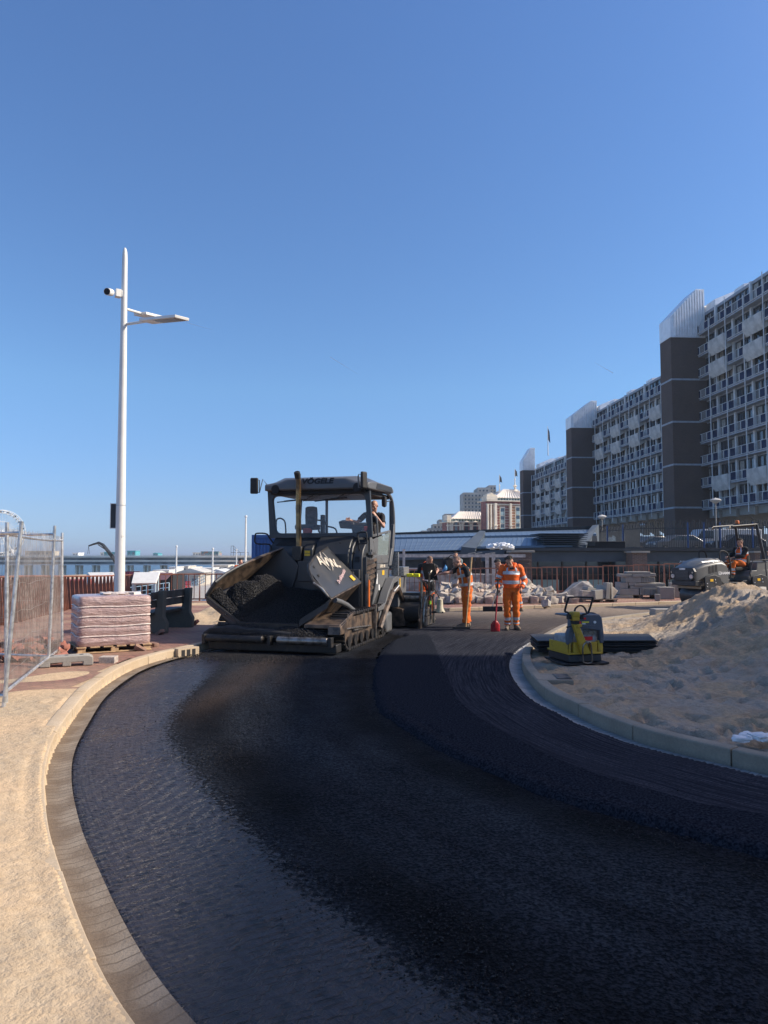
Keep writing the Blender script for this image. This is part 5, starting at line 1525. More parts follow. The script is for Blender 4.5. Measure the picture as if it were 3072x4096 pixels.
# ------------------------------------------------------------------ lamp post
M_post = mat('cream_white_paint', (0.72, 0.71, 0.66), 0.45, var=0.05, vscale=3, detail=8)
LY = 13.7
lb = D(478, 2400, LY); lx = lb.x; zb = 0.1; ltop = D(500, 990, LY)
t = thing('street_light', 'tall white lamp post with two flat lamp heads and a camera, behind the wrapped pallet', 'street light', (lx, LY, 0.1))
O = V((lx, LY, 0.1)); dx = (ltop.x - lx)
def pl(f): return V((dx * f, 0, (ltop.z - 0.1) * f))
H_ = ltop.z - 0.1
mb = MB(); mb.tube([pl(f) for f in (0, 0.25, 0.5, 0.75, 0.97)] + [pl(0.988), pl(0.997), pl(1.0)], [0.102, 0.09, 0.077, 0.063, 0.05, 0.043, 0.025, 0.005], 24)
mb.build('pole', M_post, t)
def S(u, v, Y): return D(u, v, Y) - O
for (a, b, c1, c2) in (((505, 1236, LY), (566, 1254, 14.3), (560, 1256, 14.25), (676, 1283, 15.3)), ((505, 1297, LY), (586, 1285, 13.4), (584, 1286, 13.4), (728, 1272, 12.5))):
 pa, pb, pc, pd = S(*a), S(*b), S(*c1), S(*c2)
 mb = MB(); mb.tube([pa, pb, pb.lerp(pc, 0.3) + (pd - pc) * 0.06], 0.026, 12); mb.build('arm', M_post, t)
 ax = (pd - pc).normalized(); sd = ax.cross(V((0, 0, 1))).normalized(); up = sd.cross(ax)
 def q_(l, s_, h_): return pc + (pd - pc) * l + sd * s_ + up * h_
 mb = MB(); mb.hexa([q_(0, -.14, -.02), q_(0, .14, -.02), q_(1, .14, -.02), q_(1, -.14, -.02)], [q_(0, -.14, .035), q_(0, .14, .035), q_(1, .14, .03), q_(1, -.14, .03)])
 hd = mb.build('lamp_head', M_post, t, bevel=0.006)
 mb = MB(); mb.hexa([q_(.35, -.11, -.026), q_(.35, .11, -.026), q_(.95, .11, -.026), q_(.95, -.11, -.026)], [q_(.35, -.11, -.021), q_(.35, .11, -.021), q_(.95, .11, -.021), q_(.95, -.11, -.021)])
 for k in range(4): mb.hexa([q_(.38, -.09 + k * .05, -.032), q_(.38, -.075 + k * .05, -.032), q_(.93, -.075 + k * .05, -.032), q_(.93, -.09 + k * .05, -.032)], [q_(.38, -.09 + k * .05, -.0265), q_(.38, -.075 + k * .05, -.0265), q_(.93, -.075 + k * .05, -.0265), q_(.93, -.09 + k * .05, -.0265)])
 mb.build('lens', mat('lamp_lens', (0.30, 0.26, 0.22), 0.25, var=0.1), hd)
a = S(472, 1174, LY - 0.05)
mb = MB(); mb.box(a, (0.10, 0.12, 0.15), R(35)); mb.box(a + V((0.06, 0, 0)), (0.06, 0.03, 0.12)); cb_ = mb.build('camera_mount', M_post, t, bevel=0.006)
p0 = S(452, 1172, LY - 0.1); p1 = S(428, 1166, LY - 0.3)
mb = MB(); mb.tube([p0, p0.lerp(p1, 0.2), p0.lerp(p1, 0.3), p1], [0.02, 0.05, 0.066, 0.07], 20); cm_ = mb.build('camera_housing', M_post, t)
mb = MB(); mb.tube([p1, p1 + (p1 - p0).normalized() * 0.006], 0.06, 20); mb.build('camera_lens', M_black, cm_)
# sign fixed to the post, seen nearly edge-on
a = S(453, 2064, LY)
mb = MB(); mb.box(a, (0.10, 0.02, 0.45), R(20)); mb.build('sign_back', M_dark, t)
mb = MB()
M3 = Matrix.Rotation(R(20), 3, 'Z')
for s_ in (-1, 1): mb.box(a + M3 @ V((s_ * 0.05, -0.012, 0)), (0.014, 0.03, 0.47), R(20)); mb.box(a + V((0, -0.012, s_ * 0.232)), (0.11, 0.03, 0.014), R(20))
mb.build('sign_frame', M_post, t, bevel=0.003)
mb = MB(); mb.tube([S(465, 2022, LY) + V((0.02, 0, 0)), S(495, 2024, LY)], 0.094, 20)
for v in (2022, 2107):
 c = pl((S(480, v, LY).z) / H_); mb = MB(); mb.lathe([(0.084, -0.008), (0.0865, -0.008), (0.0865, 0.008), (0.084, 0.008)], c, n=24); mb.build('clamp_band', M_galv, t)
mb = MB(); c = pl(S(480, 2148, LY).z / H_)
mb.text('27', 0.05, Matrix.Translation(c + V((0.058, -0.064, 0))) @ Matrix.Rotation(R(42), 4, 'Z') @ Matrix.Rotation(R(90), 4, 'X'), 0.002); mb.build('number_mark', M_black, t)
# ------------------------------------------------------------------ info boards
for (tl, tr, brr, bl, lab) in (((350, 2292), (454, 2291), (458, 2340), (386, 2340), 'white slanted information board left of the lamp post'), ((537, 2291), (640, 2291), (624, 2334), (526, 2336), 'white slanted information board right of the lamp post')):
 a, b_, c, d_ = D(*tl, 29.9), D(*tr, 29.9), D(*brr, 29.2), D(*bl, 29.2)
 o = V((d_.x, 29.2, 0)); t = thing('info_board', lab, 'information board', o, 0, 'slanted information boards')
 mb = MB(); up = V((0, -0.02, 0.03)); mb.hexa([p - o - up for p in (a, b_, c, d_)], [p - o + up for p in (a, b_, c, d_)])
 mb.build('panel', mat('board_white', (0.74, 0.73, 0.68), 0.5, var=0.04), t, bevel=0.01)
 for p in (d_, c, a, b_):
  mb = MB(); q = p - o + V((0.06 if p in (d_, a) else -0.06, 0.03 if p in (d_, c) else -0.1, -0.03)); mb.b2((q.x - 0.045, q.y - 0.03, -0.25), (q.x + 0.045, q.y + 0.03, q.z)); mb.build('leg', mat('pale_blue_paint', (0.50, 0.66, 0.72), 0.5, var=0.06), t)
# ------------------------------------------------------------------ bench
M_bconc = concrete('bench_concrete', (0.11, 0.115, 0.10), (0.05, 0.055, 0.05), 0.6)
M_bwood = mat('black_timber', (0.035, 0.037, 0.038), 0.7, var=0.35, vscale=(5))
t = thing('park_bench', 'dark bench with concrete supports facing the sea behind the pallet', 'bench', (-4.75, 15.15, 0.1), R(-8))
for y in (0.0, 1.35):
 pr = [(-0.52, 0.0), (0.16, 0.0), (0.20, 0.30), (0.13, 0.40), (0.20, 0.92), (0.07, 0.92), (0.0, 0.62), (-0.02, 0.40), (-0.50, 0.36), (-0.56, 0.30), (-0.42, 0.22), (-0.46, 0.0)]
 pr = [(-0.50, 0.0), (0.22, 0.0), (0.24, 0.22), (0.16, 0.36), (0.18, 0.90), (0.05, 0.90), (-0.03, 0.40), (-0.50, 0.38), (-0.54, 0.30), (-0.44, 0.27)]
 mb = MB(); mb.prism(pr, 'y', y, y + 0.16); mb.build('support', M_bconc, t, bevel=0.012)
for k in range(3): mb = MB(); mb.box((-0.42 + 0.165 * k, 0.75, 0.415 + 0.006 * k), (0.15, 1.95, 0.055), None); mb.build('seat_slat', M_bwood, t, bevel=0.006)
for k in range(2): mb = MB(); mb.box((0.005 + 0.02 * k, 0.75, 0.63 + 0.165 * k), (0.05, 1.95, 0.15), None); mb.build('back_slat', M_bwood, t, bevel=0.006)
# gully inlet in the left kerb
c = G(752, 2612, 0.06)
t = thing('gully_inlet', 'slotted gully inlet in the left kerb in the shade before the paver', 'gully', (c.x - 0.0, c.y + 0.02, 0.0), R(52))
mb = MB(); mb.b2((-0.22, -0.012, -0.02), (0.22, 0.14, 0.147)); mb.build('frame', M_kerb_l, t, bevel=0.006)
mb = MB()
for k in range(3): mb.b2((-0.15 + k * 0.11, -0.016, 0.0), (-0.08 + k * 0.11, -0.013, 0.12))
mb.build('slots', M_black, t)
# loose red bricks: heap behind the wire fence, scattered ones near bench and pallet
M_rbrick = mat('red_brick_loose', (0.30, 0.12, 0.085), 0.85, var=0.35, vscale=7, bump=0.003, bscale=40)
M_dbr = mat('brown_brick_loose', (0.20, 0.12, 0.09), 0.85, var=0.3, vscale=7, bump=0.003, bscale=40)
protos = []
def brick_at(x, y, z, rng, m, lab, grp):
 mb = MB(); mb.rock((0, 0, 0), (0.2, 0.1, 0.07), seed=rng.randrange(999), rough=0.06, boxy=0.93)
 o = mb.build('brick', m, None, smooth=True, sharp=30); o.location = (x, y, z); o.rotation_euler = (rng.uniform(-0.6, 0.6), rng.uniform(-0.7, 0.7), rng.uniform(0, 6.3))
 tag(o, lab, 'brick', grp); return o
rng_ = random.Random(21)
for k in range(58):
 u = rng_.uniform(-20, 262); row = rng_.random()
 p = G(u, 2655 - 60 * row, 0.12)
 hgt = 0.045 + 0.22 * max(0, 1 - abs(p.y - 11.9) / 0.9) * rng_.random() ** 0.6 * (1.0 if u < 200 else 0.6)
 brick_at(p.x, p.y, 0.12 + hgt, rng_, M_rbrick if rng_.random() < 0.75 else M_dbr, 'broken red brick in the heap behind the wire fence', 'red bricks heaped behind the wire fence')
for (u, v, lab) in ((752, 2468, 'red brick lying upright beside the far end of the bench'), (768, 2492, 'brick fragment low beside the bench and sand mound'), (780, 2498, 'brick fragment right of the bench foot on the sand'), (614, 2585, 'dark brick lying loose between pallet and kerb'), (585, 2595, 'dark brick on edge just right of the wrapped pallet'), (600, 2532, 'dark kerb fragment at the near foot of the bench'), (640, 2537, 'dark stone fragment beside the near foot of the bench'), (560, 2602, 'flat brick half under the pallet corner')):
 p = G(u, v, 0.12); brick_at(p.x, p.y, 0.15, rng_, M_rbrick if v < 2500 else M_dbr, lab, None)
# low sand mound right of the bench
def mound(cx, cy, sx, sy, h, rot, name='sand', n=60, seed=0):
 vs = []
 for j in range(n):
  for i in range(n):
   a, b_ = (i / (n - 1) * 2 - 1) * 2.3, (j / (n - 1) * 2 - 1) * 2.3
   x, y = a * sx, b_ * sy; X = cx + x * math.cos(rot) - y * math.sin(rot); Y = cy + x * math.sin(rot) + y * math.cos(rot)
   z = hp(X, Y) - 0.03 + h * math.exp(-(a * a + b_ * b_)) * (1 + 0.5 * mn.noise(V((X * 2, Y * 2, seed)))) + 0.012 * mn.noise(V((X * 9, Y * 9, seed)))
   vs.append((X, Y, z))
 mb = MB(); mb.add(vs, [(j * n + i, j * n + i + 1, (j + 1) * n + i + 1, (j + 1) * n + i) for j in range(n - 1) for i in range(n - 1)])
 return struct(mb.build(name, M_sand))
mound(-4.3, 18.6, 0.8, 0.85, 0.30, 0.3, seed=3)
mound(-3.6, 17.7, 0.6, 0.5, 0.16, 0.1, seed=4)
mound(-6.5, 28.4, 2.6, 0.5, 0.10, 0.0, seed=6)
# ------------------------------------------------------------------ asphalt paver
M_anth = mat('anthracite_paint', (0.030, 0.033, 0.037), 0.42, var=0.3, vscale=3, col2=(0.055, 0.050, 0.045), mixlo=0.5, mixhi=0.8, bump=0.0006, bscale=70, rvar=0.12)
M_roofp = mat('grey_roof_plastic', (0.095, 0.098, 0.102), 0.45, var=0.1, vscale=2, rvar=0.1)
M_flank = mat('grey_side_paint', (0.115, 0.118, 0.122), 0.45, var=0.1, vscale=3, col2=(0.10, 0.09, 0.08), mixlo=0.55, mixhi=0.8, rvar=0.1)
M_frameb = mat('cab_frame_paint', (0.035, 0.042, 0.050), 0.4, var=0.1, vscale=4)
M_grime = mat('asphalt_grimed_steel', (0.013, 0.012, 0.0115), 0.5, var=0.3, vscale=6, col2=(0.06, 0.045, 0.033), mixlo=0.52, mixhi=0.78, bump=0.003, bscale=45, rvar=0.15)
M_rub = mat('black_rubber', (0.014, 0.014, 0.015), 0.7, var=0.3, vscale=9, bump=0.001, bscale=80)
M_steelw = mat('worn_steel', (0.33, 0.31, 0.28), 0.35, metal=0.8, var=0.3, vscale=10, col2=(0.12, 0.10, 0.08), rvar=0.15)
M_brownm = mat('scraped_rusty_steel', (0.17, 0.12, 0.085), 0.45, metal=0.3, var=0.3, col2=(0.045, 0.035, 0.03), vscale=7, mixlo=0.38, mixhi=0.6, bump=0.003, bscale=30, rvar=0.15)
M_brass = mat('heat_browned_exhaust', (0.30, 0.19, 0.085), 0.3, metal=0.85, var=0.25, vscale=6, col2=(0.12, 0.08, 0.05), rvar=0.1)
M_mix = mat('hot_asphalt_mix', (0.010, 0.0098, 0.0105), 0.55, var=0.5, vscale=60, bump=0.02, bscale=50)
M_yel = mat('yellow_sticker', (0.72, 0.42, 0.02), 0.5, var=0.15, vscale=30)
M_oran = mat('orange_plastic', (0.75, 0.16, 0.015), 0.4, var=0.08)
M_logo = mat('cream_lettering', (0.66, 0.58, 0.46), 0.5, var=0.05)
M_pglass = mat('cab_glass', (0.80, 0.86, 0.90), 0.04, var=0, alpha=0.16, spec=0.6)
PA_ = R(-15)
pav = thing('asphalt_paver', 'large anthracite asphalt paver with raised hopper wings full of black mix', 'asphalt paver', (-1.99, 12.8, 0.0), PA_)
def prt(mb, name, m, bev=0.0, par=None, **k): return mb.build(name, m, par or pav, bevel=bev, **k)
# tracks
for sx in (1, -1):
 xo = sx * 1.08
 def loop_pt(s_):   # s in 0..1 around a stadium
  y0, y1, zc, r_ = 0.72, 3.05, 0.36, 0.31
  per = 2 * (y1 - y0) + 2 * math.pi * r_; d = (s_ % 1) * per
  if d < y1 - y0: return y0 + d, zc - r_, 0.0
  d -= y1 - y0
  if d < math.pi * r_: a = d / r_; return y1 + r_ * math.sin(a), zc - r_ * math.cos(a), a
  d -= math.pi * r_
  if d < y1 - y0: return y1 - d, zc + r_, math.pi
  d -= y1 - y0; a = d / r_; return y0 - r_ * math.sin(a), zc + r_ * math.cos(a), math.pi + a
 mb = MB()
 for k in range(46):
  y, z, a = loop_pt(k / 46)
  Mx = Matrix.Rotation(a, 3, 'X')
  mb.box((xo, y, z), (0.31, 0.118, 0.045), Mx); mb.box(V((xo, y, z)) + Mx @ V((0, 0, -0.03)), (0.29, 0.03, 0.03), Mx)
 tr = prt(mb, 'track', M_grime, 0.004)
 mb = MB(); mb.prism([(0.7, 0.12), (3.05, 0.12), (3.25, 0.36), (3.05, 0.6), (0.7, 0.6), (0.45, 0.36)], 'x', xo - 0.1, xo + 0.1); mb.build('track_frame', M_brownm if sx > 0 else M_grime, tr, bevel=0.01)
 for k in range(7):
  mb = MB(); mb.lathe([(0.03, -0.02), (0.1, -0.02), (0.1, 0.02), (0.03, 0.02)], (xo + sx * 0.12, 0.75 + k * 0.38, 0.17), 'x', 14); mb.build('track_roller', M_grime, tr)
 mb = MB(); mb.lathe([(0.05, -0.03), (0.22, -0.03), (0.24, 0.0), (0.05, 0.03)], (xo + sx * 0.12, 3.02, 0.36), 'x', 20); mb.build('sprocket', M_flank, tr)
mb = MB(); mb.hexa([V((0.55, 0.18, 0.46)), V((1.22, 0.18, 0.46)), V((1.26, 0.95, 0.66)), V((0.7, 0.95, 0.62))], [V((0.55, 0.18, 0.52)), V((1.22, 0.18, 0.53)), V((1.26, 0.95, 0.72)), V((0.7, 0.95, 0.68))])
mb.hexa([V((1.02, 0.1, 0.36)), V((1.25, 0.1, 0.36)), V((1.25, 0.5, 0.36)), V((1.02, 0.5, 0.36))], [V((1.02, 0.14, 0.50)), V((1.25, 0.14, 0.50)), V((1.25, 0.5, 0.58)), V((1.02, 0.5, 0.58))])
prt(mb, 'track_guard', M_brownm, 0.008)
# push bumper and rollers
mb = MB(); mb.b2((-1.22, 0.06, 0.05), (1.20, 0.34, 0.20)); mb.b2((-1.26, 0.10, 0.21), (0.98, 0.5, 0.30)); prt(mb, 'bumper', M_grime, 0.015)
for x0, x1 in ((-1.22, -0.12), (0.14, 1.08)):
 mb = MB(); mb.tube([(x0, -0.03, 0.26), (x0 + 0.02, -0.03, 0.26), (x1 - 0.02, -0.03, 0.26), (x1, -0.03, 0.26)], [0.05, 0.068, 0.068, 0.05], 20); prt(mb, 'push_roller', M_steelw if x0 > 0 else M_grime)
mb = MB(); 
for x in (-1.26, 0.0, 1.12): mb.b2((x - 0.03, -0.08, 0.16), (x + 0.03, 0.06, 0.33))
prt(mb, 'roller_bracket', M_grime, 0.008)
mb = MB(); mb.prism([(-1.34, 0.24), (-1.36, 0.34), (-1.22, 0.43), (-0.9, 0.47), (-0.3, 0.44), (0.5, 0.38), (0.5, 0.29), (-1.25, 0.22)], 'y', 0.05, 0.42); prt(mb, 'rubber_apron', M_rub, 0.03)
# hopper
FbR, FtR, BbR, BtR, HFr, HBr = V((0.98, 0.40, 0.97)), V((0.53, 0.44, 1.52)), V((1.05, 2.0, 1.20)), V((0.34, 2.0, 1.88)), V((0.42, 0.36, 0.37)), V((0.52, 2.0, 0.60))
mb = MB(); mb.plate([HFr, FbR, BbR, HBr], 0.035); rw = prt(mb, 'hopper_wing_floor', M_brownm, 0.005)
mid = V((0.66, 0.30, 1.30)); mid2 = V((0.85, 0.32, 1.12))
mb = MB(); mb.plate([FbR, BbR, BtR, V((0.44, 1.2, 1.73)), V((0.46, 0.7, 1.63)), FtR, V((0.60, 0.36, 1.42)), V((0.78, 0.36, 1.20))], 0.035); wr_ = prt(mb, 'hopper_wing_side', M_anth, 0.006)
mb = MB(); mb.plate([HBr, BbR, BtR, V((0.0, 2.0, 1.62)), V((0.1, 2.0, 0.9))], 0.03); prt(mb, 'hopper_wing_back', M_grime)
mb = MB(); mb.tube([FbR + V((0, -0.02, 0)), mid2, mid, V((0.56, 0.38, 1.47)), FtR + V((-0.01, 0.05, 0.04)), V((0.44, 1.0, 1.71)), BtR + V((0, 0, 0.01))], [0.03, 0.032, 0.034, 0.034, 0.03, 0.026, 0.024], 8); mb.build('wing_lip', M_grime, wr_)
mb = MB(); mb.tube([mid + V((0.03, -0.03, -0.05)), mid2 + V((0, -0.035, 0.02)), FbR + V((-0.03, -0.055, 0.03))], [0.022, 0.026, 0.02], 8); mb.build('worn_edge', M_steelw, wr_)
mb = MB(); mb.tube([FbR + V((0.0, 0.2, -0.04)), V((0.99, 0.9, 0.88)), V((1.02, 1.2, 0.80)), V((1.09, 1.55, 0.64))], [0.05, 0.05, 0.05, 0.042], 12); prt(mb, 'lift_cylinder', M_flank)
mb = MB(); mb.tube([V((1.06, 1.42, 0.69)), V((1.12, 1.72, 0.56))], 0.03, 10); mb.rock((1.12, 1.78, 0.58), (0.14, 0.16, 0.16), seed=3, rough=0.1); prt(mb, 'cylinder_rod', M_steelw)
# text on the right wing: a frame in the plane of the side plate
ex_ = (BbR - FbR); ex_ = (BbR + BtR) / 2 - (FbR + FtR) / 2; ex_.normalize()
uu = ((FtR + BtR) / 2 - (FbR + BbR) / 2); uu = (uu - ex_ * uu.dot(ex_)).normalized(); nn2 = ex_.cross(uu).normalized()
if nn2.x < 0: nn2 = -nn2
def wingM(a, h, rot=0.0, off=0.05):
 # a: 0 front..1 back, h: 0 bottom..1 top
 p = FbR.lerp(BbR, a).lerp(FtR.lerp(BtR, a), h) + nn2 * off
 M = Matrix.Identity(4)
 xa = ex_ * math.cos(rot) + uu * math.sin(rot); ya = -ex_ * math.sin(rot) + uu * math.cos(rot)
 for i in range(3): M[i][0] = xa[i]; M[i][1] = ya[i]; M[i][2] = nn2[i]; M[i][3] = p[i]
 return M
mb = MB(); mb.text('AVW', 0.33, wingM(0.54, 0.76, -0.40) @ Matrix.Scale(0.9, 4, V((1, 0, 0))), 0.003, shear=0.0, bold=0.006)
for r_ in (1.0,):
 M = wingM(0.53, 0.80, 0.9)
 for sg in (0, 1):
  pts = [M @ V((0.27 * math.cos(a), 0.11 * math.sin(a), 0.002)) for a in np.linspace(sg * math.pi + 0.5, sg * math.pi + 2.9, 14)]
  mb.tube(pts, [0.004 + 0.011 * math.sin(math.pi * i / 13) for i in range(14)], 6)
mb.text('GROEP', 0.075, wingM(0.72, 0.55, -0.44), 0.003, bold=0.003)
mb.build('lettering', M_logo, wr_)
mb = MB(); mb.text('De asfaltspecialist', 0.105, wingM(0.58, 0.32, 0.16), 0.003, shear=0.35, bold=0.002); mb.build('slogan', mat('pink_script', (0.55, 0.38, 0.36), 0.5), wr_)
mb = MB(); M = wingM(0.83, 0.16, 0.0, 0.04); mb.add([M @ V(p) for p in ((-0.07, -0.06, 0), (0.07, -0.06, 0), (0.07, 0.06, 0), (-0.07, 0.06, 0), (-0.07, -0.06, 0.004), (0.07, -0.06, 0.004), (0.07, 0.06, 0.004), (-0.07, 0.06, 0.004))], [(3, 2, 1, 0), (4, 5, 6, 7), (0, 1, 5, 4), (1, 2, 6, 5), (2, 3, 7, 6), (3, 0, 4, 7)]); mb.build('warning_sticker', M_yel, wr_)
mb = MB()
for a, h in ((0.1, 0.9), (0.05, 0.66), (0.97, 0.25)):
 M = wingM(a + 0.02, h, 0.3, 0.03); mb.hexa([M @ V(p) for p in ((-0.035, -0.02, 0), (0.035, -0.02, 0), (0.035, 0.02, 0), (-0.035, 0.02, 0))], [M @ V(p) for p in ((-0.035, -0.02, 0.005), (0.035, -0.02, 0.005), (0.035, 0.02, 0.005), (-0.035, 0.02, 0.005))])
mb.build('slot', M_black, wr_)
# left wing, lowered further
fbL, ftL, bbL, btL, HFl, HBl = V((-1.50, 0.45, 0.97)), V((-1.30, 0.42, 1.24)), V((-1.32, 2.0, 1.28)), V((-0.62, 2.0, 1.88)), V((-0.78, 0.42, 0.50)), V((-0.72, 2.0, 0.62))
m1 = V((-1.17, 1.0, 1.49)); m2 = V((-0.98, 1.5, 1.68))
mb = MB(); mb.plate([HFl, fbL, bbL, HBl], 0.035); prt(mb, 'hopper_wing_floor', M_grime, 0.005)
mb = MB(); mb.hexa([fbL, V((-1.3, 1.0, 1.12)), bbL, bbL + V((-.03, 0, 0)), V((-1.33, 1.0, 1.12)), fbL + V((-.03, 0, 0))], [ftL, m1, btL, btL + V((-.03, 0, .02)), m1 + V((-.03, 0, .02)), ftL + V((-.03, 0, .02))]); wl_ = prt(mb, 'hopper_wing_side', M_brownm)
mb = MB(); mb.tube([fbL, ftL, V((-1.24, 0.7, 1.38)), m1, m2, btL], [0.035, 0.036, 0.032, 0.03, 0.026, 0.024], 8); mb.build('wing_lip', M_anth, wl_)
mb = MB(); mb.plate([HBl, bbL, btL, V((-0.27, 2.0, 1.53)), V((-0.32, 2.0, 1.35)), V((-0.45, 2.0, 0.9))], 0.03); prt(mb, 'hopper_wing_back', M_anth)
mb = MB(); mb.plate([HFl + V((0, -0.04, 0.03)), fbL + V((0, -0.04, 0.02)), fbL + V((0.04, -0.04, -0.12)), HFl + V((0, -0.04, -0.12))], 0.02)
mb.plate([fbL + V((0.05, -0.05, -0.06)), HFl + V((0.05, -0.05, -0.02)), V((-0.88, 0.4, 0.38))], 0.02)
for a in (0.08, 0.35, 0.6, 0.9): q = fbL.lerp(HFl, a) + V((0, -0.06, -0.04)); mb.tube([q, q + V((0, -0.015, 0))], 0.014, 8)
prt(mb, 'hopper_front_strip', M_anth)
mb = MB(); mb.plate([V((0.42, 0.33, 0.60)), V((0.98, 0.36, 0.94)), V((0.92, 0.36, 0.80)), V((0.40, 0.33, 0.46))], 0.02); prt(mb, 'hopper_front_strip', M_anth)
# trough and front lip
mb = MB(); mb.b2((-0.80, 0.36, 0.34), (0.46, 2.1, 0.44)); mb.b2((-0.78, 0.30, 0.40), (0.40, 0.36, 0.52)); prt(mb, 'hopper_trough', M_grime, 0.005)
mb = MB(); mb.b2((-0.95, 2.04, 0.3), (1.0, 2.14, 1.45)); mb.b2((-0.30, 2.0, 1.2), (0.1, 2.1, 1.62)); mb.b2((0.03, 2.0, 1.38), (0.3, 2.05, 1.43)); prt(mb, 'hopper_back_wall', M_anth, 0.01)
# asphalt in the hopper
def patch(A, B, C, D_, n, m_, amp, seed, bulge=0.0):
 vs = []
 for j in range(m_ + 1):
  for i in range(n + 1):
   a, b_ = i / n, j / m_
   p = A.lerp(B, a).lerp(D_.lerp(C, a), b_)
   e = math.sin(math.pi * a) * math.sin(math.pi * b_)
   if bulge > 0.1: p = p - V((0, -0.25, 1)) * 0.16 * (1 - min(1, e * 2.2)) ** 2
   p = p + V((0, -0.4, 1)) * (bulge * e + amp * mn.noise(p * 3.2 + V((seed, 0, 0))) * min(1, e * 3) + amp * 0.35 * mn.noise(p * 11 + V((seed, 0, 0))))
   vs.append(p)
 return vs, [(j * (n + 1) + i, j * (n + 1) + i + 1, (j + 1) * (n + 1) + i + 1, (j + 1) * (n + 1) + i) for j in range(m_) for i in range(n)]
def rocky(patches, name, parent, seed, dens=6500, smin=0.008, smax=0.020):
 mb = MB(); pts = []; rg = np.random.RandomState(seed)
 for vs, fs in patches:
  mb.add(vs, fs)
  for f in fs:
   a, b_, c, d_ = [vs[i] for i in f]
   ar = ((b_ - a).cross(d_ - a)).length
   for _ in range(rg.poisson(ar * dens)):
    u_, v_ = rg.rand(), rg.rand(); p = a.lerp(b_, u_).lerp(d_.lerp(c, u_), v_); pts.append((p.x, p.y - 0.004, p.z + 0.002))
 o = mb.build(name, M_mix, parent, sharp=180)
 c = crumbs(np.array(pts), name + '_grains', M_crumb, smin, smax, seed + 1, jag=0.4); c.parent = o; c['kind'] = 'stuff'
 return o
pA = patch(V((-0.80, 0.55, 0.62)), V((-0.40, 1.55, 0.98)), V((-0.62, 1.9, 1.38)), V((-1.36, 0.72, 1.14)), 30, 26, 0.09, 1, 0.20)
pB = patch(V((-0.80, 0.55, 0.62)), V((-0.78, 0.42, 0.48)), V((-1.42, 0.50, 1.0)), V((-1.38, 0.72, 1.14)), 6, 14, 0.03, 2, 0.02)
rocky([pA, pB], 'asphalt_mix', pav, 31)
pC = patch(V((-0.80, 0.38, 0.50)), V((0.44, 0.38, 0.50)), V((0.55, 1.95, 0.98)), V((-0.62, 1.95, 1.10)), 24, 20, 0.05, 3, 0.0)
rocky([pC], 'asphalt_mix', pav, 33, dens=3000)
pD = patch(V((-0.1, 0.0, 0.30)), V((0.98, 0.0, 0.30)), V((0.98, 0.4, 0.42)), V((-0.1, 0.4, 0.45)), 24, 10, 0.05, 4, 0.06)
pE = patch(V((-1.25, 0.04, 0.36)), V((-0.1, 0.0, 0.32)), V((-0.1, 0.4, 0.46)), V((-1.2, 0.35, 0.47)), 24, 10, 0.05, 5, 0.03)
rocky([pD, pE], 'spilled_mix', pav, 35, dens=4500)
# falling and spilled crumbs before the bumper
rg = np.random.RandomState(8)
ptsF = np.column_stack([rg.normal(-0.55, 0.28, 420), rg.uniform(-0.22, -0.02, 420), rg.uniform(0.02, 0.38, 420)])
c = crumbs(ptsF, 'falling_crumbs', M_crumb, 0.004, 0.011, 9); c.parent = pav; c['kind'] = 'stuff'
ptsG = np.column_stack([rg.normal(-0.3, 0.65, 5200), -0.05 - np.abs(rg.normal(0, 0.42, 5200)), np.full(5200, 0.022)])
c = crumbs(ptsG, 'spilled_crumbs', M_crumb, 0.004, 0.014, 10); c.parent = pav; c['kind'] = 'stuff'
# engine body
mb = MB(); mb.prism([(2.13, 0.45), (2.13, 1.70), (2.22, 1.90), (2.50, 2.10), (2.62, 2.12), (4.3, 2.05), (4.3, 0.45)], 'x', -1.02, 0.82)
mb.prism([(2.15, 0.45), (2.15, 1.66), (2.24, 1.84), (2.52, 2.05), (4.3, 2.0), (4.3, 0.45)], 'x', 0.825, 1.03)
body = prt(mb, 'body', M_anth, 0.02)
mb = MB(); mb.prism([(2.08, 1.45), (2.08, 1.76), (2.26, 2.00), (2.49, 2.15), (2.55, 2.15), (2.55, 1.45)], 'x', 0.03, 0.76); mb.prism([(2.06, 1.5), (2.06, 1.86), (2.18, 1.96), (2.3, 1.98), (2.3, 1.5)], 'x', -0.2, 0.0); prt(mb, 'bonnet', M_anth, 0.02)
mb = MB(); mb.b2((-0.44, 2.02, 1.62), (-0.23, 2.2, 1.92)); prt(mb, 'exhaust_box', M_grime, 0.02)
mb = MB()
for k in range(6): mb.hexa([V((-0.90 + 0.015 * k, 2.27 + k * 0.035, 1.93 + k * 0.024)), V((-0.36, 2.27 + k * 0.035, 1.93 + k * 0.024)), V((-0.36, 2.285 + k * 0.035, 1.94 + k * 0.024)), V((-0.90 + 0.015 * k, 2.285 + k * 0.035, 1.94 + k * 0.024))], [V((-0.90 + 0.015 * k, 2.262 + k * 0.035, 1.942 + k * 0.024)), V((-0.36, 2.262 + k * 0.035, 1.942 + k * 0.024)), V((-0.36, 2.277 + k * 0.035, 1.952 + k * 0.024)), V((-0.90 + 0.015 * k, 2.277 + k * 0.035, 1.952 + k * 0.024))])
prt(mb, 'bonnet_louvre', M_black)
mb = MB(); mb.b2((-0.17, 2.052, 1.72), (-0.05, 2.058, 1.77)); mb.b2((-0.17, 2.052, 1.78), (-0.05, 2.058, 1.83)); prt(mb, 'warning_sticker', M_yel)
mb = MB()
for k in range(4): mb.b2((0.87, 2.138, 1.60 + k * 0.028), (0.98, 2.146, 1.615 + k * 0.028))
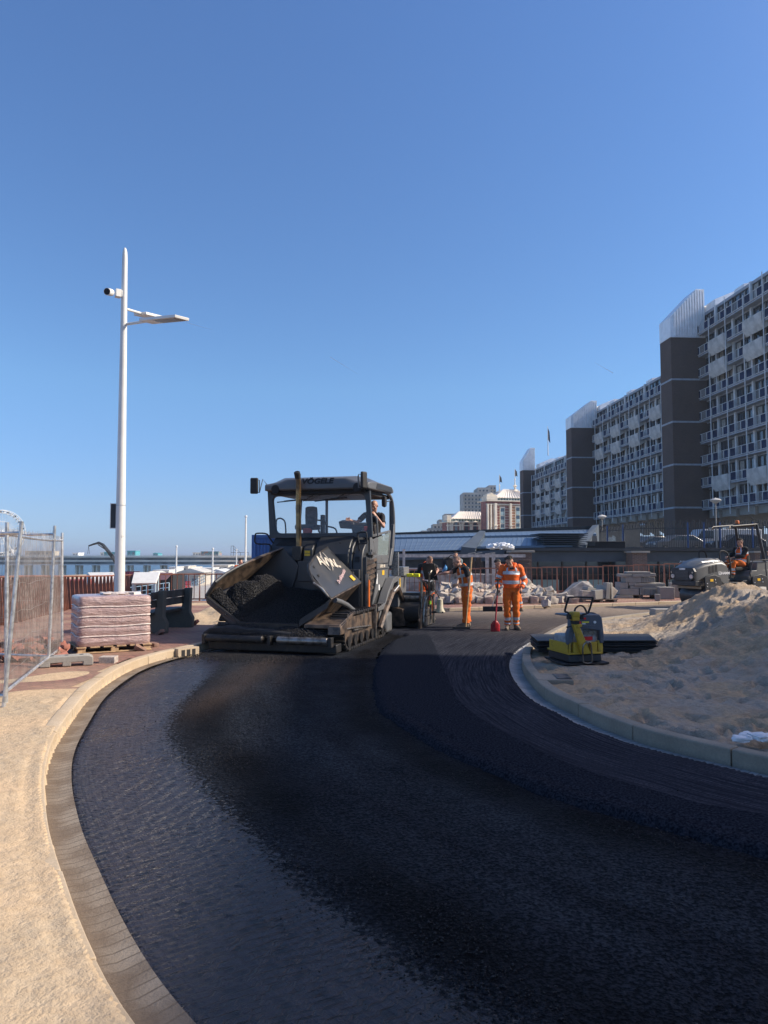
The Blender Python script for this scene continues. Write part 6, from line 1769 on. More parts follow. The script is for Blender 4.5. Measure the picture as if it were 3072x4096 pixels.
mb.tube([(0.55, 2.2, 1.98), (0.55, 2.18, 1.99)], 0.015, 8); mb.tube([(0.8, 2.2, 1.9), (0.8, 2.17, 1.91)], 0.015, 8); mb.tube([(0.86, 2.12, 1.78), (0.9, 2.12, 1.78)], 0.01, 8)
prt(mb, 'vent_grille', M_black)
# grab rails on the bonnet
for pts in ([(-0.97, 2.2, 1.86), (-0.98, 2.12, 1.96), (-1.26, 2.08, 1.98), (-1.28, 2.08, 2.14), (-1.24, 2.08, 2.19), (-1.04, 2.1, 2.18), (-0.98, 2.12, 2.10), (-0.92, 2.2, 1.98)],
   [(0.95, 2.25, 1.82), (0.96, 2.12, 1.96), (1.12, 2.08, 1.97), (1.15, 2.08, 2.0), (1.14, 2.08, 2.17), (1.1, 2.08, 2.20), (0.98, 2.08, 2.19), (0.95, 2.08, 2.16), (0.98, 2.1, 1.97)]):
 mb = MB(); mb.tube(catmull([V(p) for p in pts], 4), 0.016, 8); prt(mb, 'grab_rail', M_rub)
# exhaust pipe
mb = MB(); mb.tube([(-0.32, 2.12, 1.80), (-0.335, 2.12, 2.6), (-0.34, 2.12, 3.26), (-0.345, 2.10, 3.35)], [0.058, 0.055, 0.055, 0.056], 20); exh = prt(mb, 'exhaust_pipe', M_brass)
mb = MB(); mb.tube([(-0.335, 2.12, 2.68), (-0.335, 2.12, 2.72)], 0.062, 20); mb.tube([(-0.335, 2.12, 2.74), (-0.335, 2.12, 2.755)], 0.062, 20); mb.build('clamp', M_brass, exh)
mb = MB(); mb.tube([(-0.345, 2.10, 3.31), (-0.347, 2.085, 3.39), (-0.35, 2.05, 3.44)], [0.06, 0.068, 0.062], 20); tp = mb.build('tip', M_grime, exh)
mb = MB(); mb.tube([(-0.352, 2.045, 3.425), (-0.354, 2.03, 3.445)], [0.054, 0.05], 16); mb.build('opening', M_black, exh)
# cab: windscreen frame with rounded opening
def P2(x, z, y): return V((x, y, z))
out_ = [(-1.13, 2.10), (1.15, 2.10), (1.09, 3.13), (-1.19, 3.13)]
in_ = [(-0.99, 2.20), (1.05, 2.20), (0.99, 3.00), (-1.08, 2.99)]
def rounded(q, r_, n=5):
 res = []
 for i in range(4):
  p = V((*q[i], 0)); a = V((*q[i - 1], 0)); b_ = V((*q[(i + 1) % 4], 0))
  d0 = (a - p).normalized() * r_; d1 = (b_ - p).normalized() * r_
  for k in range(n):
   f = k / (n - 1); res.append((p + d0 * (1 - f) ** 2 + d1 * f ** 2))
 return [(v.x, v.y) for v in res]
ro, ri = rounded(out_, 0.03), rounded(in_, 0.12)
vs = [P2(x, z, 2.47) for x, z in ro] + [P2(x, z, 2.47) for x, z in ri] + [P2(x, z, 2.56) for x, z in ro] + [P2(x, z, 2.56) for x, z in ri]
n = len(ro); fs = []
for i in range(n):
 j = (i + 1) % n
 fs += [(i, j, n + j, n + i), (2 * n + j, 2 * n + i, 3 * n + i, 3 * n + j), (j, i, 2 * n + i, 2 * n + j), (n + i, n + j, 3 * n + j, 3 * n + i)]
mb = MB(); mb.add(vs, fs); wf = prt(mb, 'windscreen_frame', M_frameb, 0.006)
mb = MB(); mb.add([P2(x, z, 2.51) for x, z in ri], [tuple(range(n))]); mb.build('windscreen', M_pglass, wf)
for (a, b_, c_, d_) in ((( -0.95, 2.44, 2.86), (-0.30, 2.44, 2.91), (-0.36, 2.45, 2.87), (-0.05, 2.47, 3.06)), ((-0.10, 2.44, 2.865), (0.62, 2.44, 2.93), (0.36, 2.45, 2.905), (0.72, 2.47, 3.10))):
 mb = MB(); mb.tube([a, b_], 0.012, 6); mb.tube([V(a).lerp(V(b_), 0.25) + V((0, 0.005, 0.015)), V(a).lerp(V(b_), 0.75) + V((0, 0.005, 0.015))], 0.008, 6); mb.tube([c_, d_], 0.009, 6); mb.tube([V(d_), V(d_) + V((0.09, 0, -0.05)), V(c_) + V((0.1, 0, 0.02))], 0.004, 5); mb.build('wiper', M_rub, wf)
# roof
def sec(y, xl, xr, zb, zs, zt, hl, hr):   # left edge, right edge, bottom, shoulder, top of hump, hump left/right
 return [V((xl, y, zb)), V((xr, y, zb)), V((xr, y, zs)), V((hr + 0.22, y, zs + 0.03)), V((hr, y, zt)), V((hl, y, zt)), V((hl - 0.22, y, zs + 0.03)), V((xl, y, zs))]
ss = [sec(2.22, -1.12, 1.10, 3.10, 3.18, 3.20, -0.44, 0.46), sec(2.26, -1.16, 1.14, 3.09, 3.22, 3.32, -0.66, 0.64), sec(2.5, -1.18, 1.15, 3.09, 3.26, 3.38, -0.80, 0.78), sec(3.2, -1.18, 1.15, 3.11, 3.28, 3.415, -0.85, 0.82), sec(4.2, -1.16, 1.13, 3.14, 3.29, 3.40, -0.85, 0.82), sec(4.52, -1.1, 1.08, 3.18, 3.25, 3.3, -0.8, 0.78)]
mb = MB(); vs = [p for s_ in ss for p in s_]; k8 = 8
fs = [(i * k8 + k, i * k8 + (k + 1) % k8, (i + 1) * k8 + (k + 1) % k8, (i + 1) * k8 + k) for i in range(len(ss) - 1) for k in range(k8)] + [tuple(reversed(range(8))), tuple(40 + k for k in range(8))]
mb.add(vs, fs); roof = prt(mb, 'roof', M_roofp, 0.025, seg=3)
mb = MB(); mb.b2((-1.05, 2.34, 3.02), (1.02, 4.35, 3.10)); mb.build('roof_lining', M_black, roof)
mb = MB()
for sx in (-1, 1): mb.lathe([(0.0, 0.0), (0.09, 0.0), (0.1, 0.03), (0.0, 0.05)], (sx * 0.9, 2.215, 3.12), 'y', 18)
mb.build('work_light', M_black, roof)
mb = MB()
MT = Matrix.Translation(V((0.03, 2.225, 3.262))) @ Matrix.Rotation(R(0), 4, 'Z') @ Matrix.Rotation(R(68), 4, 'X')
mb.text('VÖGELE', 0.165, Matrix.Translation(V((0.03, 2.238, 3.262))) @ Matrix.Rotation(R(72), 4, 'X') @ Matrix.Scale(1.15, 4, V((1, 0, 0))), 0.006, shear=0.12, bold=0.006); mb.build('lettering', M_black, roof)
mb = MB(); mb.tube([(0.10, 2.40, 3.365), (0.10, 3.4, 3.425), (0.10, 4.2, 3.41)], 0.006, 5); mb.build('roof_seam', M_black, roof)
mb = MB(); mb.hexa([V((1.152, 2.75, 3.13)), V((1.158, 2.75, 3.13)), V((1.158, 4.1, 3.16)), V((1.148, 4.1, 3.16))], [V((1.152, 2.85, 3.25)), V((1.158, 2.85, 3.25)), V((1.158, 4.05, 3.265)), V((1.148, 4.05, 3.265))]); mb.build('side_trim', M_anth, roof)
# mirrors
for (cx, cy, cz, w_, rz_, br_) in ((-1.37, 2.2, 3.20, 0.17, 12, [(-1.26, 2.22, 3.3), (-1.2, 2.25, 3.34), (-1.1, 2.3, 3.2)]), (1.10, 2.02, 3.24, 0.15, 62, [(0.98, 2.05, 3.33), (0.95, 2.1, 3.33), (0.97, 2.2, 3.15)])):
 mb = MB(); mb.box((0, 0, 0), (w_, 0.07, 0.34), R(rz_)); o = mb.build('mirror', M_rub, pav, bevel=0.028, seg=3, loc=(cx, cy, cz))
 mb = MB(); mb.tube([V(p) - V((cx, cy, cz)) for p in [(cx + (0.07 if cx < 0 else -0.05), cy + 0.02, cz - 0.13)] + [(br_[0][0], br_[0][1], cz - 0.15)] + br_[1:2] + br_[2:] ], 0.011, 6)
 mb.tube([V(p) - V((cx, cy, cz)) for p in [(cx + (0.05 if cx < 0 else -0.03), cy + 0.02, cz + 0.12), (br_[0][0], br_[0][1], cz + 0.12), (br_[0][0], br_[0][1], cz - 0.15)]], 0.011, 6)
 mb.build('bracket', M_flank, o)
mb = MB(); mb.rock((1.06, 3.75, 2.93), (0.09, 0.16, 0.24), seed=5, rough=0.0, boxy=0.5, sub=3); mb.tube([(1.08, 3.8, 2.93), (1.1, 4.2, 2.98)], 0.012, 6); prt(mb, 'mirror', M_rub)
# cab rear posts
mb = MB(); mb.tube(catmull([V(p) for p in ((1.05, 3.72, 3.14), (1.06, 4.15, 3.12), (1.07, 4.42, 2.96), (1.08, 4.52, 2.6), (1.08, 4.52, 2.2))], 5), 0.04, 10); prt(mb, 'roof_post', M_flank)
mb = MB(); mb.hexa([V((1.03, 4.02, 1.50)), V((1.11, 4.02, 1.50)), V((1.11, 4.22, 1.50)), V((1.03, 4.22, 1.50))], [V((1.03, 4.28, 1.9)), V((1.11, 4.28, 1.9)), V((1.11, 4.48, 1.9)), V((1.03, 4.48, 1.9))]); mb.hexa([V((1.03, 4.28, 1.9)), V((1.11, 4.28, 1.9)), V((1.11, 4.48, 1.9)), V((1.03, 4.48, 1.9))], [V((1.03, 4.44, 2.45)), V((1.11, 4.44, 2.45)), V((1.11, 4.58, 2.45)), V((1.03, 4.58, 2.45))]); prt(mb, 'door_post', M_flank, 0.01)
mb = MB(); mb.tube([(-1.05, 3.9, 2.0), (-1.06, 4.1, 3.12)], 0.04, 8); prt(mb, 'roof_post', M_frameb)
mb = MB(); mb.tube([(-0.42, 4.1, 2.0), (-0.42, 4.1, 3.1)], 0.035, 8); prt(mb, 'roof_post', M_frameb)
mb = MB(); mb.hexa([V((0.93, 4.7, 2.0)), V((1.0, 4.7, 2.0)), V((1.0, 4.8, 2.0)), V((0.93, 4.8, 2.0))], [V((0.93, 4.7, 3.0)), V((1.0, 4.7, 3.0)), V((1.0, 4.8, 3.0)), V((0.93, 4.8, 3.0))]); prt(mb, 'rear_tube', M_flank)
# door and side
mb = MB()
for q in ([(2.62, 1.56), (2.62, 2.12), (2.72, 2.12), (2.84, 2.06), (3.14, 1.60), (3.14, 1.56)], [(3.06, 1.56), (3.06, 1.74), (4.2, 1.74), (4.16, 1.56)], [(2.72, 2.12), (2.74, 2.16), (4.3, 2.31), (4.34, 2.27), (2.9, 2.12)], [(4.10, 1.74), (4.30, 2.28), (4.36, 2.28), (4.18, 1.74)], [(2.84, 2.06), (3.2, 2.12), (3.26, 2.08), (3.2, 1.74), (3.06, 1.74)]): mb.prism(q, 'x', 1.035, 1.062)
door = prt(mb, 'door', M_flank, 0.006)
mb = MB(); mb.prism([(3.2, 1.74), (3.26, 2.12), (4.30, 2.26), (4.12, 1.74)], 'x', 1.045, 1.05); mb.build('door_glass', mat('door_glass', (0.30, 0.36, 0.36), 0.05, var=0, alpha=0.55, spec=0.7), door)
mb = MB(); mb.b2((1.06, 2.45, 1.74), (1.14, 2.72, 1.80)); mb.b2((1.06, 2.66, 1.68), (1.10, 2.74, 1.86)); mb.build('hinge', M_steelw, door, bevel=0.005)
mb = MB()
for y_, z_ in ((2.86, 2.02), (3.02, 1.6), (3.5, 1.66), (4.05, 1.68)): mb.ell((1.065, y_, z_), 0.014, 8)
mb.build('bolt', M_steelw, door)
mb = MB(); mb.prism([(2.2, 0.62), (2.2, 1.70), (2.55, 1.70), (3.05, 1.68), (4.12, 1.46), (4.1, 1.14), (3.3, 0.98), (2.75, 0.62)], 'x', 1.034, 1.05); side = prt(mb, 'side_panel', M_flank, 0.004)
mb = MB(); mb.prism([(2.22, 0.7), (2.22, 1.68), (3.0, 1.66), (3.0, 1.3), (2.62, 0.72)], 'x', 1.052, 1.056); mb.build('grille_back', M_black, side)
mb = MB()
for k in range(7):
 z = 0.86 + k * 0.115; y1 = 2.66 + min(0.36, k * 0.07)
 mb.hexa([V((1.056, 2.22, z)), V((1.10, 2.22, z - 0.015)), V((1.10, y1, z + 0.07)), V((1.056, y1, z + 0.085))], [V((1.056, 2.22, z + 0.05)), V((1.10, 2.22, z + 0.035)), V((1.10, y1, z + 0.12)), V((1.056, y1, z + 0.135))])
mb.build('slanted_louvre', M_brownm, side)
mb = MB(); mb.b2((1.056, 2.2, 0.62), (1.10, 2.24, 1.7)); mb.prism([(2.6, 0.66), (2.66, 0.66), (3.06, 1.26), (3.06, 1.68), (3.0, 1.68), (3.0, 1.28)], 'x', 1.056, 1.09); mb.build('grille_frame', M_anth, side)
mb = MB(); mb.b2((1.054, 3.07, 1.44), (1.075, 4.13, 1.545)); mb.build('name_plate', M_roofp, side, bevel=0.004)
mb = MB(); mb.text('SUPER 1900', 0.085, Matrix.Translation(V((1.079, 3.55, 1.495))) @ Matrix.Rotation(R(90), 4, 'Z') @ Matrix.Rotation(R(90), 4, 'X'), 0.001, bold=0.003); mb.build('lettering', M_logo, side)
mb = MB(); mb.b2((1.052, 3.6, 1.30), (1.056, 3.78, 1.40)); mb.b2((1.052, 2.42, 1.42), (1.056, 2.5, 1.48)); mb.build('warning_sticker', M_yel, side)
mb = MB(); mb.b2((1.052, 3.12, 1.12), (1.056, 3.22, 1.34)); mb.b2((1.052, 3.3, 0.98), (1.056, 3.4, 1.1)); mb.build('white_sticker', M_white, side)
# step rails, orange marker rod, front leg
mb = MB(); mb.tube([(1.17, 2.12, 0.66), (1.17, 2.12, 1.24)], 0.03, 10); prt(mb, 'marker_rod', M_oran)
mb = MB(); mb.b2((1.12, 2.08, 0.08), (1.17, 2.16, 1.36)); mb.b2((1.19, 2.38, 0.06), (1.25, 2.46, 0.74)); mb.tube([(1.15, 2.1, 0.3), (1.22, 1.0, 0.36)], 0.02, 8); mb.tube([(1.16, 0.35, 0.42), (1.22, 1.1, 0.4), (1.22, 2.1, 0.34)], 0.018, 8); prt(mb, 'support_leg', M_steelw)
# fender and pull arm
mb = MB(); mb.prism([(2.62, 0.66), (3.2, 0.72), (3.45, 0.95), (3.9, 1.22), (4.3, 1.26), (4.3, 1.14), (3.95, 1.10), (3.6, 0.82), (3.35, 0.6), (2.62, 0.58)], 'x', 1.06, 1.24); prt(mb, 'fender', M_flank, 0.01)
mb = MB(); mb.tube([(1.27, 2.62, 0.24), (1.27, 3.05, 0.55), (1.27, 3.65, 0.92), (1.27, 4.15, 1.0), (1.27, 4.6, 0.72), (1.25, 5.0, 0.42)], [0.05, 0.06, 0.065, 0.065, 0.06, 0.05], 6); prt(mb, 'pull_arm', M_brownm)
mb = MB(); mb.tube([(1.33, 3.6, 0.95), (1.33, 4.05, 1.06)], 0.012, 5); prt(mb, 'white_scale', M_white)
mb = MB(); mb.b2((1.1, 3.25, 0.06), (1.25, 3.75, 0.5)); prt(mb, 'side_shield', M_flank, 0.06)
# rear body, platform, boxes
mb = MB(); mb.b2((-1.0, 4.3, 0.5), (1.04, 5.1, 1.25)); mb.b2((1.045, 4.32, 0.55), (1.24, 5.12, 1.24)); prt(mb, 'rear_body', M_flank, 0.012)
mb = MB(); mb.b2((1.06, 4.50, 1.26), (1.2, 4.56, 1.80)); mb.b2((1.0, 4.62, 1.26), (1.30, 5.15, 1.46)); prt(mb, 'chequer_plate', mat('chequer_plate', (0.36, 0.36, 0.35), 0.35, metal=0.7, var=0.35, vscale=30, bump=0.004, bscale=60), 0.004)
mb = MB(); mb.b2((1.30, 4.9, 1.22), (1.44, 5.02, 1.30)); mb.b2((1.46, 4.9, 1.22), (1.6, 5.02, 1.30)); prt(mb, 'yellow_box', mat('neon_yellow', (0.80, 0.78, 0.02), 0.5), 0.01)
mb = MB(); mb.b2((1.246, 4.42, 1.0), (1.25, 4.5, 1.2)); prt(mb, 'warning_sticker', M_yel)
mb = MB(); mb.b2((1.246, 4.6, 0.72), (1.25, 4.68, 0.82)); prt(mb, 'white_sticker', M_white)
mb = MB(); mb.lathe([(0.05, -0.3), (0.24, -0.3), (0.24, 0.4), (0.05, 0.4)], (1.3, 4.6, 0.42), 'x', 20); prt(mb, 'auger_drive', M_grime)
# screed
mb = MB(); mb.b2((-1.9, 4.75, 0.62), (1.66, 5.35, 0.86)); mb.b2((-1.9, 4.85, 0.06), (1.66, 5.7, 0.62)); prt(mb, 'screed', M_anth, 0.012)
mb = MB(); mb.tube([(1.1, 4.68, 0.74), (1.66, 4.68, 0.74)], 0.06, 12); mb.tube([(1.1, 4.62, 0.60), (1.66, 4.62, 0.60)], 0.035, 12); prt(mb, 'guide_tube', M_steelw)
mb = MB(); mb.hexa([V((1.1, 4.4, 0.1)), V((1.36, 4.4, 0.12)), V((1.5, 4.8, 0.12)), V((1.1, 4.8, 0.1))], [V((1.1, 4.3, 0.55)), V((1.34, 4.3, 0.5)), V((1.45, 4.7, 0.55)), V((1.1, 4.7, 0.55))]); prt(mb, 'wear_plate', M_brownm, 0.005)
mb = MB(); mb.prism([(4.45, 0.02), (4.38, 0.25), (4.5, 0.45), (4.6, 0.52), (5.75, 0.52), (5.85, 0.3), (5.8, 0.03)], 'x', 1.68, 1.73); ep = prt(mb, 'end_plate', M_brownm, 0.006)
mb = MB(); mb.b2((1.72, 4.40, -0.0), (1.78, 5.9, 0.05)); mb.b2((1.735, 4.7, 0.1), (1.80, 5.6, 0.3)); mb.b2((1.735, 4.8, 0.32), (1.79, 5.4, 0.46)); mb.build('edge_shoe', M_steelw, ep, bevel=0.006)
mb = MB(); mb.tube([(1.72, 4.62, 0.5), (1.72, 4.62, 0.98)], 0.035, 10); mb.tube([(1.72, 4.62, 0.95), (1.72, 4.62, 1.22)], 0.028, 10); mb.tube([(1.78, 4.9, 0.42), (1.78, 4.9, 0.9)], 0.026, 10); mb.tube([(1.78, 4.95, 0.78), (1.80, 4.6, 0.72), (1.80, 4.52, 0.55), (1.78, 4.5, 0.2)], 0.032, 8); mb.tube([(1.80, 5.3, 0.2), (1.80, 5.3, 1.0)], 0.018, 8); mb.tube([(1.8, 4.95, 0.8), (1.82, 5.6, 0.86)], 0.03, 8); mb.tube([(1.82, 5.55, 0.1), (1.82, 5.55, 0.8)], 0.03, 8); prt(mb, 'height_spindle', M_steelw)
mb = MB(); mb.tube([(1.84, 5.0, 0.58), (1.84, 5.0, 0.66)], 0.03, 8); prt(mb, 'green_handle', mat('neon_green', (0.30, 0.62, 0.03), 0.4))
mb = MB()
rr_ = random.Random(4)
for k in range(7): mb.tube(catmull([V((1.72 + rr_.uniform(-.05, .05), 4.9 + rr_.uniform(-.2, .3), 1.12)), V((1.80 + rr_.uniform(-.08, .08), 5.0, 0.95 + rr_.uniform(-.1, .1))), V((1.76 + rr_.uniform(-.06, .08), 5.1 + rr_.uniform(-.2, .3), 0.72)), V((1.74, 5.2 + rr_.uniform(-.3, .3), 0.5))], 5), 0.012, 5)
mb.rock((1.84, 5.2, 1.0), (0.16, 0.2, 0.22), seed=7, rough=0.5, boxy=0.4); prt(mb, 'hoses', M_rub)
# control panel seen from behind
mb = MB(); mb.hexa([V((1.78, 4.7, 1.17)), V((2.06, 4.85, 1.15)), V((2.06, 4.88, 1.15)), V((1.78, 4.73, 1.17))], [V((1.72, 4.6, 1.53)), V((2.0, 4.72, 1.55)), V((2.0, 4.75, 1.55)), V((1.72, 4.63, 1.53))]); cp_ = prt(mb, 'control_panel', M_grime, 0.008)
mb = MB(); mb.tube([(1.93, 4.72, 1.38), (1.90, 4.64, 1.3), (1.88, 4.7, 1.1), (1.86, 4.8, 0.8)], 0.022, 8); mb.tube([(1.87, 4.66, 1.32), (1.93, 4.66, 1.32)], 0.03, 8); mb.tube([(1.97, 4.74, 1.2), (1.96, 4.8, 0.9)], 0.014, 8); mb.build('panel_mount', M_steelw, cp_)
mb = MB(); mb.lathe([(0.03, 0.32), (0.07, 0.30), (0.08, 0.1), (0.12, 0.02), (0.125, 0.0)], (2.02, 5.3, 0.38), n=16); prt(mb, 'sensor_cone', mat('cream_sensor', (0.5, 0.45, 0.32), 0.5))
mb = MB(); mb.b2((1.84, 5.2, 0.36), (2.12, 5.36, 0.40)); mb.tube([(2.02, 5.3, 0.7), (1.9, 5.2, 0.95), (1.84, 5.2, 1.0)], 0.012, 6); prt(mb, 'sensor_bracket', M_rub)
# seats, console, rails in the cab
mb = MB(); mb.rock((-0.62, 3.62, 2.62), (0.27, 0.12, 0.42), seed=6, rough=0.05, sub=3, boxy=0.75); mb.rock((-0.62, 3.6, 2.78), (0.20, 0.1, 0.12), seed=2, rough=0.0, sub=2, boxy=0.6); mb.rock((-0.62, 3.4, 2.36), (0.46, 0.45, 0.12), seed=9, rough=0.05, sub=2, boxy=0.8); prt(mb, 'seat', mat('seat_cloth', (0.075, 0.068, 0.062), 0.9, var=0.35, vscale=12))
mb = MB(); mb.rock((-0.3, 3.5, 2.43), (0.08, 0.1, 0.42), seed=1, rough=0.0, boxy=0.9); mb.tube([(-0.36, 3.4, 2.26), (-0.34, 3.4, 2.27)], 0.04, 8); prt(mb, 'armrest', M_rub)
mb = MB(); mb.hexa([V((0.5, 3.2, 2.16)), V((1.0, 3.2, 2.16)), V((1.0, 3.5, 2.16)), V((0.5, 3.5, 2.16))], [V((0.45, 3.2, 2.40)), V((1.0, 3.2, 2.38)), V((1.0, 3.5, 2.46)), V((0.45, 3.5, 2.46))]); mb.hexa([V((0.2, 3.22, 2.32)), V((0.52, 3.22, 2.30)), V((0.52, 3.5, 2.34)), V((0.24, 3.5, 2.36))], [V((0.16, 3.22, 2.47)), V((0.5, 3.22, 2.45)), V((0.5, 3.5, 2.50)), V((0.16, 3.5, 2.52))]); prt(mb, 'console', M_grime, 0.015)
for pts in ([(-1.32, 3.3, 2.1), (-1.34, 3.3, 2.48), (-1.28, 3.3, 2.56), (-1.18, 3.3, 2.54), (-1.12, 3.3, 2.44), (-1.10, 3.3, 2.12)], [(-0.42, 3.5, 2.52), (-0.28, 3.5, 2.50), (-0.22, 3.5, 2.40), (-0.2, 3.5, 2.1)], [(-0.2, 3.5, 2.38), (0.0, 3.5, 2.32), (0.05, 3.5, 2.12)], [(0.93, 3.0, 2.1), (0.93, 3.0, 2.48), (0.98, 3.0, 2.56), (1.06, 3.0, 2.56), (1.10, 3.0, 2.48), (1.12, 3.0, 2.14)]):
 mb = MB(); mb.tube(catmull([V(p) for p in pts], 4), 0.018, 8); prt(mb, 'hand_rail', M_rub if pts[0][0] < 0.5 else M_flank)
mb = MB(); mb.b2((-1.0, 2.62, 2.0), (1.02, 4.4, 2.06)); prt(mb, 'cab_floor', M_anth)
mb = MB(); mb.rock((-0.55, 3.2, 2.27), (0.2, 0.12, 0.12), seed=4); mb.rock((0.86, 3.1, 2.30), (0.14, 0.1, 0.1), seed=4); prt(mb, 'red_bag', mat('red_cloth', (0.5, 0.05, 0.03), 0.8))
# ------------------------------------------------------------------ people
M_skin = mat('skin', (0.50, 0.27, 0.18), 0.5, var=0.12, vscale=14, col2=(0.40, 0.19, 0.13), mixlo=0.45, mixhi=0.7)
M_hivis = mat('orange_hivis_cloth', (0.84, 0.13, 0.012), 0.75, var=0.15, vscale=9, bump=0.006, bscale=26)
M_hivis2 = mat('worn_orange_trousers', (0.72, 0.15, 0.012), 0.85, var=0.2, vscale=6, col2=(0.42, 0.10, 0.025), mixlo=0.52, mixhi=0.75, bump=0.008, bscale=20)
M_redv = mat('red_orange_vest', (0.78, 0.10, 0.025), 0.75, var=0.15, vscale=9, bump=0.005, bscale=26)
M_refl = mat('reflective_tape', (0.50, 0.53, 0.55), 0.35, metal=0.2, var=0.12, vscale=20)
M_tee = mat('black_cotton', (0.014, 0.014, 0.016), 0.9, var=0.3, vscale=9, bump=0.005, bscale=30)
M_boot = mat('dusty_boots', (0.16, 0.12, 0.085), 0.85, var=0.35, vscale=14, bump=0.003, bscale=60)
M_sole = mat('boot_sole', (0.03, 0.028, 0.026), 0.8)
M_hair = mat('dark_hair', (0.022, 0.016, 0.012), 0.7, var=0.4, vscale=60, bump=0.004, bscale=160)
M_hairg = mat('ginger_grey_stubble', (0.16, 0.10, 0.07), 0.8, var=0.3, vscale=60, bump=0.002, bscale=160)
M_blk = mat('black_fleece', (0.012, 0.012, 0.013), 0.95, var=0.3, vscale=9, bump=0.005, bscale=30)
class Limb:
 def __init__(s, keys, side, fold=0.008, seed=0.0, n=20, sub=6):
  P = [V(k[0]) for k in keys]
  s.pts = catmull(P, sub); m = len(s.pts)
  s.r = []
  for i in range(m):
   f = i / sub; a = min(int(f), len(keys) - 2); t = f - a; t = t * t * (3 - 2 * t) * 0.5 + t * 0.5
   s.r.append((keys[a][1] * (1 - t) + keys[a + 1][1] * t, keys[a][2] * (1 - t) + keys[a + 1][2] * t))
  s.side = V(side); s.fold = fold; s.seed = seed; s.n = n
 def ring(s, i, off, angs):
  p = s.pts[i]; t = (s.pts[min(i + 1, len(s.pts) - 1)] - s.pts[max(i - 1, 0)]).normalized()
  a = (s.side - t * s.side.dot(t)).normalized(); b = t.cross(a).normalized()
  rx, ry = s.r[i]; out = []
  for an in angs:
   c, sn = math.cos(an), math.sin(an)
   d = a * c + b * sn
   q = p + a * (c * rx) + b * (sn * ry)
   k = s.fold * (mn.noise(V((q.x * 9, q.y * 9, q.z * 16 + s.seed))) + 0.6 * mn.noise(V((q.x * 22, q.y * 22, q.z * 34 + s.seed))))
   out.append(q + d * (k + off))
  return out
 def add(s, mb, t0=0.0, t1=1.0, off=0.0, caps=True):
  m = len(s.pts) - 1; i0, i1 = int(round(t0 * m)), max(int(round(t0 * m)) + 1, int(round(t1 * m)))
  angs = [2 * math.pi * k / s.n for k in range(s.n)]
  vs = []
  for i in range(i0, i1 + 1): vs += s.ring(i, off, angs)
  N = i1 - i0; fs = [(i * s.n + k, i * s.n + (k + 1) % s.n, (i + 1) * s.n + (k + 1) % s.n, (i + 1) * s.n + k) for i in range(N) for k in range(s.n)]
  if caps:
   fs += [tuple(reversed(range(s.n))), tuple(N * s.n + k for k in range(s.n))]
  mb.add(vs, fs)
 def band(s, mb, tc, w, off=0.006):
  # short ring around the limb at parameter tc, real width w in metres
  L_ = sum((s.pts[i + 1] - s.pts[i]).length for i in range(len(s.pts) - 1)); f = w / L_ / 2
  s.partial(mb, tc - f, tc + f, 0, 2 * math.pi, off, closed=True)
 def at(s, t):
  m = len(s.pts) - 1; f = min(max(t, 0), 1) * m; i = min(int(f), m - 1); return i, f - i
 def partial(s, mb, t0, t1, a0, a1, off, na=None, nt=4, closed=False, th=0.004):
  na = na or (s.n if closed else 6)
  angs = [a0 + (a1 - a0) * k / (na if closed else na - 1) for k in range(na)]
  rows = []
  for j in range(nt + 1):
   i, f = s.at(t0 + (t1 - t0) * j / nt)
   r0, r1 = s.ring(i, off, angs), s.ring(i + 1, off, angs)
   rows.append([a.lerp(b, f) for a, b in zip(r0, r1)])
  vs = [p for r in rows for p in r]; fs = []
  for j in range(nt):
   for k in range(na if closed else na - 1): fs.append((j * na + k, j * na + (k + 1) % na, (j + 1) * na + (k + 1) % na, (j + 1) * na + k))
  mb.add(vs, fs)
def capsule(mb, p0, p1, r0, r1, n=10):
 p0, p1 = V(p0), V(p1); d = (p1 - p0)
 if d.length < 1e-5: return
 d.normalize()
 mb.tube([p0 - d * r0 * 0.95, p0 - d * r0 * 0.7, p0 - d * r0 * 0.3, p0, p1, p1 + d * r1 * 0.3, p1 + d * r1 * 0.7, p1 + d * r1 * 0.95], [r0 * 0.3, r0 * 0.72, r0 * 0.95, r0, r1, r1 * 0.95, r1 * 0.72, r1 * 0.3], n)
def hand(mb, wr, el, grip=None, curl=1.0, side=1):
 wr, el = V(wr), V(el); d = (wr - el).normalized()
 pn = V(grip) if grip is not None else V((0, -1, 0))          # palm normal
 pn = (pn - d * pn.dot(d)).normalized(); s_ = d.cross(pn).normalized()
 c = wr + d * 0.045
 for k in (-1.5, -0.5, 0.5, 1.5): capsule(mb, wr + s_ * k * 0.009, wr + d * 0.085 + s_ * k * 0.019, 0.014, 0.0125, 8)
 for k, ln in ((-1.5, 0.070), (-0.5, 0.082), (0.5, 0.086), (1.5, 0.078)):
  b = wr + d * 0.088 + s_ * k * 0.0205; a = 0.5 * curl
  q = b; 
  for j, f in enumerate((0.45, 0.3, 0.25)):
   an = a * (j + 1) + 0.06 * k * curl
   dd = d * math.cos(an) + pn * math.sin(an)
   q2 = q + dd * ln * f; capsule(mb, q, q2, 0.0098 - 0.0008 * j, 0.009 - 0.0008 * j, 8); q = q2
 t0 = wr + d * 0.03 + s_ * side * 0.026; t1 = t0 + (d * 0.55 + s_ * side * 0.65 + pn * 0.5 * curl).normalized() * 0.042; t2 = t1 + (d * 0.7 + pn * 0.8 * curl - s_ * side * 0.2).normalized() * 0.034
 capsule(mb, t0, t1, 0.013, 0.011, 8); capsule(mb, t1, t2, 0.011, 0.009, 8)
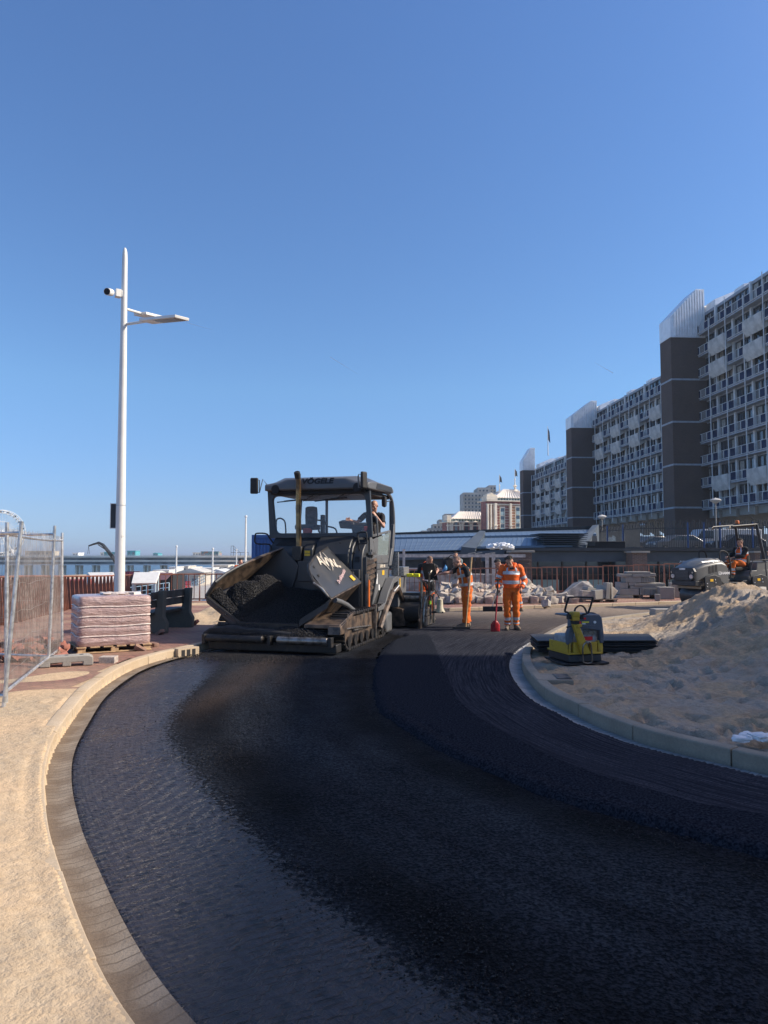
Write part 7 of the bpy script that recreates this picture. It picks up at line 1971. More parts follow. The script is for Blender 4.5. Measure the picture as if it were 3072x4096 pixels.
def person(label, loc, rz, J, top='jacket', topm=None, legm=None, hair=M_hair, bald=0.0, vest=None, cat='person', hd=(0, -1, -0.2), voxel=0.0075, bands=True, boots=M_boot, roll=0.0, grip_l=(0, -1, 0), grip_r=(0, -1, 0), curl=(1, 1), legbands=True, hood=False, beltline=True, detail=True, hs=1.0):
 t = thing('person', label, cat, loc, rz)
 topm = topm or M_hivis; legm = legm or M_hivis2
 J = {k: V(v) for k, v in J.items()}
 f = V(hd).normalized(); up0 = (J['head'] - J['neck']).normalized()
 sd = f.cross(V((0, 0, 1)) if abs(f.z) < 0.9 else up0).normalized()      # towards the person's left... image right when facing the camera
 up = sd.cross(f).normalized()
 HM = Matrix((sd, -f, up)).transposed()       # local x=side, y=back, z=up
 HM = HM @ Matrix.Scale(hs, 3)
 hc = J['head']
 def H(x, y, z): return hc + HM @ V((x, y, z))
 mb = MB()
 # skull, jaw, face
 mb.ell(H(0, 0.012, 0.03), (0.076, 0.094, 0.09), 16, HM); mb.ell(H(0, -0.028, -0.035), (0.060, 0.066, 0.075), 14, HM)
 capsule(mb, H(0, -0.03, -0.062), H(0, -0.058, -0.088), 0.042, 0.028)
 capsule(mb, H(0, -0.088, 0.012), H(0, -0.112, -0.022), 0.009, 0.015); capsule(mb, H(-0.034, -0.078, 0.026), H(0.034, -0.078, 0.026), 0.013, 0.013)
 capsule(mb, H(-0.02, -0.088, -0.056), H(0.02, -0.088, -0.056), 0.009, 0.009)
 for s_ in (-1, 1):
  mb.ell(H(s_ * 0.077, 0.012, -0.005), (0.012, 0.022, 0.033), 8, HM); mb.ell(H(s_ * 0.042, -0.06, -0.02), (0.026, 0.026, 0.024), 8, HM)
 capsule(mb, J['neck'] - (J['neck'] - J['chest']).normalized() * 0.03, H(0, 0.02, -0.05), 0.058, 0.052)
 # torso, limbs: one continuous body
 capsule(mb, J['pelvis'], J['chest'], 0.105, 0.12); capsule(mb, J['chest'], J['neck'], 0.115, 0.06)
 for s_ in ('l', 'r'):
  capsule(mb, J['chest'].lerp(J['neck'], 0.6), J['sh_' + s_], 0.07, 0.052); capsule(mb, J['sh_' + s_], J['el_' + s_], 0.048, 0.038); capsule(mb, J['el_' + s_], J['wr_' + s_], 0.038, 0.026)
  capsule(mb, J['pelvis'], J['hip_' + s_], 0.09, 0.08); capsule(mb, J['hip_' + s_], J['kn_' + s_], 0.078, 0.052); capsule(mb, J['kn_' + s_], J['an_' + s_], 0.05, 0.036); capsule(mb, J['an_' + s_], J['toe_' + s_], 0.038, 0.03)
  hand(mb, J['wr_' + s_], J['el_' + s_], grip_l if s_ == 'l' else grip_r, curl[0] if s_ == 'l' else curl[1], 1 if s_ == 'l' else -1)
 body = mb.build('body', M_skin, t, remesh=voxel)
 # eyes, brows, mouth
 if detail:
  for s_ in (-1, 1):
   mb = MB(); mb.ell(H(s_ * 0.032, -0.083, 0.004), (0.012, 0.008, 0.007), 8, HM); mb.build('eye', M_hair, t)
   mb = MB(); mb.tube([H(s_ * 0.016, -0.098, 0.026), H(s_ * 0.034, -0.097, 0.031), H(s_ * 0.052, -0.086, 0.026)], 0.0045, 5); mb.build('eyebrow', M_hair if bald < 0.5 else M_hairg, t)
  mb = MB(); mb.tube([H(-0.022, -0.0985, -0.058), H(0, -0.1035, -0.057), H(0.022, -0.0985, -0.058)], 0.0035, 5); mb.build('mouth', mat('lips', (0.32, 0.10, 0.08), 0.5, var=0), t)
 # hair: cap following the skull
 if bald < 1:
  mb = MB(); lim = 0.0 + 0.05 * bald
  def keep(p): return p.z > (-0.035 if p.y > 0.02 else 0.028 + 0.35 * max(0, -p.y - 0.03)) + lim
  th = 0.006 if bald else 0.014
  mb.ell(H(0, 0.014, 0.032), (0.078 + th * 0.6, 0.096 + th * 0.6, 0.09 + th), 26, HM, keep=keep)
  if not bald:
   rg_ = random.Random(int(loc[0] * 100))
   for k in range(60):
    a, b_ = rg_.uniform(0, 6.28), rg_.uniform(0, 1.1); d_ = V((math.sin(b_) * math.cos(a), math.sin(b_) * math.sin(a), math.cos(b_)))
    p = H(d_.x * 0.084, 0.014 + d_.y * 0.1, 0.034 + d_.z * 0.098)
    if d_.z < 0.5 and d_.y < 0: continue
    capsule(mb, p, p + HM @ V((rg_.uniform(-.015, .015), -0.018, 0.006)), 0.012, 0.006, 5)
  mb.build('hair', hair, t)
 # trousers
 SX = (J['hip_r'] - J['hip_l']).normalized()
 mb = MB(); lb = MB()
 waist = J['pelvis'].lerp(J['chest'], 0.25)
 for s_ in ('l', 'r'):
  h, k_, a = J['hip_' + s_], J['kn_' + s_], J['an_' + s_]
  up_ = (J['pelvis'] - h); 
  L1 = Limb([(h + (h - k_).normalized() * 0.05, 0.098, 0.112), (h.lerp(k_, 0.35), 0.100, 0.108), (k_.lerp(h, 0.15), 0.082, 0.086), (k_.lerp(a, 0.3), 0.078, 0.084), (k_.lerp(a, 0.8), 0.074, 0.080), (a + (k_ - a) * 0.08, 0.070, 0.078)], SX, 0.022, 3.0 + (s_ == 'l'), 22, 6)
  L1.add(mb)
  if legbands:
   for tc in (0.70, 0.82): L1.band(lb, tc, 0.05, 0.005)
 T1 = Limb([(J['pelvis'].lerp(h, 0.0) - (waist - J['pelvis']).normalized() * 0.10, 0.15, 0.115), (J['pelvis'], 0.175, 0.13), (waist, 0.165, 0.125)], SX, 0.008, 1.0, 24, 5)
 T1.add(mb); tr_ = mb.build('trousers', legm, t, sharp=180)
 if legbands: lb.build('reflective_band', M_refl, tr_)
 # boots
 for s_ in ('l', 'r'):
  a, to = J['an_' + s_], J['toe_' + s_]; d = (to - a); d.z = 0; d.normalize()
  mb = MB(); heel = V((a.x, a.y, a.z - 0.035)) - d * 0.05; tip = V((to.x, to.y, a.z - 0.05)) + d * 0.03
  capsule(mb, a + V((0, 0, 0.06)), heel + V((0, 0, 0.02)) + d * 0.03, 0.052, 0.05); capsule(mb, heel + d * 0.02, tip, 0.046, 0.042); capsule(mb, a + d * 0.02, tip - d * 0.03, 0.05, 0.042)
  bo = mb.build('boot', boots, t, remesh=0.011)
  mb = MB(); n_ = V((-d.y, d.x, 0)); zb = a.z - 0.088
  out = [heel - d * 0.035 + n_ * 0.025, heel + n_ * 0.045, tip - d * 0.05 + n_ * 0.05, tip + d * 0.03 + n_ * 0.028, tip + d * 0.03 - n_ * 0.028, tip - d * 0.05 - n_ * 0.05, heel - n_ * 0.045, heel - d * 0.035 - n_ * 0.025]
  mb.hexa([V((p.x, p.y, zb)) for p in out], [V((p.x, p.y, zb + 0.022)) for p in out]); mb.build('sole', M_sole, bo)
 # top
 ch, nk, pv = J['chest'], J['neck'], J['pelvis']
 SS = (J['sh_r'] - J['sh_l']).normalized(); axn = (nk - pv).normalized()
 loose = 1.0 if top == 'jacket' else 0.86
 hem = pv.lerp(ch, 0.02) if top == 'jacket' else pv.lerp(ch, 0.12)
 shm = (J['sh_l'] + J['sh_r']) / 2
 def torso(sc, extra): return Limb([(hem, 0.185 * sc + extra, 0.145 * sc + extra), (pv.lerp(ch, 0.5), 0.185 * sc + extra, 0.142 * sc + extra), (ch, 0.205 * sc + extra, 0.148 * sc + extra), (ch.lerp(shm, 0.7), 0.205 * sc + extra, 0.13 * sc + extra), (shm + axn * 0.035, 0.155 * sc, 0.095 * sc), (nk.lerp(shm, 0.3) + axn * 0.02, 0.082, 0.075)], SS, 0.014 if top == 'jacket' else 0.009, 7.0, 28, 6)
 TL = torso(loose, 0)
 mb = MB(); TL.add(mb)
 sb = MB(); sleeves = []
 for s_ in ('l', 'r'):
  s0, e, w_ = J['sh_' + s_], J['el_' + s_], J['wr_' + s_]
  inn = shm.lerp(s0, 0.55)
  if top == 'jacket': keys = [(inn, 0.088, 0.095), (s0, 0.078, 0.085), (s0.lerp(e, 0.5), 0.068, 0.072), (e, 0.062, 0.064), (e.lerp(w_, 0.5), 0.056, 0.056), (w_.lerp(e, 0.06), 0.046, 0.046)]
  else: keys = [(inn, 0.078, 0.09), (s0, 0.066, 0.075), (s0.lerp(e, 0.4), 0.060, 0.066), (s0.lerp(e, 0.68), 0.060, 0.066)]
  sv = SS if abs(SS.dot((e - s0).normalized())) < 0.8 else V((0, 0, 1))
  S_ = Limb(keys, sv, 0.013 if top == 'jacket' else 0.006, 11.0 + (s_ == 'l'), 18, 6); S_.add(mb); sleeves.append(S_)
 tp = mb.build('jacket' if top == 'jacket' else 'shirt', topm, t, sharp=180)
 if top == 'jacket' and bands:
  bb = MB()
  for tc in (0.20, 0.50): TL.band(bb, tc, 0.058, 0.006)
  for a0 in (-0.62, math.pi + 0.62 - 0.22):        # braces over the shoulders, front and back
   for sgn in (1, -1):
    TL.partial(bb, 0.50, 0.90, sgn * math.pi / 2 - (0.62 if a0 < 0 else -0.42), sgn * math.pi / 2 - (0.42 if a0 < 0 else -0.62), 0.008, 4, 8)
  for S_ in sleeves:
   for tc in (0.48, 0.82): S_.band(bb, tc, 0.05, 0.006)
  bb.build('reflective_band', M_refl, tp)
 if hood:
  mb = MB(); c = nk - axn * 0.0
  bk = -V((f.x, f.y, 0)).normalized()
  for s_ in (-1, 1):
   side = V((-bk.y, bk.x, 0)) * s_
   capsule(mb, c + side * 0.075 + bk * -0.03 - axn * 0.02, c + side * 0.085 + bk * 0.05 + axn * 0.05, 0.035, 0.042); capsule(mb, c + side * 0.085 + bk * 0.05 + axn * 0.05, c + bk * 0.11 + axn * 0.03, 0.042, 0.05)
  mb.build('hood', topm, tp, remesh=0.012)
  mb = MB(); TL.partial(mb, .76, .98, -math.pi / 2 - .42, -math.pi / 2 + .42, .007, 8, 5); TL.partial(mb, .62, .76, -math.pi / 2 - .25, -math.pi / 2 + .25, .007, 6, 4); mb.build('undershirt', M_tee, tp)
 if vest:
  VL = torso(0.93, 0.012); VL.fold = 0.012
  mb = MB(); VL.add(mb, 0.02, 0.80, 0.004, caps=False)
  # shoulder straps only: open sides under the arms
  for sgn in (1, -1):
   for o_ in (-1, 1): VL.partial(mb, 0.78, 0.98, sgn * math.pi / 2 + o_ * 0.12, sgn * math.pi / 2 + o_ * 1.1, 0.012, 6, 6)
  ve = mb.build('vest', vest, t, sharp=180)
  bb = MB()
  VL.band(bb, 0.12, 0.055, 0.011)
  VL.band(bb, 0.46, 0.055, 0.011)
  for sgn in (1, -1):
   for o_ in (-1, 1): VL.partial(bb, 0.12, 0.97, sgn * math.pi / 2 + o_ * 0.42, sgn * math.pi / 2 + o_ * 0.64, 0.017, 4, 12)
  bb.build('reflective_band', M_refl, ve)
 return t
def std(**kw):
 J = dict(pelvis=(0, 0, .95), chest=(0, .0, 1.24), neck=(0, .01, 1.46), head=(0, -.02, 1.60), sh_l=(-.19, .0, 1.40), sh_r=(.19, .0, 1.40), el_l=(-.25, .03, 1.12), el_r=(.25, .03, 1.12), wr_l=(-.26, -.06, .88), wr_r=(.26, -.06, .88),
             hip_l=(-.09, 0, .90), hip_r=(.09, 0, .90), kn_l=(-.11, -.03, .50), kn_r=(.11, -.03, .50), an_l=(-.12, .02, .10), an_r=(.12, .02, .10), toe_l=(-.15, -.15, .05), toe_r=(.15, -.15, .05))
 J.update(kw); return J
MZ = 0.05
# front worker with the shovel
g_ = G(2047, 2521, MZ)
F1 = person('person in a full orange reflective jacket and trousers leaning on a red shovel', (g_.x, g_.y, MZ), R(-4),
 std(neck=(-.01, -.05, 1.43), head=(-.05, -.12, 1.54), chest=(0, -.01, 1.22), el_l=(-.30, -.02, 1.12), wr_l=(-.325, -.22, .955), el_r=(.30, -.0, 1.10), wr_r=(.20, -.20, .95), kn_l=(-.10, -.05, .49), kn_r=(.10, -.01, .49), an_l=(-.09, .0, .10), an_r=(.10, .03, .10), toe_l=(-.13, -.16, .05), toe_r=(.14, -.13, .05)),
 hd=(-.25, -.85, -.52), hood=True, grip_l=(.6, -.6, -.3), grip_r=(0, -.5, -.5), curl=(1.3, .8), voxel=0.007)
# his shovel
M_redh = mat('red_shovel_paint', (0.30, 0.014, 0.02), 0.35, var=0.25, vscale=14, rvar=0.1)
b_ = G(1982, 2529, MZ)
t = thing('shovel', 'red shovel with a black grip held upright by the front worker', 'shovel', (b_.x, b_.y, MZ))
top_ = V((g_.x - .335 - b_.x + .0, g_.y - .27 - b_.y, 1.145)); base_ = V((0, 0, .22))
mb = MB(); mb.tube([base_, base_.lerp(top_, 0.95)], 0.017, 10); mb.build('handle', M_redh, t)
mb = MB(); mb.tube([base_.lerp(top_, 0.62), top_], 0.019, 10); mb.tube([top_ + V((-.07, 0, 0)), top_ + V((.07, 0, 0))], 0.019, 10); mb.build('grip', M_rub, t)
mb = MB(); vs = []; n_ = 9
for j in range(7):
 zz = .0 + j * .042; w_ = .10 if j < 5 else .10 - (j - 4) * .03
 for i in range(n_): x = (i / (n_ - 1) * 2 - 1); vs.append(V((x * w_, -.0 + .035 * x * x - .02 * (j / 6), zz)))
fsf = [(j * n_ + i, j * n_ + i + 1, (j + 1) * n_ + i + 1, (j + 1) * n_ + i) for j in range(6) for i in range(n_ - 1)]
mb.add(vs, fsf); mb.tube([(0, -.01, .1), (0, -.005, .24)], [.012, .022], 8); o = mb.build('blade', M_redh, t); sm_ = o.modifiers.new('thickness', 'SOLIDIFY'); sm_.thickness = .004
# bald worker with rake, arm stretched to the panel
g2 = G(1863, 2512, MZ)
F2 = person('person with shaved head and orange vest stretching an arm to the control panel', (g2.x, g2.y, MZ), 0,
 std(pelvis=(.03, .02, .93), chest=(-.01, .0, 1.20), neck=(-.10, -.0, 1.42), head=(-.20, -.03, 1.53), sh_l=(-.14, .16, 1.37), sh_r=(-.01, -.17, 1.37), el_l=(-.37, .10, 1.28), wr_l=(-.585, .0, 1.25), el_r=(.06, -.24, 1.10), wr_r=(.055, -.26, .90),
  hip_l=(.02, .09, .88), hip_r=(.04, -.08, .88), kn_l=(.01, .10, .48), kn_r=(.02, -.09, .48), an_l=(.06, .12, .10), an_r=(-.01, -.10, .10), toe_l=(-.10, .10, .05), toe_r=(-.17, -.13, .05)),
 top='tee', topm=M_tee, vest=M_hivis2, bald=0.6, hair=M_hairg, hd=(-.86, -.36, -.42), grip_l=(0, -.3, -1), grip_r=(-1, -.2, 0), curl=(.4, 1.5), legbands=False, voxel=0.007)
p_ = V((g2.x, g2.y, MZ)); h0 = p_ + V((-.035, -.325, .06)); h1 = p_ + V((.115, -.28, 1.64))
t = thing('rake', 'wooden rake handle held upright by the worker with the shaved head', 'rake', h0)
mb = MB(); mb.tube([(0, 0, 0), (h1 - h0) * .5, h1 - h0], [.015, .016, .019], 10); mb.build('handle', mat('pale_ash_wood', (0.55, 0.36, 0.17), 0.5, var=0.15, vscale=12), t)
mb = MB(); mb.b2((-.30, -.02, -.05), (.10, .03, .0)); mb.b2((-.30, .0, -.052), (.10, .01, -.015)); mb.build('rake_head', M_sole, t, bevel=.005)
# worker behind the panel
Y3 = 18.8; x3 = (1706 - 1536) / F_PX * Y3
person('person in black shirt and red orange vest bending over behind the control panel', (x3, Y3, MZ), R(8),
 std(neck=(.03, -.09, 1.44), head=(.04, -.17, 1.54), chest=(0, -.02, 1.22), sh_l=(-.17, -.05, 1.40), sh_r=(.21, -.06, 1.38), el_l=(-.24, -.06, 1.12), wr_l=(-.06, -.24, .99), el_r=(.26, -.16, 1.30), wr_r=(.16, -.34, 1.20)),
 top='tee', topm=M_tee, vest=M_redv, legm=M_hivis, bald=0.6, hair=M_hairg, hd=(.15, -.6, -.75), curl=(.7, 1.0), legbands=False)
# man with the blue helmet, walking
Y4 = 26.9; x4 = (1822 - 1536) / F_PX * Y4
F4 = person('person in a grey sweater and pale trousers carrying a blue helmet behind the sett heap', (x4, Y4, 0.12), R(-20),
 std(el_l=(-.30, .02, 1.14), wr_l=(-.36, -.10, .96), el_r=(.16, -.12, 1.12), wr_r=(-.02, -.24, 1.12), kn_l=(-.10, -.12, .52), an_l=(-.10, .0, .12), kn_r=(.10, .02, .50), an_r=(.12, .16, .12)),
 topm=mat('grey_blue_sweater', (0.16, 0.20, 0.21), 0.9, var=0.2, vscale=8, bump=.006, bscale=24), bands=False, legm=mat('pale_grey_trousers', (0.33, 0.30, 0.27), 0.9, var=0.2, vscale=8, bump=.008, bscale=20), legbands=False, hd=(-.1, -1, -.05))
c = D(1776, 2273, 26.4)
t = thing('helmet', 'blue safety helmet carried by the man in the grey sweater', 'helmet', c)
mb = MB(); mb.ell((0, 0, 0), (.13, .15, .12), 20, Matrix.Rotation(R(115), 3, 'Y'), keep=lambda p: p.z > -.01); o = mb.build('shell', mat('blue_helmet', (0.05, 0.20, 0.42), 0.35, var=0), t); sm_ = o.modifiers.new('thickness', 'SOLIDIFY'); sm_.thickness = .005
mb = MB(); mb.tube([Matrix.Rotation(R(115), 3, 'Y') @ V((.135 * math.cos(a), .155 * math.sin(a), 0)) for a in np.linspace(0, 6.283, 20, endpoint=False)], .01, 6, closed=True); mb.build('brim', mat('blue_helmet', (0, 0, 0)), t)
c = D(1792, 2262, 26.7)
mb = MB(); mb.rock((0, 0, 0), (.42, .3, .58), seed=5, rough=.25, boxy=.5, sub=3); mb.tube([(-.1, -.1, .2), (.1, -.14, .38), (.28, -.1, .3)], .02, 6)
tag(mb.build('backpack', M_tee, loc=c), 'black bag hanging from the shoulder of the man in the grey sweater', 'bag')
# bent worker with the broom
g5 = G(2066, 2446, MZ)
F5 = person('person in orange work clothes bending forward behind the front worker, pushing a broom', (g5.x, g5.y, MZ), 0,
 std(pelvis=(0, 0, .90), chest=(-.20, -.02, 1.12), neck=(-.42, -.03, 1.32), head=(-.55, -.06, 1.43), sh_l=(-.34, .15, 1.28), sh_r=(-.30, -.18, 1.26), el_l=(-.48, .12, 1.02), wr_l=(-.56, .0, .92), el_r=(-.44, -.22, .98), wr_r=(-.50, -.1, .78), hip_l=(.0, .09, .86), hip_r=(.02, -.08, .86), kn_l=(-.06, .1, .48), kn_r=(.04, -.1, .48), an_l=(-.02, .12, .1), an_r=(.10, -.1, .1), toe_l=(-.18, .12, .05), toe_r=(-.06, -.12, .05)),
 hd=(-.8, -.3, -.6), hood=True, grip_l=(0, -.3, -1), grip_r=(-1, 0, 0))
a = G(1937, 2447, MZ); b2_ = G(2006, 2449, MZ)
t = thing('broom', 'wide dark push broom on the asphalt edge by the far kerb', 'broom', ((a.x + b2_.x) / 2, a.y, MZ), 0)
mb = MB(); mb.b2((-.28, -.06, .0), (.30, .06, .13)); mb.build('bristles', M_tee, t, bevel=.02); mb = MB(); mb.b2((-.28, -.04, .131), (.30, .04, .16)); mb.build('head', M_sole, t)
mb = MB(); mb.tube([(0, 0, .15), V((g5.x - .52, g5.y - .04, .85 + MZ)) - V(t.location), V((g5.x - .56, g5.y + .0, 1.30)) - V(t.location)], .014, 8); mb.build('handle', M_logo, t)
# roller driver, seated
SR = dict(pelvis=(0, .06, .10), chest=(0, .10, .40), neck=(0, .07, .62), head=(0, .04, .78), sh_l=(-.19, .07, .56), sh_r=(.19, .07, .56), el_l=(-.23, -.12, .34), el_r=(.23, -.12, .34), wr_l=(-.14, -.36, .32), wr_r=(.12, -.36, .30), hip_l=(-.1, 0, .09), hip_r=(.1, 0, .09), kn_l=(-.14, -.42, .14), kn_r=(.14, -.42, .14), an_l=(-.13, -.48, -.27), an_r=(.13, -.46, -.27), toe_l=(-.14, -.62, -.32), toe_r=(.14, -.60, -.32))
RX, RYY = 9.36 + .934 * 2.34, 22.75 + .358 * 2.34
person('bearded person in black sweater and orange vest sitting on the road roller', (RX, RYY, 1.36), R(-69), SR, topm=M_blk, bands=False, vest=M_hivis, hd=(0, -1, -.12), boots=M_sole, curl=(1.3, 1.3), grip_l=(0, 0, -1), grip_r=(0, 0, -1))
# paver operator, in the paver's frame
OP = dict(pelvis=(.82, 3.75, 2.14), chest=(.84, 3.68, 2.42), neck=(.86, 3.60, 2.66), head=(.90, 3.50, 2.82), sh_l=(.66, 3.60, 2.62), sh_r=(1.05, 3.60, 2.60), el_l=(.52, 3.45, 2.46), el_r=(1.13, 3.42, 2.36), wr_l=(.42, 3.25, 2.50), wr_r=(1.0, 3.30, 2.58), hip_l=(.74, 3.72, 2.12), hip_r=(.92, 3.72, 2.12), kn_l=(.72, 3.3, 2.16), kn_r=(.92, 3.3, 2.16), an_l=(.72, 3.2, 2.17), an_r=(.92, 3.2, 2.17), toe_l=(.72, 3.08, 2.12), toe_r=(.92, 3.08, 2.12))
OPL = {k: V(v) - V((.82, 3.75, 2.1)) for k, v in OP.items()}
wp = V((-1.99, 12.8, 0)) + Matrix.Rotation(R(-15), 3, 'Z') @ V((.82, 3.75, 2.1))
person('bald person in a black shirt sitting at the controls of the asphalt paver', wp, R(-15), OPL, top='tee', topm=M_tee, legm=M_tee, legbands=False, bald=1.0, hd=(-.1, -.9, -.45), curl=(.5, 1.4), grip_r=(-1, 0, .2))
# small figures beyond the railing
for (u, v, Y, m_, z0, lab, rz_) in ((961, 2236, 29.6, M_hivis, -0.2, 'person in orange work jacket far behind the left hopper wing by the railing', 40), (546, 2388, 60, M_tee, -3.45, 'small dark haired person in black below the railing between the info boards', 0), (697, 2356, 71, M_tee, -3.45, 'small person in black on the plaza above the bench back', 30)):
 p = D(u, v, Y); sc = (p.z - z0) / 1.72
 q_ = person(lab, (p.x, Y, z0), R(rz_), std(), topm=m_, legm=m_ if m_ is M_hivis else M_tee, bands=False, legbands=False, hd=(0, -1, -.1), voxel=0.02, detail=False)
 q_.scale = (sc, sc, sc)
# ------------------------------------------------------------------ tandem roller
M_rgrey = mat('roller_grey_paint', (0.13, 0.132, 0.128), 0.4, var=0.08, vscale=3, rvar=0.08)
M_rdark = mat('roller_dark_plastic', (0.022, 0.024, 0.028), 0.5, var=0.2, vscale=5)
M_drum = mat('drum_steel', (0.050, 0.050, 0.055), 0.42, metal=0.4, var=0.25, vscale=4, rvar=0.12)
M_whitep = mat('white_cover', (0.66, 0.63, 0.56), 0.5, var=0.05)
rc = D(2775, 2330, 22.4)
# local frame: x = width (towards our left is -x... front faces -y)
ROLZ = 0.12
rol = thing('road_roller', 'dark grey tandem road roller parked behind the sand heap', 'road roller', (9.36, 22.75, ROLZ), R(-69)); rol.scale = (1, 1, 0.95)
def rp(mb, name, m, bev=0.0, par=None, **k): return mb.build(name, m, par or rol, bevel=bev, **k)
# front face at y=0, machine runs to +y; width 1.1 (x -0.55..0.55)
for yc in (0.62, 2.56):
 mb = MB(); mb.lathe([(0.0, -0.5), (0.30, -0.5), (0.352, -0.47), (0.36, -0.44), (0.36, 0.44), (0.352, 0.47), (0.30, 0.5), (0.0, 0.5)], (0, yc, 0.36), 'x', 48); dr = rp(mb, 'drum', M_drum, sharp=50)
 mb = MB(); mb.b2((-0.5, yc - 0.44, 0.60), (0.5, yc - 0.40, 0.68)); mb.b2((-0.5, yc - 0.43, 0.70), (0.5, yc - 0.2, 0.78)); rp(mb, 'scraper', mat('scraper_tan', (0.28, 0.22, 0.15), 0.6), 0.004)
for yc in (0.62, 2.56):
 for sx in (-1, 1):
  pr = [(yc - 0.3, 0.5), (yc - 0.32, 0.98), (yc + 0.05, 1.06), (yc + 0.3, 0.98), (yc + 0.42, 0.62), (yc + 0.2, 0.40), (yc - 0.1, 0.30)]
  mb = MB(); mb.prism(pr, 'x', sx * 0.56 - 0.02, sx * 0.56 + 0.02); pl_ = rp(mb, 'drum_yoke', M_rdark, 0.01)
  mb = MB(); mb.rock((sx * 0.62, yc + 0.02, 0.52), (0.1, 0.26, 0.24), seed=3, rough=0.0, sub=2, boxy=0.85); mb.build('drive_cover', M_whitep, pl_)
  mb = MB(); mb.b2((sx * 0.584 - 0.004, yc - 0.12, 0.84), (sx * 0.584 + 0.004, yc + 0.0, 0.92)); mb.b2((sx * 0.584 - 0.004, yc - 0.26, 0.46), (sx * 0.584 + 0.004, yc - 0.18, 0.54)); mb.build('warning_sticker', M_yel, pl_)
  mb = MB()
  for (a, b_) in ((-0.24, 0.78), (-0.24, 0.68), (0.08, 0.9), (0.1, 0.8)): mb.ell((sx * 0.585, yc + a, b_), 0.016, 8)
  mb.build('bolt', M_wmetal, pl_)
# bonnet: loft of cross-sections along y
def bsec(y, w, zb, zs, zt, wt): return [V((-w, y, zb)), V((w, y, zb)), V((w, y, zs)), V((wt, y, zt)), V((-wt, y, zt)), V((-w, y, zs))]
ss = [bsec(0.02, 0.46, 0.86, 1.22, 1.27, 0.30), bsec(0.10, 0.49, 0.84, 1.26, 1.34, 0.34), bsec(0.4, 0.50, 0.98, 1.34, 1.50, 0.34), bsec(0.8, 0.50, 1.02, 1.40, 1.60, 0.34), bsec(1.06, 0.50, 0.80, 1.42, 1.60, 0.34), bsec(1.25, 0.50, 0.62, 1.36, 1.50, 0.36), bsec(1.34, 0.50, 0.62, 1.2, 1.24, 0.40)]
mb = MB(); vs = [p for s_ in ss for p in s_]
mb.add(vs, [(i * 6 + k, i * 6 + (k + 1) % 6, (i + 1) * 6 + (k + 1) % 6, (i + 1) * 6 + k) for i in range(len(ss) - 1) for k in range(6)] + [tuple(reversed(range(6))), tuple(36 + k for k in range(6))])
bon = rp(mb, 'bonnet', M_rgrey, 0.03, seg=3)
mb = MB(); mb.prism([(-0.34, 0.86), (-0.48, 0.94), (-0.50, 1.16), (-0.42, 1.28), (0.42, 1.28), (0.50, 1.16), (0.48, 0.94), (0.34, 0.86)], 'y', -0.04, 0.06); mb.b2((-0.5, -0.01, 0.70), (0.5, 0.3, 0.86)); gr = rp(mb, 'front_mask', M_rdark, 0.015)
mb = MB()
for k in range(6): mb.b2((-0.27, -0.062, 0.93 + k * 0.045), (0.27, -0.041, 0.953 + k * 0.045))
mb.build('grille', mat('grille_grey', (0.06, 0.062, 0.066), 0.4), gr)
mb = MB(); mb.text('HAMM', 0.085, Matrix.Translation(V((0, -0.046, 1.235))) @ Matrix.Rotation(R(90), 4, 'X'), 0.004, bold=0.002, shear=0.1); mb.build('lettering', M_wmetal, gr)
for sx in (-1, 1):
 mb = MB(); mb.lathe([(0.0, -0.03), (0.068, -0.03), (0.072, 0.0), (0.0, 0.02)], (sx * 0.385, -0.045, 1.0), 'y', 20); mb.build('headlight', mat('headlight_glass', (0.45, 0.46, 0.46), 0.15, metal=0.3, var=0.1), gr)
 mb = MB(); mb.lathe([(0.0, -0.02), (0.03, -0.02), (0.0, 0.02)], (sx * 0.44, -0.045, 1.13), 'y', 14); mb.build('indicator', mat('indicator_glass', (0.5, 0.4, 0.3), 0.2), gr)
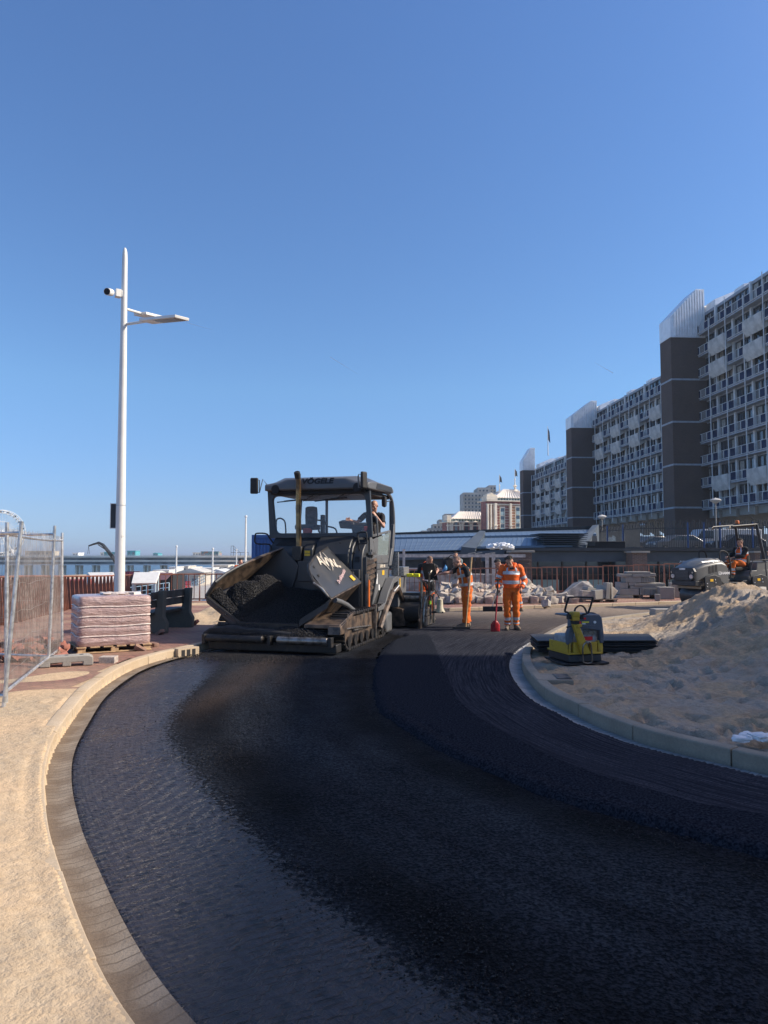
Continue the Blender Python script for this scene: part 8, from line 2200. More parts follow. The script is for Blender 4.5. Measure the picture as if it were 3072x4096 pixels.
# side openings and lettering, on the side facing the camera (-x side is hidden; +x? decided by rotation)
for sx in (-1, 1):
 mb = MB()
 for k in range(3):
  y = 0.52 + k * 0.13; z = 1.10 + k * 0.025
  pr = [(y, z), (y, z + 0.20), (y + 0.03, z + 0.235), (y + 0.07, z + 0.24), (y + 0.09, z + 0.2), (y + 0.09, z + 0.0)]
  mb.prism(pr, 'x', sx * 0.502 - 0.004, sx * 0.502 + 0.004)
 mb.build('vent_slot', M_black, bon)
 MT = Matrix.Translation(V((sx * 0.506, 1.20, 1.10))) @ Matrix.Rotation(R(90) * sx, 4, 'Z') @ Matrix.Rotation(R(90), 4, 'X')
 mb = MB(); mb.text('HAMM', 0.12, MT, 0.002, bold=0.003)
 c0 = 0.97 if sx > 0 else 1.32
 mb.b2((sx * 0.506 - 0.002, c0 - 0.05, 1.045), (sx * 0.506 + 0.002, c0 - 0.035, 1.155)); mb.b2((sx * 0.506 - 0.002, c0 + 0.035, 1.045), (sx * 0.506 + 0.002, c0 + 0.05, 1.155))
 mb.b2((sx * 0.506 - 0.002, c0 - 0.034, 1.14), (sx * 0.506 + 0.002, c0 + 0.034, 1.155)); mb.b2((sx * 0.506 - 0.002, c0 - 0.034, 1.045), (sx * 0.506 + 0.002, c0 + 0.034, 1.06)); mb.b2((sx * 0.506 - 0.002, c0 - 0.012, 1.061), (sx * 0.506 + 0.002, c0 + 0.012, 1.12))
 mb.build('lettering', M_wmetal, bon)
 nrm = V((sx * 0.78, 0, 0.6)).normalized()
 MT = Matrix.Translation(V((sx * 0.435, 0.70, 1.500))) @ Matrix.Rotation(R(90) * sx, 4, 'Z') @ Matrix.Rotation(R(52), 4, 'X') @ Matrix.Rotation(R(5) * sx, 4, 'Z')
 mb = MB(); mb.text('www.avwgroep.nl', 0.11, MT, 0.004, bold=0.003); mb.build('web_address', M_wmetal, bon)
_before = set(rol.children)
# middle: articulation, floor, seat console
mb = MB(); mb.b2((-0.48, 1.3, 0.44), (0.48, 2.0, 0.52)); mb.b2((-0.46, 1.34, 0.76), (0.46, 1.8, 0.80)); mb.prism([(1.36, 0.52), (1.3, 0.9), (1.42, 0.9), (1.5, 0.52)], 'x', -0.46, 0.46); mb.b2((-0.2, 1.0, 0.4), (0.2, 2.0, 0.62)); mb.b2((-0.5, 1.75, 0.45), (0.5, 2.0, 0.86)); rp(mb, 'floor', M_rdark, 0.01)
mb = MB(); mb.prism([(1.94, 0.66), (1.9, 1.0), (2.02, 1.18), (2.78, 1.22), (2.86, 1.1), (2.8, 0.86), (2.0, 0.64)], 'x', -0.5, 0.5); mb.prism([(2.22, 1.14), (2.26, 1.46), (2.74, 1.50), (2.82, 1.2)], 'x', -0.5, 0.5); rp(mb, 'rear_body', M_rgrey, 0.02)
mb = MB(); mb.b2((0.18, 1.58, 0.86), (0.19, 1.6, 0.9)); mb.rock((0, 1.98, 1.24), (0.5, 0.46, 0.12), seed=2, rough=0.02, sub=2, boxy=0.85); mb.rock((0, 2.22, 1.45), (0.44, 0.12, 0.5), seed=3, rough=0.02, sub=2, boxy=0.85); rp(mb, 'seat', M_rub)
mb = MB(); mb.tube([(0.12, 1.3, 1.05), (0.12, 1.5, 1.38)], 0.035, 10); mb.tube([(0.12 + 0.19 * math.cos(a), 1.52 + 0.17 * math.sin(a), 1.40 + 0.06 * math.sin(a)) for a in np.linspace(0, 6.283, 20, endpoint=False)], 0.016, 6, closed=True); rp(mb, 'steering_wheel', M_rub)
mb = MB(); mb.rock((0, 1.22, 1.36), (0.5, 0.3, 0.26), seed=8, rough=0.05, sub=2, boxy=0.7); rp(mb, 'dashboard', M_rdark)
for sx in (-1, 1):
 mb = MB(); mb.tube(catmull([V((sx * 0.42, 1.10, 1.46)), V((sx * 0.42, 1.06, 1.74)), V((sx * 0.42, 1.16, 1.84)), V((sx * 0.44, 1.36, 1.76)), V((sx * 0.46, 1.46, 1.4)), V((sx * 0.46, 1.46, 0.95))], 4), 0.022, 8); rp(mb, 'grab_rail', M_rub)
 mb = MB(); mb.tube([(sx * 0.52, 1.98, 0.9), (sx * 0.54, 1.9, 1.1), (sx * 0.54, 2.02, 1.50), (sx * 0.54, 2.8, 1.56)], 0.018, 8); rp(mb, 'side_rail', M_rdark)
# roll bar with beacon
for sx in (-1, 1):
 mb = MB(); mb.tube([(sx * 0.46, 2.66, 0.9), (sx * 0.46, 2.60, 1.6), (sx * 0.42, 2.36, 2.74)], [0.055, 0.05, 0.045], 8); rp(mb, 'roll_bar_post', M_rdark)
 mb = MB(); mb.tube([(sx * 0.42, 2.36, 2.74), (sx * 0.40, 1.6, 2.66)], 0.03, 8); rp(mb, 'roof_bar', M_rdark)
mb = MB(); mb.b2((-0.44, 2.26, 2.66), (0.44, 2.42, 2.76)); mb.hexa([V((-0.40, 1.55, 2.63)), V((0.40, 1.55, 2.63)), V((0.42, 2.3, 2.7)), V((-0.42, 2.3, 2.7))], [V((-0.40, 1.55, 2.645)), V((0.40, 1.55, 2.645)), V((0.42, 2.3, 2.715)), V((-0.42, 2.3, 2.715))]); rp(mb, 'roof_plate', M_rdark, 0.008)
mb = MB(); mb.lathe([(0.0, 0.0), (0.07, 0.0), (0.07, 0.03), (0.0, 0.03)], (0, 2.0, 2.74), n=16); bc = rp(mb, 'beacon_base', M_rdark)
mb = MB(); mb.lathe([(0.065, 0.031), (0.066, 0.10), (0.05, 0.14), (0.0, 0.15)], (0, 2.0, 2.74), n=16); mb.build('beacon', M_oran, bc)
mb = MB(); mb.b2((-0.42, 1.48, 2.56), (-0.28, 1.56, 2.64)); mb.b2((0.28, 1.48, 2.56), (0.42, 1.56, 2.64)); rp(mb, 'work_light', M_steelw, 0.01)
mb = MB(); mb.b2((0.47, 2.72, 1.68), (0.55, 2.78, 1.84)); mb.b2((-0.55, 2.72, 1.68), (-0.47, 2.78, 1.84)); rp(mb, 'rear_light', M_steelw, 0.01)
for ch in rol.children:      # stretch the rear half to its true wheelbase
 if ch in _before: continue
 for o in [ch] + list(ch.children):
  for v in o.data.vertices: v.co.y += 0.28 * sstep(1.5, 1.95, v.co.y)
# ------------------------------------------------------------------ vibratory plate compactor (stands in the shade on the sand)
M_cyel = mat('worn_yellow_paint', (0.48, 0.32, 0.03), 0.45, var=0.2, vscale=8, col2=(0.25, 0.17, 0.05), mixlo=0.55, mixhi=0.75, rvar=0.1)
M_cgry = mat('compactor_grey_plastic', (0.085, 0.10, 0.125), 0.55, var=0.25, vscale=6, col2=(0.17, 0.16, 0.15), mixlo=0.55, mixhi=0.8)
c = G(2300, 2655, 0.14)
cmp_ = thing('plate_compactor', 'yellow and grey plate compactor standing on the sand inside the kerb', 'plate compactor', (c.x + 0.03, c.y + 0.12, 0.15), R(14)); cmp_.scale = (0.80, 0.85, 0.70)
def cq(mb, name, m, bev=0.0, par=None, **k): return mb.build(name, m, par or cmp_, bevel=bev, **k)
mb = MB(); mb.hexa([V((-.36, -.38, .0)), V((.36, -.38, .0)), V((.36, .42, .0)), V((-.36, .42, .0))], [V((-.36, -.46, .03)), V((.36, -.46, .03)), V((.36, .52, .03)), V((-.36, .52, .03))]); mb.b2((-.36, -.46, .031), (.36, .52, .045)); mb.b2((-.45, -.42, .012), (-.361, .1, .05)); mb.b2((.361, -.42, .012), (.45, .1, .05)); cq(mb, 'base_plate', M_rub, 0.01)
mb = MB(); mb.hexa([V((-.33, -.38, .06)), V((.33, -.38, .06)), V((.34, .40, .06)), V((-.34, .40, .06))], [V((-.33, -.36, .22)), V((.33, -.36, .22)), V((.34, .36, .22)), V((-.34, .36, .22))]); cq(mb, 'exciter_housing', M_rdark, 0.02)
mb = MB(); mb.hexa([V((-.35, -.38, .221)), V((.35, -.38, .221)), V((.36, .38, .221)), V((-.36, .38, .221))], [V((-.35, -.38, .26)), V((.35, -.38, .26)), V((.36, .38, .26)), V((-.36, .38, .26))])
for x0, x1, h_ in ((-.33, -.29, .47), (-.24, -.08, .47), (.10, .24, .47)): mb.b2((x0, -.375, .26), (x1, -.30, h_))
mb.hexa([V((.26, -.375, .26)), V((.36, -.375, .26)), V((.36, .3, .26)), V((.26, .3, .26))], [V((.26, -.36, .50)), V((.355, -.36, .50)), V((.355, .25, .36)), V((.26, .25, .36))])
mb.b2((-.36, -.36, .26), (-.34, .3, .46)); mb.b2((.05, -.377, .24), (.2, -.3, .27)); cq(mb, 'yellow_frame', M_cyel, 0.008)
mb = MB(); mb.b2((-.24, -.28, .30), (.30, .34, .58)); mb.b2((-.08, -.34, .42), (.24, -.2, .72)); cq(mb, 'engine', mat('engine_grey', (0.30, 0.31, 0.32), 0.5, var=0.25, vscale=12), 0.03)
mb = MB(); mb.b2((-.02, -.362, .62), (.22, -.342, .70)); mb.b2((.02, -.365, .66), (.08, -.362, .69)); mb.tube([(.16, -.365, .68), (.16, -.365, .60)], 0.012, 6); cq(mb, 'starter', M_steelw, 0.005)
mb = MB(); mb.prism([(-.36, .42), (-.37, .66), (-.33, .76), (-.31, .98), (-.28, 1.04), (.28, 1.04), (.33, .98), (.37, .60), (.36, .44), (.29, .44), (.28, .70), (-.10, .76), (-.22, .72), (-.26, .50)], 'y', -.40, -.30)
mb.hexa([V((-.26, -.31, .99)), V((.30, -.31, .99)), V((.30, .30, .98)), V((-.26, .30, .98))], [V((-.24, -.31, 1.04)), V((.28, -.31, 1.04)), V((.28, .28, 1.02)), V((-.24, .28, 1.02))])
mb.b2((.20, -.30, .74), (.32, .1, .96)); cq(mb, 'shroud', M_cgry, 0.02)
mb = MB(); mb.rock((.30, .05, .58), (.20, .62, .44), seed=12, rough=0.03, sub=2, boxy=0.88); cq(mb, 'fuel_tank', mat('tank_grey', (0.20, 0.21, 0.22), 0.6, var=0.15, vscale=6))
mb = MB(); mb.tube(catmull([V((.30, -.33, .98)), V((.36, -.05, 1.02)), V((.40, .22, .96)), V((.44, .36, .70)), V((.44, .38, .42))], 5), 0.028, 8); cq(mb, 'guard_bar', M_rub)
mb = MB(); mb.tube(catmull([V((-.06, -.1, 1.02)), V((-.03, -.1, 1.14)), V((.06, -.1, 1.20)), V((.15, -.1, 1.16)), V((.21, -.1, 1.02))], 6), 0.018, 8); cq(mb, 'lifting_eye', M_rub)
mb = MB(); mb.hexa([V((-.12, -.47, .24)), V((.06, -.47, .24)), V((.06, -.40, .24)), V((-.12, -.40, .24))], [V((-.30, -.50, .86)), V((-.20, -.50, .86)), V((-.20, -.40, .86)), V((-.30, -.40, .86))]); mb.b2((-.33, -.52, .93), (-.19, -.40, 1.08)); mb.rock((-.26, -.46, 1.06), (.17, .14, .12), seed=2, rough=0.0, sub=2); mb.b2((-.24, -.52, .80), (-.14, -.40, .86)); cq(mb, 'drawbar', M_cyel, 0.012)
mb = MB(); mb.b2((-.31, -.51, .86), (-.19, -.41, .93)); mb.b2((-.40, -.50, .96), (-.34, -.42, 1.06)); mb.b2((-.18, -.50, .96), (-.10, -.42, 1.05)); mb.tube([(-.4, -.47, .80), (-.32, -.46, .82)], 0.012, 6); mb.ell((-.41, -.47, .80), 0.022, 8); cq(mb, 'handle_joint', M_rub, 0.01)
mb = MB(); hp_ = [V((-.38, -.47, 1.06)), V((-.40, -.48, 1.10)), V((-.46, -.50, 1.12)), V((-.48, -.52, 1.16)), V((-.46, -.60, 1.38)), V((-.42, -.61, 1.42)), V((-.02, -.61, 1.41)), V((.02, -.60, 1.38)), V((-.01, -.52, 1.12)), V((-.05, -.50, 1.07)), V((-.12, -.48, 1.05))]
mb.tube(catmull(hp_, 3), 0.019, 8); cq(mb, 'handle', M_rub)
mb = MB(); mb.tube(catmull([V((-.10, -.46, .08)), V((-.12, -.48, .3)), V((-.10, -.49, .44)), V((-.02, -.50, .50)), V((.04, -.49, .44)), V((.06, -.48, .2)), V((.07, -.46, .08)), V((-.02, -.46, .05)), V((-.10, -.46, .08))], 4), 0.014, 6); cq(mb, 'drawbar_hook', M_steelw)
mb = MB(); mb.lathe([(0, -.008), (.024, -.008), (.024, .0), (0, 0)], (-.02, -.402, .96), 'y', 16); mb.b2((-.18, -.406, .855), (-.10, -.401, .90)); mb.b2((.0, -.352, .50), (.16, -.342, .58)); cq(mb, 'red_sticker', mat('red_sticker', (0.60, 0.02, 0.02), 0.5))
mb = MB(); mb.b2((-.08, -.406, .87), (.06, -.401, .90)); cq(mb, 'warning_sticker', mat('yellow_label', (0.65, 0.60, 0.05), 0.5))
mb = MB(); mb.b2((-.08, -.406, .84), (-.01, -.401, .866)); mb.lathe([(0, -.006), (.028, -.006), (.028, .0), (0, 0)], (.18, -.401, .88), 'y', 16); cq(mb, 'white_sticker', M_white)
mb = MB(); mb.text('DPU 6555', 0.06, Matrix.Translation(V((.06, -.404, .82))) @ Matrix.Rotation(R(90), 4, 'X'), 0.001); cq(mb, 'lettering', mat('faded_lettering', (0.16, 0.17, 0.19), 0.6))
# stack of black plates behind it
M_plate = mat('black_rubber_plate', (0.020, 0.021, 0.023), 0.6, var=0.3, vscale=5, col2=(0.06, 0.055, 0.05), mixlo=0.6, mixhi=0.8)
a, b_ = G(2160, 2622, 0.15), G(2640, 2622, 0.15)
t = thing('plate_stack', 'stack of black plastic road plates lying on the sand behind the plate compactor', 'plate stack', ((a.x + b_.x) / 2, 11.75, 0.19), R(2))
W = (b_.x - a.x) / 2
rr_ = random.Random(9)
for k in range(8):
 j = rr_.uniform(-0.03, 0.03); mb = MB(); mb.hexa([V((-W + j, 0 + j, 0)), V((W + j + .02, 0 + j, 0)), V((W + j + .28, .95 + j, 0)), V((-W + j + .1, .95 + j, 0))], [V((-W + j, 0 + j, .016)), V((W + j + .02, 0 + j, .016)), V((W + j + .28, .95 + j, .016)), V((-W + j + .1, .95 + j, .016))])
 mb.build('plate', M_plate, t, bevel=0.003, loc=(0, 0, k * 0.024))
mb = MB(); mb.b2((-W + .9, .05, -.09), (-W + 1.0, .9, -.003)); mb.b2((W - .3, .05, -.09), (W - .2, .9, -.003)); mb.build('bearer', M_wood, t)
# gully lid in the right kerb
c = G(2135, 2705, 0.15)
t = thing('gully_cover', 'square concrete gully top in the right kerb in the shade', 'gully cover', (c.x + 0.16, c.y - 0.06, 0.0), R(-4))
mb = MB(); mb.b2((-0.16, -0.25, 0.02), (0.30, 0.25, 0.157)); mb.build('frame', M_kerb_r, t, bevel=0.01)
mb = MB(); mb.b2((0.10, -0.2, 0.158), (0.29, 0.18, 0.166)); mb.build('lid', M_brownm, t, bevel=0.003)
mb = MB()
for k in range(3): mb.b2((-0.166, -0.15 + k * 0.11, 0.04), (-0.161, -0.09 + k * 0.11, 0.13))
mb.build('slots', M_black, t)
# crumpled white cloth at the right edge
c = G(3058, 2968, 0.16)
mb = MB()
for k in range(8): mb.rock((0.07 * k - 0.2, 0.05 * math.sin(k * 2.1), 0.02 + 0.012 * (k % 3)), (0.14, 0.1, 0.05), seed=k + 60, rough=0.6, boxy=0.2, rot=Matrix.Rotation(k * 0.9, 3, 'Z'), sub=2)
tag(mb.build('cloth', mat('white_cloth', (0.68, 0.68, 0.68), 0.9, var=0.1, vscale=20, bump=0.006, bscale=30), loc=(c.x, c.y, 0.17)), 'crumpled white cloth on the sand at the right edge of the picture', 'cloth')
# grate block in the far kerb next to the sand
c = G(2690, 2462, 0.12)
t = thing('kerb_block', 'loose concrete kerb block lying in front of the roller drum', 'concrete block', (c.x, c.y, 0.10), R(6))
mb = MB(); mb.b2((-0.55, -0.15, 0), (0.4, 0.2, 0.2)); mb.build('block', M_conc, t, bevel=0.012)
# ------------------------------------------------------------------ granite setts
M_set = [mat('granite_sett', (0.40, 0.345, 0.285), 0.85, var=0.2, vscale=8, bump=0.008, bscale=22), mat('granite_sett_grey', (0.33, 0.30, 0.265), 0.85, var=0.25, vscale=8, bump=0.008, bscale=22), mat('granite_sett_pink', (0.42, 0.32, 0.25), 0.85, var=0.2, vscale=8, bump=0.008, bscale=22)]
sp_ = []
for k in range(9):
 mb = MB(); rg_ = random.Random(k); mb.rock((0, 0, 0), (rg_.uniform(.24, .34), rg_.uniform(.22, .28), rg_.uniform(.2, .26)), seed=100 + k, rough=0.2, boxy=0.78, sub=2)
 o = mb.build('granite_sett', M_set[k % 3], sharp=28); sp_.append(o)
rng_ = random.Random(77); cnt = 0
def sett(x, y, z, tilt):
 global cnt
 src = sp_[cnt] if cnt < 9 else sp_[rng_.randrange(9)]
 o = src if cnt < 9 else src.copy()
 if cnt >= 9: COL.objects.link(o)
 o.location = (x, y, z); o.rotation_euler = (rng_.uniform(-tilt, tilt), rng_.uniform(-tilt, tilt), rng_.uniform(0, 6.3)); s_ = rng_.uniform(0.85, 1.12); o.scale = (s_, s_, s_)
 tag(o, 'rough granite sett in the heap on the far pavement behind the workers', 'granite sett', 'granite setts heaped on the far pavement'); cnt += 1
xL, xR = D(1760, 2400, 24.4).x, D(2285, 2400, 24.6).x
x = xL
while x < xR:
 sett(x, 24.35 + rng_.uniform(-.1, .1) + (x - xL) * 0.02, 0.24, 0.15); x += rng_.uniform(.27, .36)
for (n_, y0, z0, x0, x1, tl) in ((22, 24.75, 0.32, xL + .1, xR - .2, 0.5), (20, 25.1, 0.46, xL + .1, xR - .4, 0.8), (20, 25.4, 0.50, xL + 0.1, xR - .5, 0.8), (20, 25.8, 0.58, xL + .3, xR - 1.0, 0.8), (18, 26.2, 0.60, xL + .3, xR - 1.2, 0.8), (12, 26.6, 0.5, xL + .2, xR - 1.2, 0.8), (10, 25.6, 0.70, xL + 0.6, xL + 2.0, 0.9), (9, 25.9, 0.72, xL + 2.6, xR - 1.2, 0.9)):
 for k in range(n_):
  x = x0 + (x1 - x0) * (k + rng_.uniform(.1, .9)) / n_
  hx = 0.85 + 0.15 * math.sin((x - xL) * 2.2)
  sett(x, y0 + rng_.uniform(-.15, .15), 0.12 + (z0 - 0.12) * hx + rng_.uniform(-.05, .06), tl)
for (u, v) in ((2296, 2412), (2330, 2395), (2185, 2428), (2210, 2418)): p = G(u, v, 0.12); sett(p.x, p.y, 0.22, 0.3)
# big rock, pallet with offcuts, slab stack
c = D(2310, 2370, 27.0)
mb = MB(); mb.add([V(p) for p in ((-.62, -.3, 0), (.5, -.35, 0), (.62, .3, 0), (-.4, .4, 0), (-.66, -.2, .06), (.45, -.3, .38), (.5, .25, .42), (.12, -.1, .56), (-.1, .2, .5), (.35, 0, .55))], [(0, 3, 2, 1), (0, 1, 5, 7, 4), (1, 2, 6, 5), (2, 3, 8, 6), (3, 0, 4, 8), (4, 7, 8), (5, 6, 9), (5, 9, 7), (6, 8, 9), (7, 9, 8)])
o = mb.build('boulder', M_set[1], bevel=0.04, loc=(c.x, 27.0, 0.1)); o.scale = (1.15, 1, 1.2)
tag(o, 'big wedge shaped granite boulder right of the sett heap', 'boulder')
c = D(2385, 2402, 25.3)
t = thing('rubble_pallet', 'old pallet loaded with tilted concrete offcuts between boulder and slab stack', 'pallet of rubble', (c.x, 25.3, 0.12), R(5))
mb = MB()
for k in range(6): mb.b2((-.62, -.35 + k * .14, .075), (.64, -.24 + k * .14, .095))
for x in (-.6, 0, .5): mb.b2((x, -.35, 0), (x + .1, .45, .074))
mb.build('pallet', mat('weathered_wood', (0.17, 0.13, 0.10), 0.85, var=0.3, vscale=9), t)
for k, (x, y, z, dx_, dy_, dz_, ry) in enumerate(((-.35, -.1, .24, .5, .3, .28, 3), (-.02, -.22, .26, .42, .22, .32, -4), (.30, -.15, .38, .14, .3, .56, 4), (.42, -.1, .38, .08, .3, .56, -2), (.56, .1, .30, .34, .1, .42, 38), (.2, .15, .32, .12, .4, .5, 25), (-.1, .2, .40, .5, .35, .12, 12))):
 mb = MB(); mb.box((0, 0, 0), (dx_, dy_, dz_), None); o = mb.build('concrete_offcut', M_set[k % 2] if k in (0, 4) else M_conc, t, bevel=0.015, loc=(x, y, z)); o.rotation_euler = (0, R(ry), R(k * 17 % 30))
c = D(2555, 2382, 27.6)
t = thing('slab_stack', 'tall uneven stack of concrete slabs and kerbs on a pallet', 'slab stack', (c.x, 27.6, 0.12), R(-3))
mb = MB()
for x in (-.72, -.1, .55): mb.b2((x, -.4, 0), (x + .14, .5, .1))
mb.b2((-.8, -.4, .101), (.86, .5, .12)); mb.build('pallet', mat('weathered_wood', (0.17, 0.13, 0.10), 0.85), t)
k_ = 0
def slab(x0, x1, y0, y1, z0, z1, rz_=0, ry=0, m_=None):
 global k_
 mb = MB(); mb.box((0, 0, 0), (x1 - x0, y1 - y0, z1 - z0), None); o = mb.build('slab', m_ or M_conc, t, bevel=0.008, loc=((x0 + x1) / 2, (y0 + y1) / 2, (z0 + z1) / 2)); o.rotation_euler = (0, R(ry), R(rz_)); k_ += 1
slab(-.82, -.12, -.45, .4, .121, .36); slab(-.95, -.35, -.5, .35, .0, .10)
for k in range(17): slab(-.08 + k * .056, -.08 + k * .056 + .045, -.45, .3, .121, .36)
slab(.0, .88, -.42, .3, .365, .45, 1); slab(-.45, .0, -.42, .3, .365, .47, 4); slab(-.80, -.5, -.4, .3, .365, .58, 0, 0); slab(-.48, -.2, -.4, .3, .48, .58, 0, -3)
slab(-.28, .5, -.44, .3, .46, .55, 3); slab(.5, .88, -.4, .3, .46, .56, -3)
slab(-.58, .0, -.4, .3, .585, .79)
for k in range(8): slab(.02 + k * .062, .02 + k * .062 + .05, -.38, .28, .585, .78, 0, rng_.uniform(-4, 4))
slab(-.78, -.36, -.42, .1, .80, .90, 3); slab(-.34, .52, -.42, .1, .80, .91, 2, -3, M_conc); slab(-.5, .35, -.4, .2, .915, .985, -3)
for (u0, u1, v0, v1, Y, lab) in ((2640, 2695, 2349, 2378, 26.6, 'single grey concrete kerb lying right of the slab stack'), (2688, 2735, 2333, 2368, 27.6, 'flat grey concrete block half hidden behind the roller drum'), (2622, 2640, 2377, 2388, 25.7, 'small cut concrete cube on the pavement before the slab stack')):
 a, b_ = D(u0, v1, Y), D(u1, v0, Y)
 t = thing('concrete_block', lab, 'concrete block', (a.x, Y, 0.12), R(-8))
 mb = MB(); mb.b2((0, 0, 0), (b_.x - a.x, 0.5 if u1 - u0 > 30 else .15, max(.12, b_.z - 0.12))); mb.build('block', M_conc, t, bevel=0.01)
# ------------------------------------------------------------------ pier, wheel, beach
PY = 300.0
M_pierc = mat('pier_concrete', (0.80, 0.74, 0.62), 0.8, var=0.1, vscale=0.2)
M_pgl = mat('pier_gallery_glass', (0.11, 0.14, 0.16), 0.3, var=0.4, vscale=0.25)
M_teal = mat('teal_paint', (0.07, 0.30, 0.35), 0.6, var=0.1, vscale=0.5)
M_kiosk = mat('kiosk_cream', (0.60, 0.58, 0.52), 0.7, var=0.15, vscale=0.5)
def zat(v, Y): return EYE + (2218 - v) / F_PX * Y
def xat(u, Y): return (u - 1536) / F_PX * Y
t = thing('pier', 'long two-level concrete pier over the sea with a glazed lower gallery', 'pier', (0, PY, -7))
def pb(name, m, u0, v0, u1, v1, d0, d1, par=None):
 mb = MB(); mb.b2((xat(u0, PY), d0, zat(v1, PY) + 7), (xat(u1, PY), d1, zat(v0, PY) + 7)); return mb.build(name, m, par or t)
pb('upper_deck', M_pierc, -500, 2222, 1130, 2230, 0, 12)
pb('middle_deck', M_pierc, -500, 2241, 1130, 2246.5, -0.3, 12)
pb('gallery', M_pgl, -500, 2246.8, 1130, 2257, 0.5, 11)
pb('lower_deck', M_white, -500, 2257.3, 1130, 2261, 0, 12)
pb('upper_gallery', M_pgl, -500, 2230.4, 1130, 2240.6, 1.5, 11)
mb = MB()
for k in range(240): x = xat(-500 + k * 6.8, PY); mb.b2((x, 0, zat(2222, PY) + 7), (x + 0.06, 0.06, zat(2217, PY) + 7))
mb.b2((xat(-500, PY), 0, zat(2217, PY) + 7), (xat(1130, PY), 0.08, zat(2216.3, PY) + 7)); mb.build('pier_railing', M_white, t)
for k in range(18):
 for dd in (0, 15):
  u = 52 + k * 68.3 - 300 + dd
  if u < 700: mb = MB(); mb.b2((xat(u - 3.2, PY), 2, -4), (xat(u + 3.2, PY), 5, zat(2261, PY) + 7)); mb.build('pier_pile', M_pierc, t)
def kiosk(name, lab, u0, v0, u1, v1, m, Y=PY, dp=6, roof=None, cat='kiosk', win=True):
 t_ = thing(name, lab, cat, (xat(u0, Y), Y + 3, zat(v1, Y)))
 W = xat(u1, Y) - xat(u0, Y); H = zat(v0, Y) - zat(v1, Y)
 mb = MB(); mb.b2((0, 0, 0), (W, dp, H)); mb.build('wall', m, t_)
 if win:
  n = max(1, int(W / (H * 0.9)))
  for i in range(n): mb = MB(); mb.b2((W * (i + 0.25) / n, -0.08, H * 0.2), (W * (i + 0.75) / n, -0.01, H * 0.75)); mb.build('window', M_pgl, t_)
 mb = MB()
 if roof == 'gable': mb.prism([(-W * 0.05, H + 0.01), (W / 2, H * 1.38), (W * 1.05, H + 0.01)], 'y', -0.3, dp + 0.3)
 else: mb.b2((-0.15, -0.15, H + 0.01), (W + 0.15, dp, H + 0.25))
 mb.build('roof', M_dark if roof == 'dark' else m, t_)
 return t_
kiosk('pier_kiosk', 'small teal kiosk with a gabled roof alone on the pier', 604, 2214, 624, 2222, M_teal, roof='gable')
kiosk('pier_pavilion', 'teal pavilion on the pier seen right of the lamp post', 500, 2205, 533, 2222, M_teal)
kiosk('pier_pavilion', 'teal pavilion on the pier seen left of the lamp post', 407, 2210, 455, 2222, M_teal)
kiosk('pier_kiosk', 'pale low kiosk left of the teal pavilion on the pier', 392, 2212, 406, 2222, M_kiosk)
kiosk('pier_building', 'grey pavilion on the pier seen through the wire fence', 88, 2206, 200, 2222, M_flat)
kiosk('pier_kiosk', 'white kiosk on the pier just right of the wire fence', 280, 2213, 302, 2222, M_white)
kiosk('pier_building', 'painted container row on the pier behind the flagpoles', 765, 2212, 797, 2222, M_kiosk)
kiosk('pier_building', 'graffiti covered container on the pier behind the flagpoles', 798, 2208, 868, 2222, mat('graffiti', (0.30, 0.14, 0.09), 0.7, col2=(0.10, 0.22, 0.24), vscale=0.5, mixlo=0.45, mixhi=0.55))
# scaffold frame and distant rails at the right end of the pier
t = thing('scaffold', 'thin steel slide frame at the right end of the pier', 'scaffold', (xat(925, 280), 280, zat(2222, 280)))
mb = MB(); k_ = 280 / F_PX
for a, b_ in (((0, 0), (0, 38)), ((10, 0), (10, 38)), ((0, 38), (12, 38)), ((10, 38), (38, 10)), ((10, 28), (28, 10)), ((0, 12), (70, 12)), ((38, 0), (38, 12)), ((55, 0), (55, 12)), ((70, 0), (70, 12)), ((20, 0), (20, 12))):
 mb.tube([(a[0] * k_, 0, a[1] * k_), (b_[0] * k_, 0, b_[1] * k_)], 0.07, 4)
mb.build('frame', M_dark, t)
# ferris wheel
FY = 310.0; fcx, fcz, fr_ = xat(4, FY), zat(2131, FY), 90 / F_PX * FY
t = thing('ferris_wheel', 'white ferris wheel on the pier cut off by the left edge', 'ferris wheel', (fcx, FY, fcz), R(48))
for side in (-1.2, 1.2):
 mb = MB(); mb.tube([(fr_ * math.cos(a), side, fr_ * math.sin(a)) for a in np.linspace(0, 2 * math.pi, 72, endpoint=False)], 0.14, 6, closed=True)
 mb.tube([(fr_ * 0.88 * math.cos(a), side, fr_ * 0.88 * math.sin(a)) for a in np.linspace(0, 2 * math.pi, 72, endpoint=False)], 0.09, 5, closed=True)
 mb.tube([(fr_ * 0.5 * math.cos(a), side, fr_ * 0.5 * math.sin(a)) for a in np.linspace(0, 2 * math.pi, 48, endpoint=False)], 0.06, 5, closed=True)
 mb.build('rim', M_white, t)
 mb = MB()
 for k in range(36): a = k * math.pi / 18; mb.tube([(0, side * 0.6, 0), (fr_ * 0.95 * math.cos(a), side, fr_ * 0.95 * math.sin(a))], 0.045, 4)
 for k in range(36):
  a = k * math.pi / 18; b_ = a + math.pi / 18
  mb.tube([(fr_ * math.cos(a), side, fr_ * math.sin(a)), (fr_ * 0.88 * math.cos(b_), side, fr_ * 0.88 * math.sin(b_))], 0.04, 4)
 mb.build('spokes', M_white, t)
